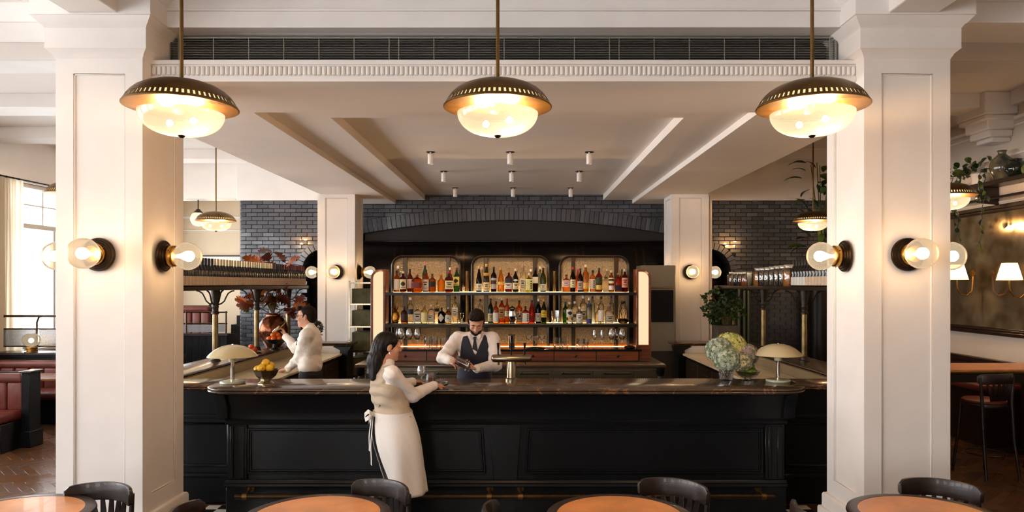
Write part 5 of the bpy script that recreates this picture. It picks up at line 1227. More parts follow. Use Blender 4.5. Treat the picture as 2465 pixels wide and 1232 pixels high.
# --- jade plant in a grey pot
jp = Vector((3.17, 11.05, BAR_Z)); jm = [mat('jade_%d' % i, c, rough=.4, coat=.2) for i, c in enumerate(((58, 84, 36), (76, 104, 46), (40, 62, 28)))]
t = thing('jade_plant', 'jade plant with thick trunk and leafy tufts on the ledge by the column', 'plant', jp)
obj('pot', MB().box(-.17, .17, -.14, .14, 0, .26), mat('stone_planter', (96, 90, 80), rough=.6, noise=.2, nscale=8), t, bevel=.008); obj('soil', MB().box(-.155, .155, -.125, .125, .26, .266), mat('soil', (44, 34, 26), rough=.9), t)
bark = mat('jade_bark', (96, 80, 54), rough=.7, bump=.3, bscale=50)
TU = [(1716, 715, .16), (1745, 700, .13), (1760, 730, .16), (1712, 748, .13), (1735, 740, .15), (1770, 750, .14), (1722, 765, .12), (1750, 762, .14)]
for k, (x, yy, R) in enumerate(TU):
    c = PT(x, yy, jp.y+RND.uniform(-.1, .1))-jp
    obj('stem', MB().tube([(.02*(k % 3-1), 0, .25), (c.x*.35, c.y*.4, .25+(c.z-.25)*.45), (c.x*.8, c.y*.8, c.z-.05), c], [.024, .018, .012, .007], 8), bark, t)
    o = obj('leaf_tuft', bush(c, R, 90, jm, 20+k, .06, sc=(1, 1, .62), W=.75), jm, t, merge=False, smooth=False); o['kind'] = 'stuff'
# ================================================================== FURNITURE
def make_table(label, loc):
    t = thing('round_table', label, 'table', loc, group='round tan topped tables along the bar')
    obj('rim', MB().lathe([(.33, .722), (.37, .715), (.395, .722), (.402, .735), (.398, .747), (.385, .7515), (.342, .7515), (.342, .74)], 64), darkwood, t)
    obj('inlay', MB().lathe([(0, .735), (.343, .735), (.343, .750), (0, .750)], 64), tan, t)
    obj('column', MB().lathe([(.05, .02), (.045, .1), (.035, .3), (.04, .6), (.07, .68), (.12, .72)], 20), blackmetal, t)
    for k in range(4):
        a = PI/4+k*PI/2; c, s = math.cos(a), math.sin(a); obj('foot', MB().tube([(0, 0, .1), (.12*c, .12*s, .09), (.25*c, .25*s, .04), (.32*c, .32*s, .015)], [.03, .028, .022, .016], 8), blackmetal, t)
    return t
TY = 3.87
tb = make_table('round tan topped table with dark rim below the column by the red booths', (-2.76, TY, 0))
dup(tb, (-1.11, TY, 0), .2, 'round tan topped table with dark rim behind which the waitress stands')
dup(tb, (.535, TY, 0), .5, 'round tan topped table with dark rim before the bar middle panel')
dup(tb, (2.2, TY, 0), .9, 'round tan topped table with dark rim below the column by the mirror')
def make_chair(label, seat_z=.46, top=.81, name='bentwood_chair', stool=False):
    """sits facing -Y: backrest at +Y"""
    t = thing(name, label, 'stool' if stool else 'chair', group='bar stools with curved backs' if stool else 'dark bentwood chairs')
    sm = leather if stool else darkwood; R = .205
    obj('seat', MB().lathe([(0, seat_z-.02), (R*.95, seat_z-.02), (R, seat_z-.01), (R, seat_z+.008), (R*.93, seat_z+.018), (0, seat_z+.014)], 32), sm, t)
    obj('seat_ring', MB().lathe([(R*.9, seat_z-.055), (R*1.0, seat_z-.055), (R*1.02, seat_z-.04), (R*1.0, seat_z-.02), (R*.9, seat_z-.02)], 32), darkwood, t)
    for sx in (-1, 1):
        obj('leg', MB().tube([(sx*.15, -.14, seat_z-.03), (sx*.17, -.165, seat_z*.5), (sx*.2, -.2, 0)], [.017, .016, .013], 10), darkwood, t)
        obj('leg', MB().tube([(sx*.2, .235, 0), (sx*.185, .185, seat_z*.5), (sx*.18, .16, seat_z), (sx*.192, .162, seat_z+.16), (sx*.203, .158, top-.04)], [.014, .016, .017, .015, .013], 10), darkwood, t)
        obj('brace', MB().tube([(sx*.175, -.15, seat_z*.72), (sx*.12, -.13, seat_z-.07), (0, -.16, seat_z-.04)] if False else [(sx*.16, -.15, seat_z*.6), (sx*.15, -.09, seat_z-.11), (sx*.14, 0, seat_z-.06)], .008, 8), darkwood, t)
    ring = [(.18*math.cos(a), .02+.19*math.sin(a), seat_z*(.3 if stool else .45)) for a in [2*PI*k/24 for k in range(25)]]
    obj('stretcher_ring', MB().tube(ring, .009, 8, caps=False), darkwood, t)
    # curved top rail wraps round the sitter
    rows = []; A = .88; n = 18
    for i in range(n+1):
        a = -A+2*A*i/n; x, y = .275*math.sin(a), .275*math.cos(a)-.045; e = max(0, (abs(a)/A-.85)/.15); hh = .052*(1-.45*e**2); zc = top-.05-.012*(a/A)**2; nx, ny = math.sin(a), math.cos(a)
        loop = []
        for dx, dz in ((-.011, -1), (.009, -1), (.014, -.6), (.015, .6), (.01, 1), (-.006, 1), (-.012, .6), (-.013, -.6)): loop.append((x+nx*dx, y+ny*dx, zc+hh*dz))
        rows.append(loop)
    mb = MB().grid(rows, closed=True); mb.f.append(tuple(range(8))[::-1]); mb.m.append(0); k = len(mb.v); mb.f.append(tuple(range(k-8, k))); mb.m.append(0)
    obj('top_rail', mb, darkwood, t, ang=50)
    for k in range(6):
        a = (-.55+1.1*k/5); x0 = .07*(k-2.5)/2.5; x1, y1 = .262*math.sin(a), .262*math.cos(a)-.045
        rows = []
        for u in (0, .25, .5, .75, 1): 
            cx, cy, cz = x0+(x1-x0)*u, .165+(y1-.165)*u+.02*math.sin(PI*u), seat_z-.01+(top-.09-seat_z)*u; w = .012+.006*math.sin(PI*u)
            rows.append([(cx-w, cy-.005, cz), (cx+w, cy-.005, cz), (cx+w, cy+.005, cz), (cx-w, cy+.005, cz)])
        m2 = MB().grid(rows, closed=True); obj('back_slat', m2, darkwood, t, bevel=.0)
    return t
ch = make_chair('dark bentwood chair at the table below the column by the red booths')
def put_chair(px, py, rz, lab, first=False, top=.81):
    Y = YG(py, top); loc = (PX(px, Y), Y-.16*math.cos(rz), 0); loc = (PX(px, Y)+.18*math.sin(rz), Y-.18*math.cos(rz), 0)
    if first: ch.location = loc; ch.rotation_euler = (0, 0, rz); return ch
    return dup(ch, loc, rz, lab)
put_chair(248, 1166, -.12, None, True)
put_chair(925, 1160, -.5, 'dark bentwood chair at the table behind which the waitress stands')
put_chair(1625, 1157, -.5, 'dark bentwood chair at the table before the bar middle panel')
put_chair(2262, 1157, -.5, 'dark bentwood chair at the table below the column by the mirror')
for x, lab in ((-1.11, 'bentwood chair tucked to the near side of the waitress table, its rail just showing'), (.535, 'bentwood chair whose rail tip just shows beside the middle panel table'), (2.2, 'bentwood chair whose rail tip just shows beside the column by the mirror')):
    dup(ch, (x-.50, TY-.06, 0), PI/2+.15, lab)
# --- bar stools and the high table on the mirror side
st = make_chair('dark bar stool with red leather seat and curved slatted back at the high table', .78, 1.08, 'bar_stool', True)
st.location = (4.86, 7.5, 0); st.rotation_euler = (0, 0, PI+.2)
dup(st, (5.65, 7.55, 0), PI-.1, 'bar stool behind the high table corner, half out of view')
dup(st, (4.7, 8.85, 0), .25, 'bar stool on the mirror side of the high table')
dup(st, (-4.35, 9.35, 0), PI/2, 'bar stool with curved back beside the marble ledge near the dark partition')
dup(st, (-4.35, 8.35, 0), PI/2, 'bar stool standing by the ledge next to the column with globe lamps')
t = thing('high_table', 'long high table with tan top and brass edge beside the mirror wall', 'table', (5.35, 8.25, 0))
obj('top', MB().box(-.72, .75, -.33, .33, 1.03, 1.05), tan, t, bevel=.003); obj('edge', MB().box(-.735, .765, -.345, .345, 1.005, 1.03), brass_dk, t, bevel=.006); 
obj('apron', MB().box(-.66, .7, -.28, .28, .9, 1.005), darkwood, t)
for x in (-.6, .6):
    obj('leg', MB().box(x-.04, x+.04, -.2, .2, .05, .9), darkwood, t, bevel=.006); obj('foot', MB().box(x-.06, x+.06, -.28, .28, 0, .05), darkwood, t, bevel=.01)
t = thing('wall_bench', 'dark panelled bench with leather seat along the mirror wall', 'bench', (WALL_R-.32, 9.6, 0))
obj('seat', MB().box(-.28, .27, -.9, 2.2, .68, .76), leather, t, bevel=.02, seg=2); obj('base', MB().box(-.24, .27, -.9, 2.2, 0, .68), darkwood, t); obj('top_rail', MB().box(.2, .28, -.9, 2.2, .95, 1.02), darkwood, t, bevel=.01); obj('backrest', MB().box(.21, .27, -.9, 2.2, .76, .95), darkwood, t)
# --- mirror
mirm = mat('antique_mirror', (206, 190, 160), rough=.1, metal=.8, noise=.35, nscale=4, col2=(150, 130, 98))
MY0, MY1, MZ0, MZ1 = 7.2, 11.2, 1.33, 3.02
mr = thing('wall_mirror', 'large antiqued mirror in a dark ribbed frame on the side wall', 'mirror', (WALL_R, (MY0+MY1)/2, (MZ0+MZ1)/2)); hy, hz = (MY1-MY0)/2, (MZ1-MZ0)/2
obj('glass', MB().box(-.03, -.018, -hy+.06, hy-.06, -hz+.06, hz-.06), mirm, mr)
fr = MB()
for o, d, w in ((0, .06, .05), (.05, .045, .03), (.08, .036, .02)):
    fr.box(-d, -.002, -hy+o, hy-o, hz-o-w, hz-o); fr.box(-d, -.002, -hy+o, hy-o, -hz+o, -hz+o+w); fr.box(-d, -.002, -hy+o, -hy+o+w, -hz+o, hz-o); fr.box(-d, -.002, hy-o-w, hy-o, -hz+o, hz-o)
obj('frame', fr, darkwood, mr, bevel=.008, merge=False)
obj('mullion', MB().box(-.055, -.03, -.72, -.64, -hz+.06, hz-.06), darkwood, mr, bevel=.01)
# --- wall sconces with pleated shades
pleat, nt, out = nodes_of('pleated_silk'); a = N(nt, 'BsdfTranslucent', Color=lin((226, 206, 160))); e = N(nt, 'Emission', Color=lin((255, 206, 140)), Strength=.55); ad = nt.nodes.new('ShaderNodeAddShader'); nt.links.new(a.outputs[0], ad.inputs[0]); nt.links.new(e.outputs[0], ad.inputs[1]); nt.links.new(ad.outputs[0], out.inputs[0])
def shade_lamp(loc, lab):
    t = thing('shaded_wall_lamp', lab, 'wall light', loc, (0, 0, 0), 'pleated shade lamps on the mirror wall')
    n = 56; rows = []
    for r, z in ((.075, .17), (.13, -.03)): rows.append([((r+(.004 if j % 2 else 0))*math.cos(2*PI*j/n), (r+(.004 if j % 2 else 0))*math.sin(2*PI*j/n), z) for j in range(n)])
    obj('shade', MB().grid(rows, closed=True), pleat, t, smooth=False); obj('bulb', MB().sphere((0, 0, .07), .028, 10, 8), glow('shade_bulb', (255, 214, 150), 14., .8), t); lamp_light('lamp', t, (0, 0, .07), 12., .03, (1., .62, .32))
    obj('arm', MB().tube([(0, 0, -.03), (0, 0, -.14), (.05, 0, -.22), (.13, 0, -.24), (.2, 0, -.18), (.21, 0, -.05), (.215, 0, .08)], .009, 8), brass, t)
    obj('wall_plate', MB().lathe([(0, 0), (.045, 0), (.045, .012), (.03, .02), (0, .02)], 18, c=(0, 0, .06), ax='x'), brass, t, (.205, 0, 0))
shade_lamp((PX(2430, 8.4), 8.4, PZ(668, 8.4)), 'brass wall lamp with lit pleated shade on the mirror mullion')
shade_lamp((PX(2304, 9.55), 9.55, PZ(668, 9.55)), 'brass wall lamp with lit pleated shade half hidden behind the column')
# --- wall shelf with pots and vases
SZW = PZ(423, 8.6)-.02
ws = thing('wall_shelf', 'dark wooden plate shelf with rail and brackets above the mirror', 'shelf', (WALL_R, 9.3, SZW)); obj('board', MB().box(-.3, -.002, -2.0, 2.2, -.03, 0), darkwood, ws, bevel=.004); obj('edge', MB().box(-.32, -.3, -2.0, 2.2, -.045, .012), darkwood, ws, bevel=.005)
obj('rail', MB().tube([(-.26, -2.0, -.2), (-.26, 2.2, -.2)], .016, 8), darkwood, ws)
for y in (-1.4, -.02, 1.4): obj('bracket', MB().prism([(-.29, -.03), (-.002, -.03), (-.002, -.26), (-.05, -.25), (-.27, -.23), (-.285, -.19)], y-.02, y+.02, 'y'), darkwood, ws, bevel=.005)
sX = WALL_R-.17
def sy(px): return sX*F_PX/(px-VPX)
def pot(name, lab, cat, px, prof, m, hand=False, X=None, n=28):
    Y = sy(px); t = thing(name, lab, cat, (sX, Y, SZW+.0005)); obj('body', MB().lathe(prof, n), m, t); obj('lip', MB().lathe([(prof[-1][0]-.006, prof[-1][1]-.004), (prof[-1][0]+.006, prof[-1][1]), (prof[-1][0]-.004, prof[-1][1]+.006), (prof[-1][0]-.01, prof[-1][1])], n), m, t); return t
pot('ceramic_vase', 'big shouldered vase with grey neck and tan glazed belly on the wall shelf', 'vase', 2412, [(0, 0), (.07, 0), (.09, .03), (.13, .13), (.14, .2), (.12, .27), (.07, .32), (.045, .345), (.045, .37), (.055, .385)], mat('stoneware_glaze', (150, 132, 96), rough=.15, noise=.8, nscale=5, col2=(66, 66, 58), coat=.5))
pot('ceramic_jar', 'squat dark green glazed jar on the wall shelf beside the tan vase', 'jar', 2446, [(0, 0), (.06, 0), (.08, .03), (.12, .1), (.12, .15), (.09, .2), (.06, .215), (.065, .235)], mat('dark_green_glaze', (30, 38, 28), rough=.08, coat=.7))
pot('ceramic_bowl_vase', 'small olive vase at the end of the wall shelf', 'vase', 2478, [(0, 0), (.05, 0), (.08, .05), (.085, .1), (.06, .14), (.05, .15)], mat('olive_glaze', (110, 110, 60), rough=.15, coat=.4))
pw = pot('planter', 'plain white cylinder planter on the wall shelf', 'planter', 2360, [(0, 0), (.085, 0), (.1, .01), (.105, .15), (.105, .16)], mat('white_ceramic', (222, 212, 196), rough=.4))
vine = [mat('pothos_%d' % i, c, rough=.4, coat=.15) for i, c in enumerate(((44, 66, 26), (70, 92, 36), (30, 46, 22), (96, 104, 40)))]
heart = [leaf_mesh('vine_leaf', 1, .75, m, .18) for m in vine]
def trailing(px, lab, strands, seed, crown=26, X=None):
    rn = random.Random(seed); Y = sy(px); t = thing('trailing_plant', lab, 'plant', (sX, Y, SZW+.12), group='trailing plants on the mirror wall')
    for k in range(crown):
        d = (rn.uniform(-.16, .1), rn.uniform(-.22, .22), rn.uniform(.0, .2)); link('leaf', rn.choice(heart), t, d, (rn.uniform(-.5, 1.2), rn.uniform(-.6, .6), rn.uniform(0, 6.3)), rn.uniform(.08, .13))
    for (dy, ln) in strands:
        pts = [Vector((-.05, dy*.4, .06)), Vector((-.2, dy*.7, .05))]; z = .05; y = dy*.8
        while z > -ln: z -= .07; y += rn.uniform(-.02, .025); pts.append(Vector((-.22+rn.uniform(-.015, .015), y, z)))
        obj('vine', MB().tube(pts, .004, 5), vine[2], t)
        for p in pts[2:]:
            if rn.random() < .8: link('leaf', rn.choice(heart), t, p, (rn.uniform(-2.4, -1.2), rn.uniform(-.5, .5), rn.uniform(0, 6.3)), rn.uniform(.06, .10))
    return t
trailing(2335, 'pothos in the white planter trailing over the shelf edge', [(-.1, .85), (.05, .6), (.15, .45), (-.2, .3)], 3)
trailing(2400, 'thin vine hanging in front of the mirror below the vases', [(-.08, .95), (.0, .3)], 5, crown=3)
trailing(2300, 'trailing plant on the wall shelf by the column edge', [(-.1, .6), (.05, .9), (.15, .7)], 8, crown=16)
# --- tall leafy plant over the jar shelf
mons = [mat('monstera_%d' % i, c, rough=.4, coat=.15) for i, c in enumerate(((34, 52, 26), (56, 80, 34), (24, 36, 20)))]
big = [leaf_mesh('big_leaf', 1, .55, m, .25) for m in mons]
c0 = Vector((5.0, 11.9, 0)); rn = random.Random(11)
t = thing('tall_plant', 'tall dark leafy plant in a stand rising above the jar shelf', 'plant', c0)
obj('stand', MB().lathe([(0, 0), (.2, 0), (.2, 2.1), (.24, 2.15), (.24, 2.45), (.2, 2.45), (.18, 2.3), (0, 2.3)], 20), blackmetal, t)
for k in range(46):
    z = 2.62+1.5*(k/46); a = rn.uniform(0, 6.3); r = .1+.22*rn.random(); p = Vector((r*math.cos(a), r*math.sin(a), z))
    link('leaf', rn.choice(big), t, p, (rn.uniform(-.9, .5), rn.uniform(-.5, .5), a-PI/2+rn.uniform(-.5, .5)), rn.uniform(.2, .34))
for k in range(5): a = k*1.3; obj('stem', MB().tube([(0, 0, 2.28), (.05*math.cos(a), .05*math.sin(a), 3.0), (.16*math.cos(a), .16*math.sin(a), 4.0)], [.014, .011, .006], 7), stemm, t)
for k in range(6):
    pts = [Vector((.12*math.cos(k)-.15, .12*math.sin(k)-.15, 2.6))]
    for q in range(8): pts.append(pts[-1]+Vector((rn.uniform(-.05, .03), rn.uniform(-.04, .04), -.07)))
    obj('vine', MB().tube(pts, .005, 5), vine[2], t)
    for p in pts[2:]: link('leaf', rn.choice(heart), t, p, (rn.uniform(-2.4, -1.2), 0, rn.uniform(0, 6)), rn.uniform(.08, .12))
# --- dark corner behind the jar shelf
dr = struct(link('door_1', None, None, (PX(1998, 13.4), 13.36, 0))); obj('door_frame', MB().box(-.55, .55, 0, .06, 0, 2.35), mat('dark_door_paint', (30, 27, 24), rough=.5), dr); obj('door_panel', MB().box(-.42, .42, -.03, 0, .1, 2.2), wood('orange_oak', (150, 88, 44), (120, 66, 32), rough=.4), dr, bevel=.006); obj('door_handle', MB().tube([(.3, -.03, 1.0), (.3, -.08, 1.0), (.2, -.08, 1.0)], .012), brass, dr)
for k, p in enumerate((1783, 1796, 1806)): tag(obj('pipe', MB().tube([(PX(p, 13.3), 13.4, 0), (PX(p, 13.3), 13.4, 1.98)], .03, 10), mat('green_bronze_pipe', (96, 100, 72), rough=.3, metal=.6)), 'green bronze vertical pipe on the brick wall behind the jade plant, %s' % ('next to the plant', 'middle of three', 'farthest from the plant')[k], 'pipe', 'pipes on the brick wall')

# ================================================================== BOOTHS BY THE WINDOW
def bench(y_back, x0, x1, lab, back_h, n=9, end=True):
    t = thing('booth_bench', lab, 'bench', ((x0+x1)/2, y_back, 0), group='oxblood leather booths'); a = (x1-x0)/2
    obj('base', MB().box(-a, a, -.52, 0, 0, .34), blackpaint, t, bevel=.005)
    obj('seat_cushion', MB().box(-a, a, -.58, -.08, .34, .46), leather, t, bevel=.045, seg=4)
    w = 2*a/n; ch_ = MB().box(-w/2+.002, w/2-.002, -.16, -.03, .44, back_h-.1).mesh('back_channel', leather, bevel=.035, seg=3)
    for k in range(n): link('back_channel', ch_, t, (-a+w*(k+.5), 0, 0))
    obj('head_roll', MB().box(-a, a, -.17, -.02, back_h-.12, back_h), leather, t, bevel=.045, seg=4); obj('back_board', MB().box(-a, a, -.03, .02, 0, back_h+.01), blackpaint, t)
    if end:
        obj('end_panel', MB().box(a, a+.10, -.18, .03, 0, back_h+.01), blackpaint, t, bevel=.006); obj('end_plinth', MB().box(a-.01, a+.125, -.2, .045, 0, .2), blackpaint, t, bevel=.008); obj('end_cap', MB().box(a-.02, a+.13, -.2, .05, back_h+.01, back_h+.035), darkwood, t, bevel=.006)
    return t
bench(8.9, -7.9, -6.1, 'oxblood leather booth bench with channelled back nearest the column', .9)
bench(10.75, -7.95, -6.0, 'oxblood leather booth bench under the brass rail partition', .86, end=False)
t = thing('booth_table', 'wooden booth table between the two oxblood benches', 'table', (-6.95, 9.7, 0)); obj('top', MB().box(-.9, .9, -.32, .32, .72, .75), wood('booth_top_wood', (150, 100, 62), (120, 76, 46), rough=.2, coat=.4), t, bevel=.006); obj('leg', MB().lathe([(.25, 0), (.25, .02), (.05, .05), (.045, .72)], 18), blackmetal, t)
pt_ = thing('rail_partition', 'low partition with dark ledge, brass rails and rough glass panels behind the booth', 'partition', (-6.9, 11.0, 0))
obj('wall', MB().box(-1.2, 1.0, -.12, .12, 0, .92), blackpaint, pt_); obj('ledge', MB().box(-1.22, 1.02, -.2, .2, .92, .955), darkwood, pt_, bevel=.006)
for z, r in ((1.5, .018), (1.3, .012), (1.03, .01)): obj('rail', MB().tube([(-1.2, .1, z), (.98, .1, z)], r, 10), bronze, pt_)
for x in (-1.18, -.62, .0, .62, .97): obj('post', MB().tube([(x, .1, .95), (x, .1, 1.4), (x+.03, .1, 1.48), (x+.07, .1, 1.5)], .014, 10), bronze, pt_)
for x in (-.9, -.31, .31, .8): obj('glass_panel', MB().box(x-.27 if x < .7 else x-.15, x+.27 if x < .7 else x+.14, .095, .105, 1.04, 1.29), mat('hammered_panel', (176, 182, 190), rough=.12, trans=.5, bump=1., bscale=40), pt_)
t = thing('globe_table_lamp', 'small lit glass globe lamp on a ribbed brass base on the partition ledge', 'table lamp', (PX(75, 10.9), 10.9, .956)); obj('base', MB().lathe([(.09, 0), (.09, .012), (.06, .016), (.06, .03), (.09, .034), (.09, .046), (.06, .05), (.06, .064), (.085, .068), (.085, .08), (.04, .084)], 24), brass, t); obj('globe', MB().sphere((0, 0, .19), .125, 22, 14, (1, 1, .85)), globe_glass, t); obj('bulb', MB().sphere((0, 0, .18), .035, 10, 8), bulb_glow, t); lamp_light('lamp', t, (0, 0, .18), 4, .04)
# curtain
rows = []
for z in (0.05, 1.2, 2.4, 3.66): rows.append([(WALL_L+.14+.05*math.sin(k*1.9)+.015*math.sin(k*.7+z), 10.3+1.2*k/70, z) for k in range(71)])
cm_, nt, out = nodes_of('sheer_linen'); d_ = N(nt, 'BsdfDiffuse', Color=lin((236, 228, 212))); tl_ = N(nt, 'BsdfTranslucent', Color=lin((240, 230, 212))); ms = N(nt, 'MixShader', Fac=.55); nt.links.new(d_.outputs[0], ms.inputs[1]); nt.links.new(tl_.outputs[0], ms.inputs[2]); nt.links.new(ms.outputs[0], out.inputs[0])
t = thing('curtain', 'pale sheer linen curtain hanging from a black rod at the window', 'curtain', (0, 0, 0)); obj('cloth', MB().grid(rows), cm_, t); obj('rod', MB().tube([(WALL_L+.14, 10.2, 3.68), (WALL_L+.14, 14.4, 3.68)], .014, 8), blackmetal, t)
for k in range(9): obj('ring', MB().lathe([(.018, -.003), (.022, 0), (.018, .003)], 10, ax='y'), blackmetal, t, (WALL_L+.14, 10.35+k*.14, 3.675))
for k, y in enumerate((10.22, 14.35)): obj('rod_bracket', MB().box(WALL_L, WALL_L+.15, y-.01, y+.01, 3.67, 3.69), blackmetal, t)
# --- things beyond the ledge: boarded partition, stair, far banquette
bp_ = thing('boarded_partition', 'dark vertical boarded partition with top rail beyond the marble ledge', 'partition', (-5.9, 12.6, 0))
for k in range(12): obj('board', MB().box(-.72+k*.12+.003, -.72+(k+1)*.12-.003, -.02, .02, 0, 1.08), blackpaint, bp_, bevel=.004)
obj('top_rail', MB().box(-.74, .74, -.04, .04, 1.08, 1.13), darkwood, bp_, bevel=.006)
for z in (1.5, 1.3): obj('rail', MB().tube([(-.72, 0, z), (.72, 0, z)], .012, 8), bronze, bp_)
for x in (-.7, 0., .7): obj('post', MB().tube([(x, 0, 1.12), (x, 0, 1.52)], .014, 8), bronze, bp_)
obj('glass_panel', MB().box(-.68, .68, -.004, .004, 1.15, 1.28), MATS['hammered_panel'], bp_)
stt = thing('staircase', 'dark staircase with black string rising beside the brick wall', 'stairs', (-5.75, 15.6, 0))
for k in range(10): obj('step', MB().box(-1.0+k*.12, .42, -.45, .45, k*.19, (k+1)*.19), mat('stair_black', (30, 28, 26), rough=.5), stt, bevel=.004)
obj('handrail', MB().tube([(-1.35, -.47, .95), (.1, -.47, 2.65)], .02, 8), blackmetal, stt); obj('newel', MB().box(-1.38, -1.32, -.5, -.44, 0, 1.0), blackmetal, stt)
b3 = bench(14.6, -7.9, -6.3, 'far oxblood banquette with white napkins beyond the dark partition', 1.55, end=False)
nk = MB().prism([(-.1, 0), (.1, 0), (.02, .16)], -.06, .06, 'y'); tag(obj('napkin', nk, mat('napkin_white', (232, 228, 220), rough=.8), None, (-6.75, 14.3, .462)), 'folded white napkin standing on the far oxblood banquette', 'napkin')
pf = thing('picture_frame', 'white framed board with thin black frame on the cream far wall', 'picture', (-6.75, FARL-.02, 2.45)); obj('board', MB().box(-.85, .72, -.02, 0, -.22, .2), mat('board_white', (232, 230, 226), rough=.4), pf); obj('frame', MB().box(-.87, .74, -.03, -.005, .2, .225).box(.72, .76, -.04, -.005, -.22, .26).box(-.87, .74, -.03, -.005, -.24, -.22), blackmetal, pf)
# ================================================================== PEOPLE
def nets(prims, h, pad=.03, k=.02):
    """mesh of a smooth union of round cones and ellipsoids (surface nets)"""
    lo, hi = np.full(3, 1e9), np.full(3, -1e9)
    for p in prims:
        if p[0] == 'cap':
            a, b = np.array(p[1], float), np.array(p[2], float); r = max(p[3], p[4]); lo = np.minimum(lo, np.minimum(a, b)-r); hi = np.maximum(hi, np.maximum(a, b)+r)
        elif p[0] == 'ell': c, r = np.array(p[1], float), max(p[2]); lo = np.minimum(lo, c-r); hi = np.maximum(hi, c+r)
    lo -= pad; hi += pad; n = np.ceil((hi-lo)/h).astype(int)+1
    ax = [lo[i]+h*np.arange(n[i]) for i in range(3)]; V = np.full(n, 1.0)
    def sub(c0, c1): return tuple(slice(max(0, int((c0[i]-lo[i])/h)), min(n[i], int((c1[i]-lo[i])/h)+2)) for i in range(3))
    for p in prims:
        kk = k
        if p[0] in ('cap', 'ell', 'sub_ell'):
            if p[0] == 'cap':
                a, b = np.array(p[1], float), np.array(p[2], float); r = max(p[3], p[4]); c0, c1 = np.minimum(a, b)-r-.09, np.maximum(a, b)+r+.09
            else: c = np.array(p[1], float); r = max(p[2]); c0, c1 = c-r-.09, c+r+.09
            s = sub(c0, c1); X, Y, Z = np.meshgrid(ax[0][s[0]], ax[1][s[1]], ax[2][s[2]], indexing='ij')
            if p[0] == 'cap':
                ab = b-a; t = np.clip(((X-a[0])*ab[0]+(Y-a[1])*ab[1]+(Z-a[2])*ab[2])/max(1e-9, ab@ab), 0, 1)
                d = np.sqrt((X-a[0]-t*ab[0])**2+(Y-a[1]-t*ab[1])**2+(Z-a[2]-t*ab[2])**2)-(p[3]+(p[4]-p[3])*t); kk = p[5] if len(p) > 5 else k
            else:
                R = p[3] if len(p) > 3 and p[3] is not None else np.eye(3); q = np.stack([X-c[0], Y-c[1], Z-c[2]], -1)@np.array(R)
                r = np.array(p[2], float); k0 = np.sqrt(((q/r)**2).sum(-1)); k1 = np.sqrt(((q/r**2)**2).sum(-1))+1e-9; d = k0*(k0-1)/k1; kk = p[4] if len(p) > 4 else k
            v = V[s]
            if p[0] == 'sub_ell':
                d = -d; hh = np.maximum(kk-np.abs(v-d), 0)/kk; V[s] = np.maximum(v, d)+hh*hh*kk*.25
            else: hh = np.maximum(kk-np.abs(v-d), 0)/kk; V[s] = np.minimum(v, d)-hh*hh*kk*.25
        elif p[0] == 'cut':                         # keep where fn < 0
            X, Y, Z = np.meshgrid(*ax, indexing='ij'); V = np.maximum(V, p[1](X, Y, Z))
        elif p[0] == 'warp':
            X, Y, Z = np.meshgrid(*ax, indexing='ij'); V = V+p[1](X, Y, Z)
    S = V < 0; nx, ny, nz = n
    C = np.zeros((nx-1, ny-1, nz-1), int)
    for dx in (0, 1):
        for dy in (0, 1):
            for dz in (0, 1): C += S[dx:nx-1+dx, dy:ny-1+dy, dz:nz-1+dz]
    act = (C > 0) & (C < 8); I = np.argwhere(act); idx = np.full(act.shape, -1); idx[tuple(I.T)] = np.arange(len(I))
    acc = np.zeros((len(I), 3)); cnt = np.zeros(len(I)); cor = [(a, b, c) for a in (0, 1) for b in (0, 1) for c in (0, 1)]
    for a in cor:
        for ax_ in range(3):
            if a[ax_]: continue
            b = list(a); b[ax_] = 1
            va = V[I[:, 0]+a[0], I[:, 1]+a[1], I[:, 2]+a[2]]; vb = V[I[:, 0]+b[0], I[:, 1]+b[1], I[:, 2]+b[2]]; m = (va < 0) != (vb < 0)
            t = np.where(m, va/np.where(m, va-vb, 1), 0); q = np.tile(np.array(a, float), (len(I), 1)); q[:, ax_] += t; acc[m] += q[m]; cnt[m] += 1
    P = lo+h*(I+acc/cnt[:, None]); F = []
    for ax_ in range(3):
        u, w = (ax_+1) % 3, (ax_+2) % 3
        s0 = [slice(None)]*3; s1 = [slice(None)]*3; s0[ax_] = slice(0, -1); s1[ax_] = slice(1, None)
        A, B = S[tuple(s0)], S[tuple(s1)]; E = np.argwhere(A != B); E = E[(E[:, u] > 0) & (E[:, w] > 0) & (E[:, u] < n[u]-1) & (E[:, w] < n[w]-1)]
        if len(E) == 0: continue
        def cell(du, dw): q = E.copy(); q[:, u] -= du; q[:, w] -= dw; return idx[tuple(q.T)]
        Q = np.stack([cell(1, 1), cell(0, 1), cell(0, 0), cell(1, 0)], 1); fl = A[tuple(E.T)]; Q[~fl] = Q[~fl][:, ::-1]; F.append(Q)
    F = np.concatenate(F); F = F[(F >= 0).all(1)]
    return P, F
def join(parts):
    P, F, o = [], [], 0
    for p, f in parts: P.append(p); F.append(f+o); o += len(p)
    return np.concatenate(P), np.concatenate(F)
def flesh(name, PF, m, parent=None, origin=(0, 0, 0), warp=None, smooth_it=1):
    P, F = PF; P = P.copy()
    if warp is not None: P = P+warp(P)
    me = bpy.data.meshes.new(name); me.from_pydata((P-np.array(origin)).tolist(), [], F.tolist()); me.materials.append(m)
    me.polygons.foreach_set('use_smooth', [True]*len(me.polygons)); me.update()
    o = bpy.data.objects.new(name, me); COL.objects.link(o)
    if parent: o.parent = parent
    else: o.location = origin
    return o
def xf(M, t): 
    M = np.array(M); t = np.array(t)
    def f(p): return tuple(M@np.array(p)+t)
    return f, M
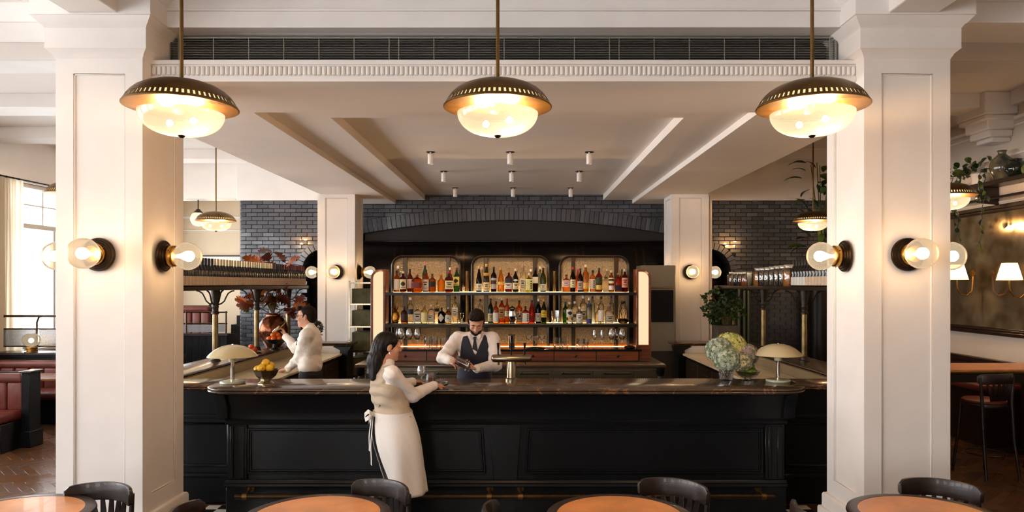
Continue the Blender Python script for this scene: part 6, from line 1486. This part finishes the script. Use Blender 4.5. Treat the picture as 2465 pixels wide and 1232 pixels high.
def rot(rx, ry, rz): return np.array((Matrix.Rotation(rz, 3, 'Z')@Matrix.Rotation(ry, 3, 'Y')@Matrix.Rotation(rx, 3, 'X')))
def head(c, M, s=1., female=False):
    f, R = xf(np.array(M)*s, c); RR = np.array(M)
    def E(p, r, k=.015): return ('ell', f(p), tuple(v*s for v in r), RR, k)
    def C(a, b, r0, r1, k=.012): return ('cap', f(a), f(b), r0*s, r1*s, k)
    pr = [E((0, .012, .03), (.074, .094, .088)), E((0, -.022, -.03), (.061, .07, .085)), E((0, -.035, -.07), (.046, .052, .045)), C((0, -.074, -.098), (0, -.07, -.092), .019, .02),
          C((-.03, -.082, .03), (.03, -.082, .03), .011, .011), E((-.04, -.062, -.022), (.02, .022, .022)), E((.04, -.062, -.022), (.02, .022, .022)),
          ('sub_ell', f((-.031, -.099, .011)), (.016*s, .014*s, .011*s), RR, .012), ('sub_ell', f((.031, -.099, .011)), (.016*s, .014*s, .011*s), RR, .012),
          C((0, -.086, .022), (0, -.106, -.022), .0085, .0115, .008), C((-.011, -.094, -.026), (.011, -.094, -.026), .008, .008, .006),
          C((-.02, -.082, -.055), (.02, -.082, -.055), .0065, .0065, .006), C((-.017, -.081, -.066), (.017, -.081, -.066), .0075, .0075, .006),
          E((-.031, -.083, .011), (.013, .011, .011), .003), E((.031, -.083, .011), (.013, .011, .011), .003)]
    for sx in (-1, 1): pr += [E((sx*.076, .012, -.006), (.009, .02, .031), .008), C((sx*.08, .026, .016), (sx*.078, .01, -.03), .005, .006, .004)]
    pr.append(C((0, .02, -.07), (0, .03, -.17), .05 if female else .056, .054 if female else .062, .03))
    return pr
def eyes(c, M, parent, origin, s=1., down=0.):
    f, R = xf(np.array(M)*s, c)
    for sx in (-1, 1):
        b = MB()
        if down: b.tube([Vector(np.array(f((sx*x, -.0955+(x-.031)**2*8, z-.004)))-np.array(origin)) for x, z in ((.02, .008), (.031, .005), (.043, .008))], [.0012, .002, .0012], 6)
        else: b.sphere(np.array(f((sx*.031, -.092, .010)))-np.array(origin), .0045*s, 8, 6)
        obj('eye', b, mat('iris_dark', (40, 28, 22), rough=.2), parent)
    for sx in (-1, 1):
        b = MB(); pts = [np.array(f((sx*x, -.094-.0+.18*(x-.03)**2*20*.1, z)))-np.array(origin) for x, z in ((.014, .03), (.03, .036), (.047, .031))]
        b.tube([Vector(q) for q in pts], [.003, .0042, .002], 6); obj('eyebrow', b, hairm, parent)
def hand(w, d, palm, s=1., curl=(.5, .6, .7, .8), thumb=.4, side=1, spread=.0):
    d = np.array(d, float); d /= np.linalg.norm(d); n = -np.array(palm, float); n -= d*(n@d); n /= np.linalg.norm(n); y = np.cross(n, d)*side
    M = np.stack([d, y, n], 1); f = lambda p: tuple(M@(np.array(p)*s)+np.array(w)); pr = []
    base = [(.088, -.032), (.093, -.011), (.09, .010), (.082, .030)]; L = [.072, .08, .075, .058]
    for (bx_, by) in base: pr.append(('cap', f((-.01, by*.62, 0)), f((bx_-.004, by, 0)), .0145*s, .0115*s, .014))
    for (bx_, by), l, cu, i in zip(base, L, curl, range(4)):
        p = np.array((bx_, by, 0.)); a = 0; r = .0088-(.0008 if i == 3 else 0)
        for q, fr in enumerate((.45, .32, .25)):
            a += cu*(1. if q else .8); e = p+l*fr*np.array((math.cos(a), (i-1.5)*spread, -math.sin(a))); pr.append(('cap', f(p), f(e), r*s, (r-.0007)*s, .003)); p = e; r -= .0008
    p = np.array((.022, -.03, -.004)); pr.append(('cap', f((.0, -.012, 0)), f(p), .015*s, .0135*s, .012))
    for l, (ax, ay, az), r in ((.04, (.62, -.62+.3*thumb, -.45*thumb), .0115), (.032, (.86, -.3+.45*thumb, -.55*thumb), .0098)):
        v = np.array((ax, ay, az)); v = v/np.linalg.norm(v); e = p+v*l; pr.append(('cap', f(p), f(e), r*s, (r-.0012)*s, .006)); p = e
    pr.append(('cap', f((-.05, 0, 0)), f((-.005, 0, 0)), .027*s, .024*s, .02)); return pr
def fold(amp, fx, fz, seed):
    rn = random.Random(seed); ph = [rn.uniform(0, 6) for _ in range(6)]
    def w(P):
        x, y, z = P[:, 0], P[:, 1], P[:, 2]
        d = amp*(np.sin(fx*x+fz*.6*z+ph[0]+1.5*np.sin(fz*.4*y+ph[1]))*np.sin(fz*z+fx*.5*y+ph[2]+1.2*np.sin(9*x+ph[4]))+.5*np.sin(fz*1.7*z+fx*1.1*(x+y)+ph[3]))
        return np.stack([d*.7, d*.7, d*.2], 1)
    return w
skin = mat('skin', (214, 160, 132), rough=.5, noise=.06, nscale=14); skin.node_tree.nodes['Principled BSDF'].inputs['Subsurface Weight'].default_value = .12; skin.node_tree.nodes['Principled BSDF'].inputs['Subsurface Radius'].default_value = (.02, .008, .004)
hairm = mat('hair_dark_brown', (38, 24, 18), spec=.15, rough=.6, noise=.5, nscale=50, bump=.5, bscale=160, stretch=(1, 1, .15))
hairb = mat('hair_black', (18, 13, 12), spec=.3, rough=.42, noise=.4, nscale=50, bump=.4, bscale=140, stretch=(1, 1, .12))
shirtm = mat('white_cotton', (244, 236, 229), rough=.75, sheen=.1, bump=.5, bscale=13)
vestm = mat('beige_linen', (196, 180, 158), rough=.85, sheen=.1, bump=.45, bscale=15)
navym = mat('navy_wool', (26, 29, 46), rough=.75, sheen=.25, bump=.15, bscale=220)
jackm = mat('ivory_jacket', (238, 228, 214), rough=.75, sheen=.1, bump=.4, bscale=13)
for _m in (shirtm, vestm, jackm):
    for _n in _m.node_tree.nodes:
        if _n.bl_idname == 'ShaderNodeBump': _n.inputs['Distance'].default_value = .035
blackc = mat('black_cloth', (20, 20, 22), rough=.8); shoem = mat('black_shoe', (18, 16, 15), rough=.3)
def person(label, origin): pass
def slim(pr): return [(p[0], p[1], tuple(v*.84 for v in p[2]))+tuple(p[3:]) if p[0] == 'ell' else (p[0], p[1], p[2], p[3]*.66, p[4]*.66)+tuple(p[5:]) for p in pr]
def V3(*a): return np.array(a, float)
def legs(hips, knees, ankles, fdir, r=(.088, .06, .042)):
    pr = []; f = np.array((fdir[0], fdir[1], 0.))
    for h_, k_, a_ in zip(hips, knees, ankles): pr += [('cap', h_, k_, r[0], r[1], .03), ('cap', k_, a_, r[1], r[2], .03)]
    return pr
def shoes(name, ankles, fdir, parent, origin):
    f = np.array((fdir[0], fdir[1], 0.))
    for a in ankles:
        a = np.array(a, float); a[2] = 0; pr = [('cap', a+V3(0, 0, .04)-f*.05, a+V3(0, 0, .035)+f*.05, .036, .04), ('cap', a+V3(0, 0, .035)+f*.05, a+V3(0, 0, .028)+f*.15, .04, .027), ('cap', a+V3(0, 0, .04), a+V3(0, 0, .1), .036, .036), ('cut', lambda X, Y, Z: -(Z-.001))]
        flesh(name, nets(pr, .008), shoem, parent, origin)
# ---------------------------------------------------------------- the waitress
F_ = V3(.906, .423, 0); R_ = V3(.423, -.906, 0)
O = V3(-1.02, 5.85, 0); Pv = V3(-1.035, 5.85, .84); Wa = V3(-1.05, 5.85, .96); Ch = V3(-1.10, 5.84, 1.15); NB = V3(-1.10, 5.84, 1.33); HC = V3(-1.083, 5.845, 1.487)
TM = np.stack([F_, R_, V3(0, 0, 1)], 1)
RS, LS = NB+.165*R_+V3(0, 0, -.045), NB-.165*R_+V3(0, 0, -.045)
RE, RW = V3(-.889, 5.88, 1.084), V3(-.742, 6.10, 1.133); LE, LW = V3(-1.05, 6.12, 1.13), V3(-.95, 6.27, 1.14)
hips = [Pv+.085*R_, Pv-.085*R_]; knees = [V3(-.985, 5.80, .46), V3(-1.01, 5.98, .46)]; ank = [V3(-.965, 5.83, .07), V3(-1.02, 5.95, .07)]
HM_ = rot(.12, 0, PI/2+.42)
torso = [('ell', Ch, (.115, .165, .18), TM, .05), ('ell', Ch+F_*.055+V3(0, 0, -.01), (.075, .14, .085), TM, .05), ('ell', Wa, (.12, .155, .16), TM, .05), ('ell', Pv, (.13, .175, .13), TM, .05), ('cap', RS, LS, .05, .05, .05)]
def arms(r1, r2, r3, grow=0): return [('cap', RS, RE, r1, r2, .02), ('cap', RE, RW, r2, r3, .02), ('cap', LS, LE, r1, r2, .02), ('cap', LE, LW, r2, r3, .02)]
bodyp = nets(slim(torso)+arms(.034, .029, .022)+legs(hips, knees, ank, F_), .012, k=.03)
hd = nets(head(HC, HM_, .97, True), .0042)
h1 = nets(hand(RW+V3(.01, .016, 0), (.42, .85, -.12), (-.25, .2, -.9), .92, (.35, .4, .45, .55), .7, 1), .0028, pad=.012, k=.006); h2 = nets(hand(LW, (.5, .8, -.15), (.3, 0, -.9), .92, (.4, .45, .5, .6), .6, -1), .0035, pad=.012, k=.006)
wt = flesh('person', join([bodyp, hd, h1, h2]), skin, None, O); tag(wt, 'person with long black hair in beige vest and white apron standing at the bar', 'person')
flesh('trousers', nets(legs(hips, knees, ank, F_, (.1, .072, .055))+[('ell', Pv, (.14, .185, .14), TM, .04)], .012, k=.03), blackc, wt, O); shoes('shoe', ank, F_, wt, O)
flesh('shirt', nets([('ell', Ch, (.112, .16, .175), TM, .05), ('ell', Wa, (.112, .148, .15), TM, .05), ('cap', RS, LS, .054, .056, .05), ('cap', RS, RE, .062, .06, .03), ('cap', RE, RW, .058, .037, .02), ('cap', LS, LE, .062, .056, .03), ('cap', LE, LW, .054, .036, .02), ('cap', NB-V3(0, 0, .02), NB+V3(.003, 0, .035), .066, .056, .02)], .007, k=.02), shirtm, wt, O, warp=fold(.008, 34, 46, 3))
for w_, e_ in ((RW, RE), (LW, LE)):
    d = (w_-e_)/np.linalg.norm(w_-e_); flesh('cuff', nets([('cap', w_-d*.045, w_+d*.0, .04, .039), ('cut', lambda X, Y, Z, w_=w_, d=d: (X-w_[0])*d[0]+(Y-w_[1])*d[1]+(Z-w_[2])*d[2]-.006)], .0045, k=.005), shirtm, wt, O)
armcut = lambda X, Y, Z: np.minimum((np.abs((X-NB[0])*R_[0]+(Y-NB[1])*R_[1])-.125), (Z-1.0)*2)
flesh('vest', nets([('ell', Ch, (.130, .178, .19), TM, .05), ('ell', Ch+F_*.055+V3(0, 0, -.01), (.084, .146, .09), TM, .05), ('ell', Wa, (.138, .172, .17), TM, .05), ('ell', Pv+V3(0, 0, .06), (.145, .185, .1), TM, .05), ('cap', NB+.11*R_-V3(0, 0, .045), NB-.11*R_-V3(0, 0, .045), .058, .058, .04),
     ('cut', lambda X, Y, Z: .905-Z), ('cut', lambda X, Y, Z: np.where(Z > 1.2, np.abs((X-NB[0])*R_[0]+(Y-NB[1])*R_[1])-.135-.0*(Z), -1)), ('cut', lambda X, Y, Z: -(np.sqrt((X-NB[0])**2+(Y-NB[1])**2+((Z-NB[2]-.03)*.9)**2)-.078))], .007, k=.03), vestm, wt, O, warp=fold(.007, 26, 50, 8))
tb_ = MB().box(-.045, .045, -.006, .006, -.008, .008); obj('vest_strap', tb_, vestm, wt, tuple(Wa-F_*.135-O+R_*.04+V3(0, 0, .07)), (0, .3, math.atan2(R_[1], R_[0])), bevel=.003); obj('strap_buckle', MB().box(-.014, .014, -.008, .008, -.012, .012), blackmetal, wt, tuple(Wa-F_*.125-O+R_*.085+V3(0, 0, .075)), (0, 0, math.atan2(R_[1], R_[0])), bevel=.003)
# apron
rows = []; n = 54; m_ = 26
for i in range(m_+1):
    t = i/m_; z = .955-.685*t; c = V3(-1.047, 5.85, 0)*(1-t)+V3(-.965, 5.88, 0)*t; aF = .152+.045*math.sin(min(1, t*2.2)*PI/2)*(1-.3*t)+.01*t; bR = .190+.025*math.sin(min(1, t*2)*PI/2); ph = math.radians(172-44*max(0, (t-.1)/.9)**1.2); row = []
    for j in range(n+1):
        a = -ph+2*ph*j/n; wv = 1+(.012+.035*t)*math.sin(a*6.5+1.3*math.sin(3*t)+.6)*min(1, t*3)+.006*math.sin(17*a+22*t); p = c+F_*aF*math.cos(a)*wv+R_*bR*math.sin(a)*wv; row.append((p[0]-O[0], p[1]-O[1], z+.02*t*math.sin(a*2+.4)-.05*t*math.cos(a)*.6+.03*t))
    rows.append(row)
ap = obj('apron', MB().grid(rows), mat('white_apron_cotton', (247, 242, 236), rough=.8, sheen=.1, bump=.4, bscale=12, stretch=(1, 1, .5)), wt); md = ap.modifiers.new('thick', 'SOLIDIFY'); md.thickness = .004
wbp = []
for k in range(41):
    a = 2*PI*k/40; p = V3(-1.05, 5.85, 0)+F_*.158*math.cos(a)+R_*.196*math.sin(a); wbp.append(p)
obj('waistband', MB().grid([[(p[0]-O[0], p[1]-O[1], z) for p in wbp] for z in (.928, .965)]), MATS['white_apron_cotton'], ap); bk = V3(-1.05, 5.85, .945)-F_*.165-O
for sgn, dx in ((1, .055), (-1, .06)):
    pts = [bk, bk-F_*.03+R_*sgn*.03+V3(0, 0, .02), bk-F_*.05+R_*sgn*.075-V3(0, 0, .015), bk-F_*.045+R_*sgn*.06-V3(0, 0, .05), bk-F_*.01-V3(0, 0, .01)]
    obj('bow_loop', MB().grid([[tuple(p+V3(0, 0, dz)) for p in pts] for dz in (-.018, .018)]), MATS['white_apron_cotton'], ap)
for q, (ln, sd) in enumerate(((.40, .025), (.3, -.02))):
    pts = [bk-F_*.012+R_*sd*(1+.5*u)+V3(-.01*u, -.01*u, -ln*u) for u in [k/8 for k in range(9)]]
    obj('apron_tie', MB().grid([[tuple(p+R_*w*(.010+.010*(k/8))+F_*.004*math.sin(k)) for k, p in enumerate(pts)] for w in (-1, 1)]), MATS['white_apron_cotton'], ap)
# hair: a cap and a long fall down the back
f, _ = xf(HM_*.97, HC); HR = HM_
hp = [('ell', f((0, .022, .036)), (.083, .1, .09), HR, .02), ('ell', f((0, .055, -.01)), (.074, .07, .09), HR, .03), ('cap', f((0, .075, -.02)), f((0, .1, -.13)), .066, .062, .03), ('cap', f((0, .1, -.13)), f((0, .115, -.23)), .06, .042, .03), ('cap', f((.035, .095, -.1)), f((.06, .09, -.26)), .038, .02, .03), ('cap', f((-.04, .095, -.1)), f((-.05, .11, -.27)), .042, .022, .03),
      ('sub_ell', f((0, -.085, -.03)), (.07, .085, .085), HR, .012), ('sub_ell', f((-.085, .0, -.01)), (.022, .024, .036), HR, .006), ('sub_ell', f((.085, .0, -.01)), (.022, .024, .036), HR, .006)]
flesh('hair', nets(hp, .005, k=.02), hairb, wt, O, warp=lambda P: np.stack([.0016*np.sin(260*P[:, 0]+190*P[:, 1]), .0016*np.sin(240*P[:, 1]-170*P[:, 0]), 0*P[:, 2]], 1))
eyes(HC, HM_*.97, wt, O)
er = np.array(f((-.082, .004, -.036)))-O; obj('earring', MB().tube([tuple(er), tuple(er+V3(-.003, -.004, -.012)), tuple(er+V3(.003, -.004, -.024))], .003, 6), chrome, wt)
# ---------------------------------------------------------------- the bartender
O = V3(-.46, 7.2, 0); Pv = V3(-.47, 7.22, .98); Wa = V3(-.47, 7.22, 1.12); Ch = V3(-.465, 7.2, 1.33); NB = V3(-.452, 7.17, 1.475); HC = V3(-.443, 7.085, 1.618)
RS, LS = V3(-.64, 7.2, 1.45), V3(-.285, 7.2, 1.45); RE, RW = V3(-.768, 7.05, 1.275), V3(-.672, 6.86, 1.262); LE, LW = V3(-.247, 7.08, 1.20), V3(-.425, 6.87, 1.184)
HB = rot(.62, .05, .06); hips = [Pv+V3(-.09, 0, -.02), Pv+V3(.09, 0, -.02)]; knees = [V3(-.57, 7.2, .5), V3(-.36, 7.2, .5)]; ank = [V3(-.58, 7.22, .07), V3(-.35, 7.22, .07)]
torso = [('ell', Ch, (.17, .115, .18), None, .05), ('ell', Wa, (.15, .105, .16), None, .05), ('ell', Pv, (.16, .115, .13), None, .05), ('cap', RS+V3(.03, 0, 0), LS-V3(.03, 0, 0), .05, .05, .05)]
bodyp = nets(slim(torso)+[('cap', RS, RE, .036, .03), ('cap', RE, RW, .03, .024), ('cap', LS, LE, .036, .03), ('cap', LE, LW, .03, .024)]+legs(hips, knees, ank, (0, -1)), .012, k=.03)
gA, gB = V3(*PT(1096, 866, 6.76)), V3(*PT(1124, 879, 6.74)); jg = V3(*PT(1123, 884, 6.745))
h1 = nets(hand(RW, (.5, -.62, -.12), (.35, .2, -.8), 1., (.75, .8, .8, .85), .9, -1), .0028, pad=.012, k=.006); h2 = nets(hand(LW, (-.74, -.5, .22), (-.2, -.35, .9), 1., (.6, .7, .8, .9), .8, -1), .0028, pad=.012, k=.006)
bt = flesh('person', join([bodyp, nets(head(HC, HB, 1.0), .004), h1, h2]), skin, None, O); tag(bt, 'person with dark beard in navy waistcoat and tie pouring a drink', 'person')
flesh('trousers', nets(legs(hips, knees, ank, (0, -1), (.1, .075, .06))+[('ell', Pv, (.17, .125, .13), None, .04)], .012, k=.03), blackc, bt, O); shoes('shoe', ank, (0, -1), bt, O)
flesh('shirt', nets([('ell', Ch, (.172, .12, .182), None, .05), ('ell', Wa, (.145, .1, .15), None, .05), ('cap', RS+V3(.02, 0, 0), LS-V3(.02, 0, 0), .062, .062, .05), ('cap', RS, RE, .07, .062, .03), ('cap', RE, RW, .06, .04, .02), ('cap', LS, LE, .07, .064, .03), ('cap', LE, LW, .06, .04, .02)], .007, k=.02), shirtm, bt, O, warp=fold(.008, 32, 44, 5))
for w_, e_ in ((RW, RE), (LW, LE)):
    d = (w_-e_)/np.linalg.norm(w_-e_); flesh('cuff', nets([('cap', w_-d*.05, w_+d*.005, .043, .042), ('cut', lambda X, Y, Z, w_=w_, d=d: (X-w_[0])*d[0]+(Y-w_[1])*d[1]+(Z-w_[2])*d[2]-.01)], .0045, k=.005), shirtm, bt, O)
vz = 1.285
flesh('waistcoat', nets([('ell', Ch, (.188, .134, .192), None, .05), ('ell', Wa, (.168, .124, .17), None, .05), ('ell', Pv+V3(0, 0, .06), (.175, .13, .1), None, .05), ('cap', NB+V3(-.1, .03, -.04), NB+V3(.1, .03, -.04), .07, .07, .04),
     ('cut', lambda X, Y, Z: .98-Z), ('cut', lambda X, Y, Z: np.where(Z > 1.28, np.abs(X-NB[0])-.143-.10*np.clip(1.40-Z, 0, .2), -1)), ('cut', lambda X, Y, Z: np.where((Z > vz) & (Y < 7.2), (Z-vz)*.40-np.abs(X-NB[0]), -1)), ('cut', lambda X, Y, Z: -(np.sqrt((X-NB[0])**2+(Y-NB[1]-.01)**2)-.07-.0*Z))], .007, k=.03), navym, bt, O, warp=fold(.003, 20, 30, 9))
bn = MB()
# collar wings, tie
for sx in (-1, 1):
    q = NB-O+V3(0, -.06, 0); b = MB().prism([(sx*.004, .012), (sx*.06, .03), (sx*.058, .0), (sx*.032, -.036)], -.006, .004, 'y'); obj('collar', b, shirtm, bt, tuple(q+V3(0, -.03, .005)), (.35, 0, sx*-.25), bevel=.002)
obj('tie', MB().prism([(-.017, .012), (.017, .012), (.012, -.022), (.028, -.12), (.036, -.21), (0, -.25), (-.036, -.21), (-.028, -.12), (-.012, -.022)], -.007, .004, 'y'), mat('charcoal_tie', (40, 41, 42), rough=.6, sheen=.2), bt, tuple(NB-O+V3(-.004, -.098, -.012)), (.10, 0, 0), bevel=.002)
for k in range(4): obj('button', MB().lathe([(0, 0), (.007, 0), (.007, .004), (0, .005)], 10, ax='y'), blackmetal, bt, tuple(V3(NB[0], 7.2-.13, 1.255-.06*k)-O))
f, _ = xf(HB, HC)
hp = [('ell', f((0, .028, .045)), (.079, .088, .082), HB, .02), ('ell', f((0, -.02, .1)), (.064, .07, .04), HB, .025), ('cap', f((-.045, -.068, .1)), f((.05, -.06, .112)), .026, .03, .02), ('ell', f((.02, -.055, .12)), (.045, .04, .028), HB, .02), ('cap', f((-.074, .0, .03)), f((-.076, -.012, -.01)), .012, .006, .01), ('cap', f((.074, .0, .03)), f((.076, -.012, -.01)), .012, .006, .01),
      ('sub_ell', f((0, -.1, -.0)), (.075, .066, .072), HB, .01)]
flesh('hair', nets(hp, .0045, k=.015), hairm, bt, O, warp=lambda P: np.stack([.002*np.sin(210*P[:, 1]+160*P[:, 2]), .002*np.sin(200*P[:, 0]-150*P[:, 2]), .0025*np.sin(180*P[:, 0]+140*P[:, 1])], 1))
bp2 = [('ell', f((0, -.026, -.045)), (.0635, .073, .076), HB, .01), ('ell', f((0, -.042, -.078)), (.049, .056, .044), HB, .015), ('sub_ell', f((0, -.07, -.005)), (.058, .08, .05), HB, .01), ('sub_ell', f((0, -.1, -.058)), (.022, .03, .012), HB, .006), ('sub_ell', f((0, .06, -.03)), (.1, .075, .12), HB, .01)]
flesh('beard', nets(bp2, .004, k=.01), hairm, bt, O); eyes(HC, HB, bt, O, down=.006)
# held mixing glass and jigger
ax = gB-gA; L_ = np.linalg.norm(ax); q = Vector(ax).to_track_quat('Z', 'Y').to_euler()
t = thing('pouring_glass', 'tilted mixing glass of amber drink held by the bartender', 'glass', tuple(gA), tuple(q)); obj('glass_wall', MB().lathe([(0, 0), (.036, 0), (.038, .01), (.042, .135), (.039, .135), (.034, .012), (0, .01)], 24), glassm, t); obj('drink', MB().lathe([(0, .011), (.033, .011), (.037, .1), (0, .1)], 20), G((190, 70, 16), .55), t)
t = thing('strainer_cup', 'small cut glass held under the mixing glass by the bartender', 'glass', tuple(jg+V3(0, 0, -.035)), (0, .2, 0)); obj('cup', MB().lathe([(0, 0), (.022, 0), (.024, .006), (.028, .075), (.026, .075), (.02, .008), (0, .007)], 16), crystal, t); obj('drink', MB().lathe([(0, .009), (.02, .009), (.022, .04), (0, .04)], 14), G((190, 70, 16), .55), t)
# ---------------------------------------------------------------- the waiter
O = V3(-2.44, 8.25, 0); Pv = V3(-2.43, 8.25, .95); Wa = V3(-2.435, 8.25, 1.12); Ch = V3(-2.44, 8.25, 1.31); NB = V3(-2.445, 8.25, 1.47); HC = V3(-2.484, 8.25, 1.622)
LS, RS = V3(-2.43, 8.08, 1.42), V3(-2.45, 8.42, 1.42); LE, LW = V3(-2.545, 8.2, 1.15), V3(-2.735, 8.40, 1.005); RE, RW = V3(-2.68, 8.5, 1.224), V3(-2.825, 8.6, 1.37)
TM = np.stack([V3(-1, 0, 0), V3(0, 1, 0), V3(0, 0, 1)], 1); HW = rot(.06, 0, -PI/2+.03); hips = [Pv+V3(0, -.09, -.02), Pv+V3(0, .09, -.02)]; knees = [V3(-2.43, 8.15, .5), V3(-2.42, 8.35, .5)]; ank = [V3(-2.40, 8.13, .07), V3(-2.42, 8.37, .07)]
torso = [('ell', Ch, (.115, .17, .18), TM, .05), ('ell', Wa, (.105, .15, .16), TM, .05), ('ell', Pv, (.115, .16, .13), TM, .05), ('cap', RS-V3(0, .03, 0), LS+V3(0, .03, 0), .05, .05, .05)]
bodyp = nets(slim(torso)+[('cap', RS, RE, .036, .03), ('cap', RE, RW, .03, .024), ('cap', LS, LE, .036, .03), ('cap', LE, LW, .03, .024)]+legs(hips, knees, ank, (-1, 0)), .012, k=.03)
h1 = nets(hand(RW, (-.45, .1, .85), (-.75, -.2, -.4), 1., (.5, .55, .6, .65), .7, 1), .003, pad=.012, k=.006); h2 = nets(hand(LW+V3(-.012, .012, -.008), (-.72, .66, -.16), (0, 0, -1), 1., (.12, .14, .16, .2), .2, -1), .003, pad=.012, k=.006)
wr = flesh('person', join([bodyp, nets(head(HC, HW, 1.02), .0045), h1, h2]), skin, None, O); tag(wr, 'person with glasses in ivory jacket working behind the bar with raised hand', 'person')
flesh('trousers', nets(legs(hips, knees, ank, (-1, 0), (.1, .075, .06))+[('ell', Pv, (.125, .17, .13), TM, .04)], .012, k=.03), blackc, wr, O); shoes('shoe', ank, (-1, 0), wr, O)
flesh('jacket', nets([('ell', Ch, (.128, .183, .19), TM, .05), ('ell', Ch+V3(.02, 0, .02), (.108, .17, .16), TM, .05), ('ell', Wa, (.118, .165, .18), TM, .05), ('ell', Pv+V3(0, 0, .1), (.126, .172, .13), TM, .05), ('cap', RS, LS, .064, .064, .05), ('cap', RS, RE, .07, .06, .03), ('cap', RE, RW, .058, .044, .02), ('cap', LS, LE, .072, .064, .03), ('cap', LE, LW, .062, .044, .02),
     ('cap', NB-V3(0, 0, .03), NB+V3(.012, 0, .012), .075, .068, .02), ('cut', lambda X, Y, Z: np.where(np.abs(Y-8.25) < .24, np.where(X > -2.62, .985-Z, -1), -1)), ('cut', lambda X, Y, Z: np.where((Z > 1.24) & (X < -2.5) & (Z < 1.7), (Z-1.24)*.38-np.abs(Y-8.25), -1))], .007, k=.02), jackm, wr, O, warp=fold(.0075, 28, 40, 12))
flesh('shirt', nets([('ell', Ch, (.12, .165, .18), TM, .05), ('cap', NB-V3(0, 0, .02), NB+V3(-.002, 0, .05), .068, .06, .02)], .008, k=.02), shirtm, wr, O)
obj('tie', MB().box(-.006, .006, -.014, .014, -.15, .02), blackc, wr, tuple(NB+V3(-.115, 0, -.03)-O), (0, .2, 0), bevel=.003)
for w_, e_ in ((RW, RE), (LW, LE)):
    d = (w_-e_)/np.linalg.norm(w_-e_); flesh('cuff', nets([('cap', w_-d*.03, w_+d*.014, .036, .035), ('cut', lambda X, Y, Z, w_=w_, d=d: (X-w_[0])*d[0]+(Y-w_[1])*d[1]+(Z-w_[2])*d[2]-.016)], .0045, k=.005), shirtm, wr, O)
f, _ = xf(HW*1.02, HC)
hp = [('ell', f((0, .026, .045)), (.08, .094, .082), HW, .02), ('ell', f((0, .06, .0)), (.07, .056, .09), HW, .03), ('cap', f((-.03, -.06, .1)), f((.03, -.06, .1)), .026, .026, .02), ('cap', f((-.076, .0, .03)), f((-.077, -.012, -.006)), .01, .005, .01), ('cap', f((.076, .0, .03)), f((.077, -.012, -.006)), .01, .005, .01), ('sub_ell', f((0, -.1, -.015)), (.078, .072, .09), HW, .01), ('sub_ell', f((0, .0, -.085)), (.1, .05, .06), HW, .01)]
flesh('hair', nets(hp, .0045, k=.015), hairm, wr, O); eyes(HC, HW*1.02, wr, O)
gl2 = MB()
for sx in (-1, 1):
    ring = [Vector(np.array(f((sx*.032+.021*math.cos(a), -.105, .008+.017*math.sin(a))))-O) for a in [2*PI*k/16 for k in range(17)]]; gl2.tube(ring, .0022, 6, caps=False); gl2.tube([Vector(np.array(f(p))-O) for p in ((sx*.053, -.103, .014), (sx*.08, -.05, .016), (sx*.084, .015, .012))], .0022, 6)
gl2.tube([Vector(np.array(f(p))-O) for p in ((-.011, -.106, .01), (.011, -.106, .01))], .0022, 6); obj('glasses', gl2, blackmetal, wr, merge=False)
t = thing('silver_dish', 'shallow silver dish held up in the hand of the person in ivory jacket', 'dish', tuple(RW+V3(-.07, .0, .10)), (0, -.75, .1)); obj('dish', MB().lathe([(0, .0), (.06, .002), (.1, .014), (.108, .02), (.1, .018), (.06, .006), (0, .004)], 28), chrome, t); obj('rim', MB().lathe([(.105, .017), (.111, .021), (.106, .024), (.102, .02), (.105, .017)], 28), chrome, t)
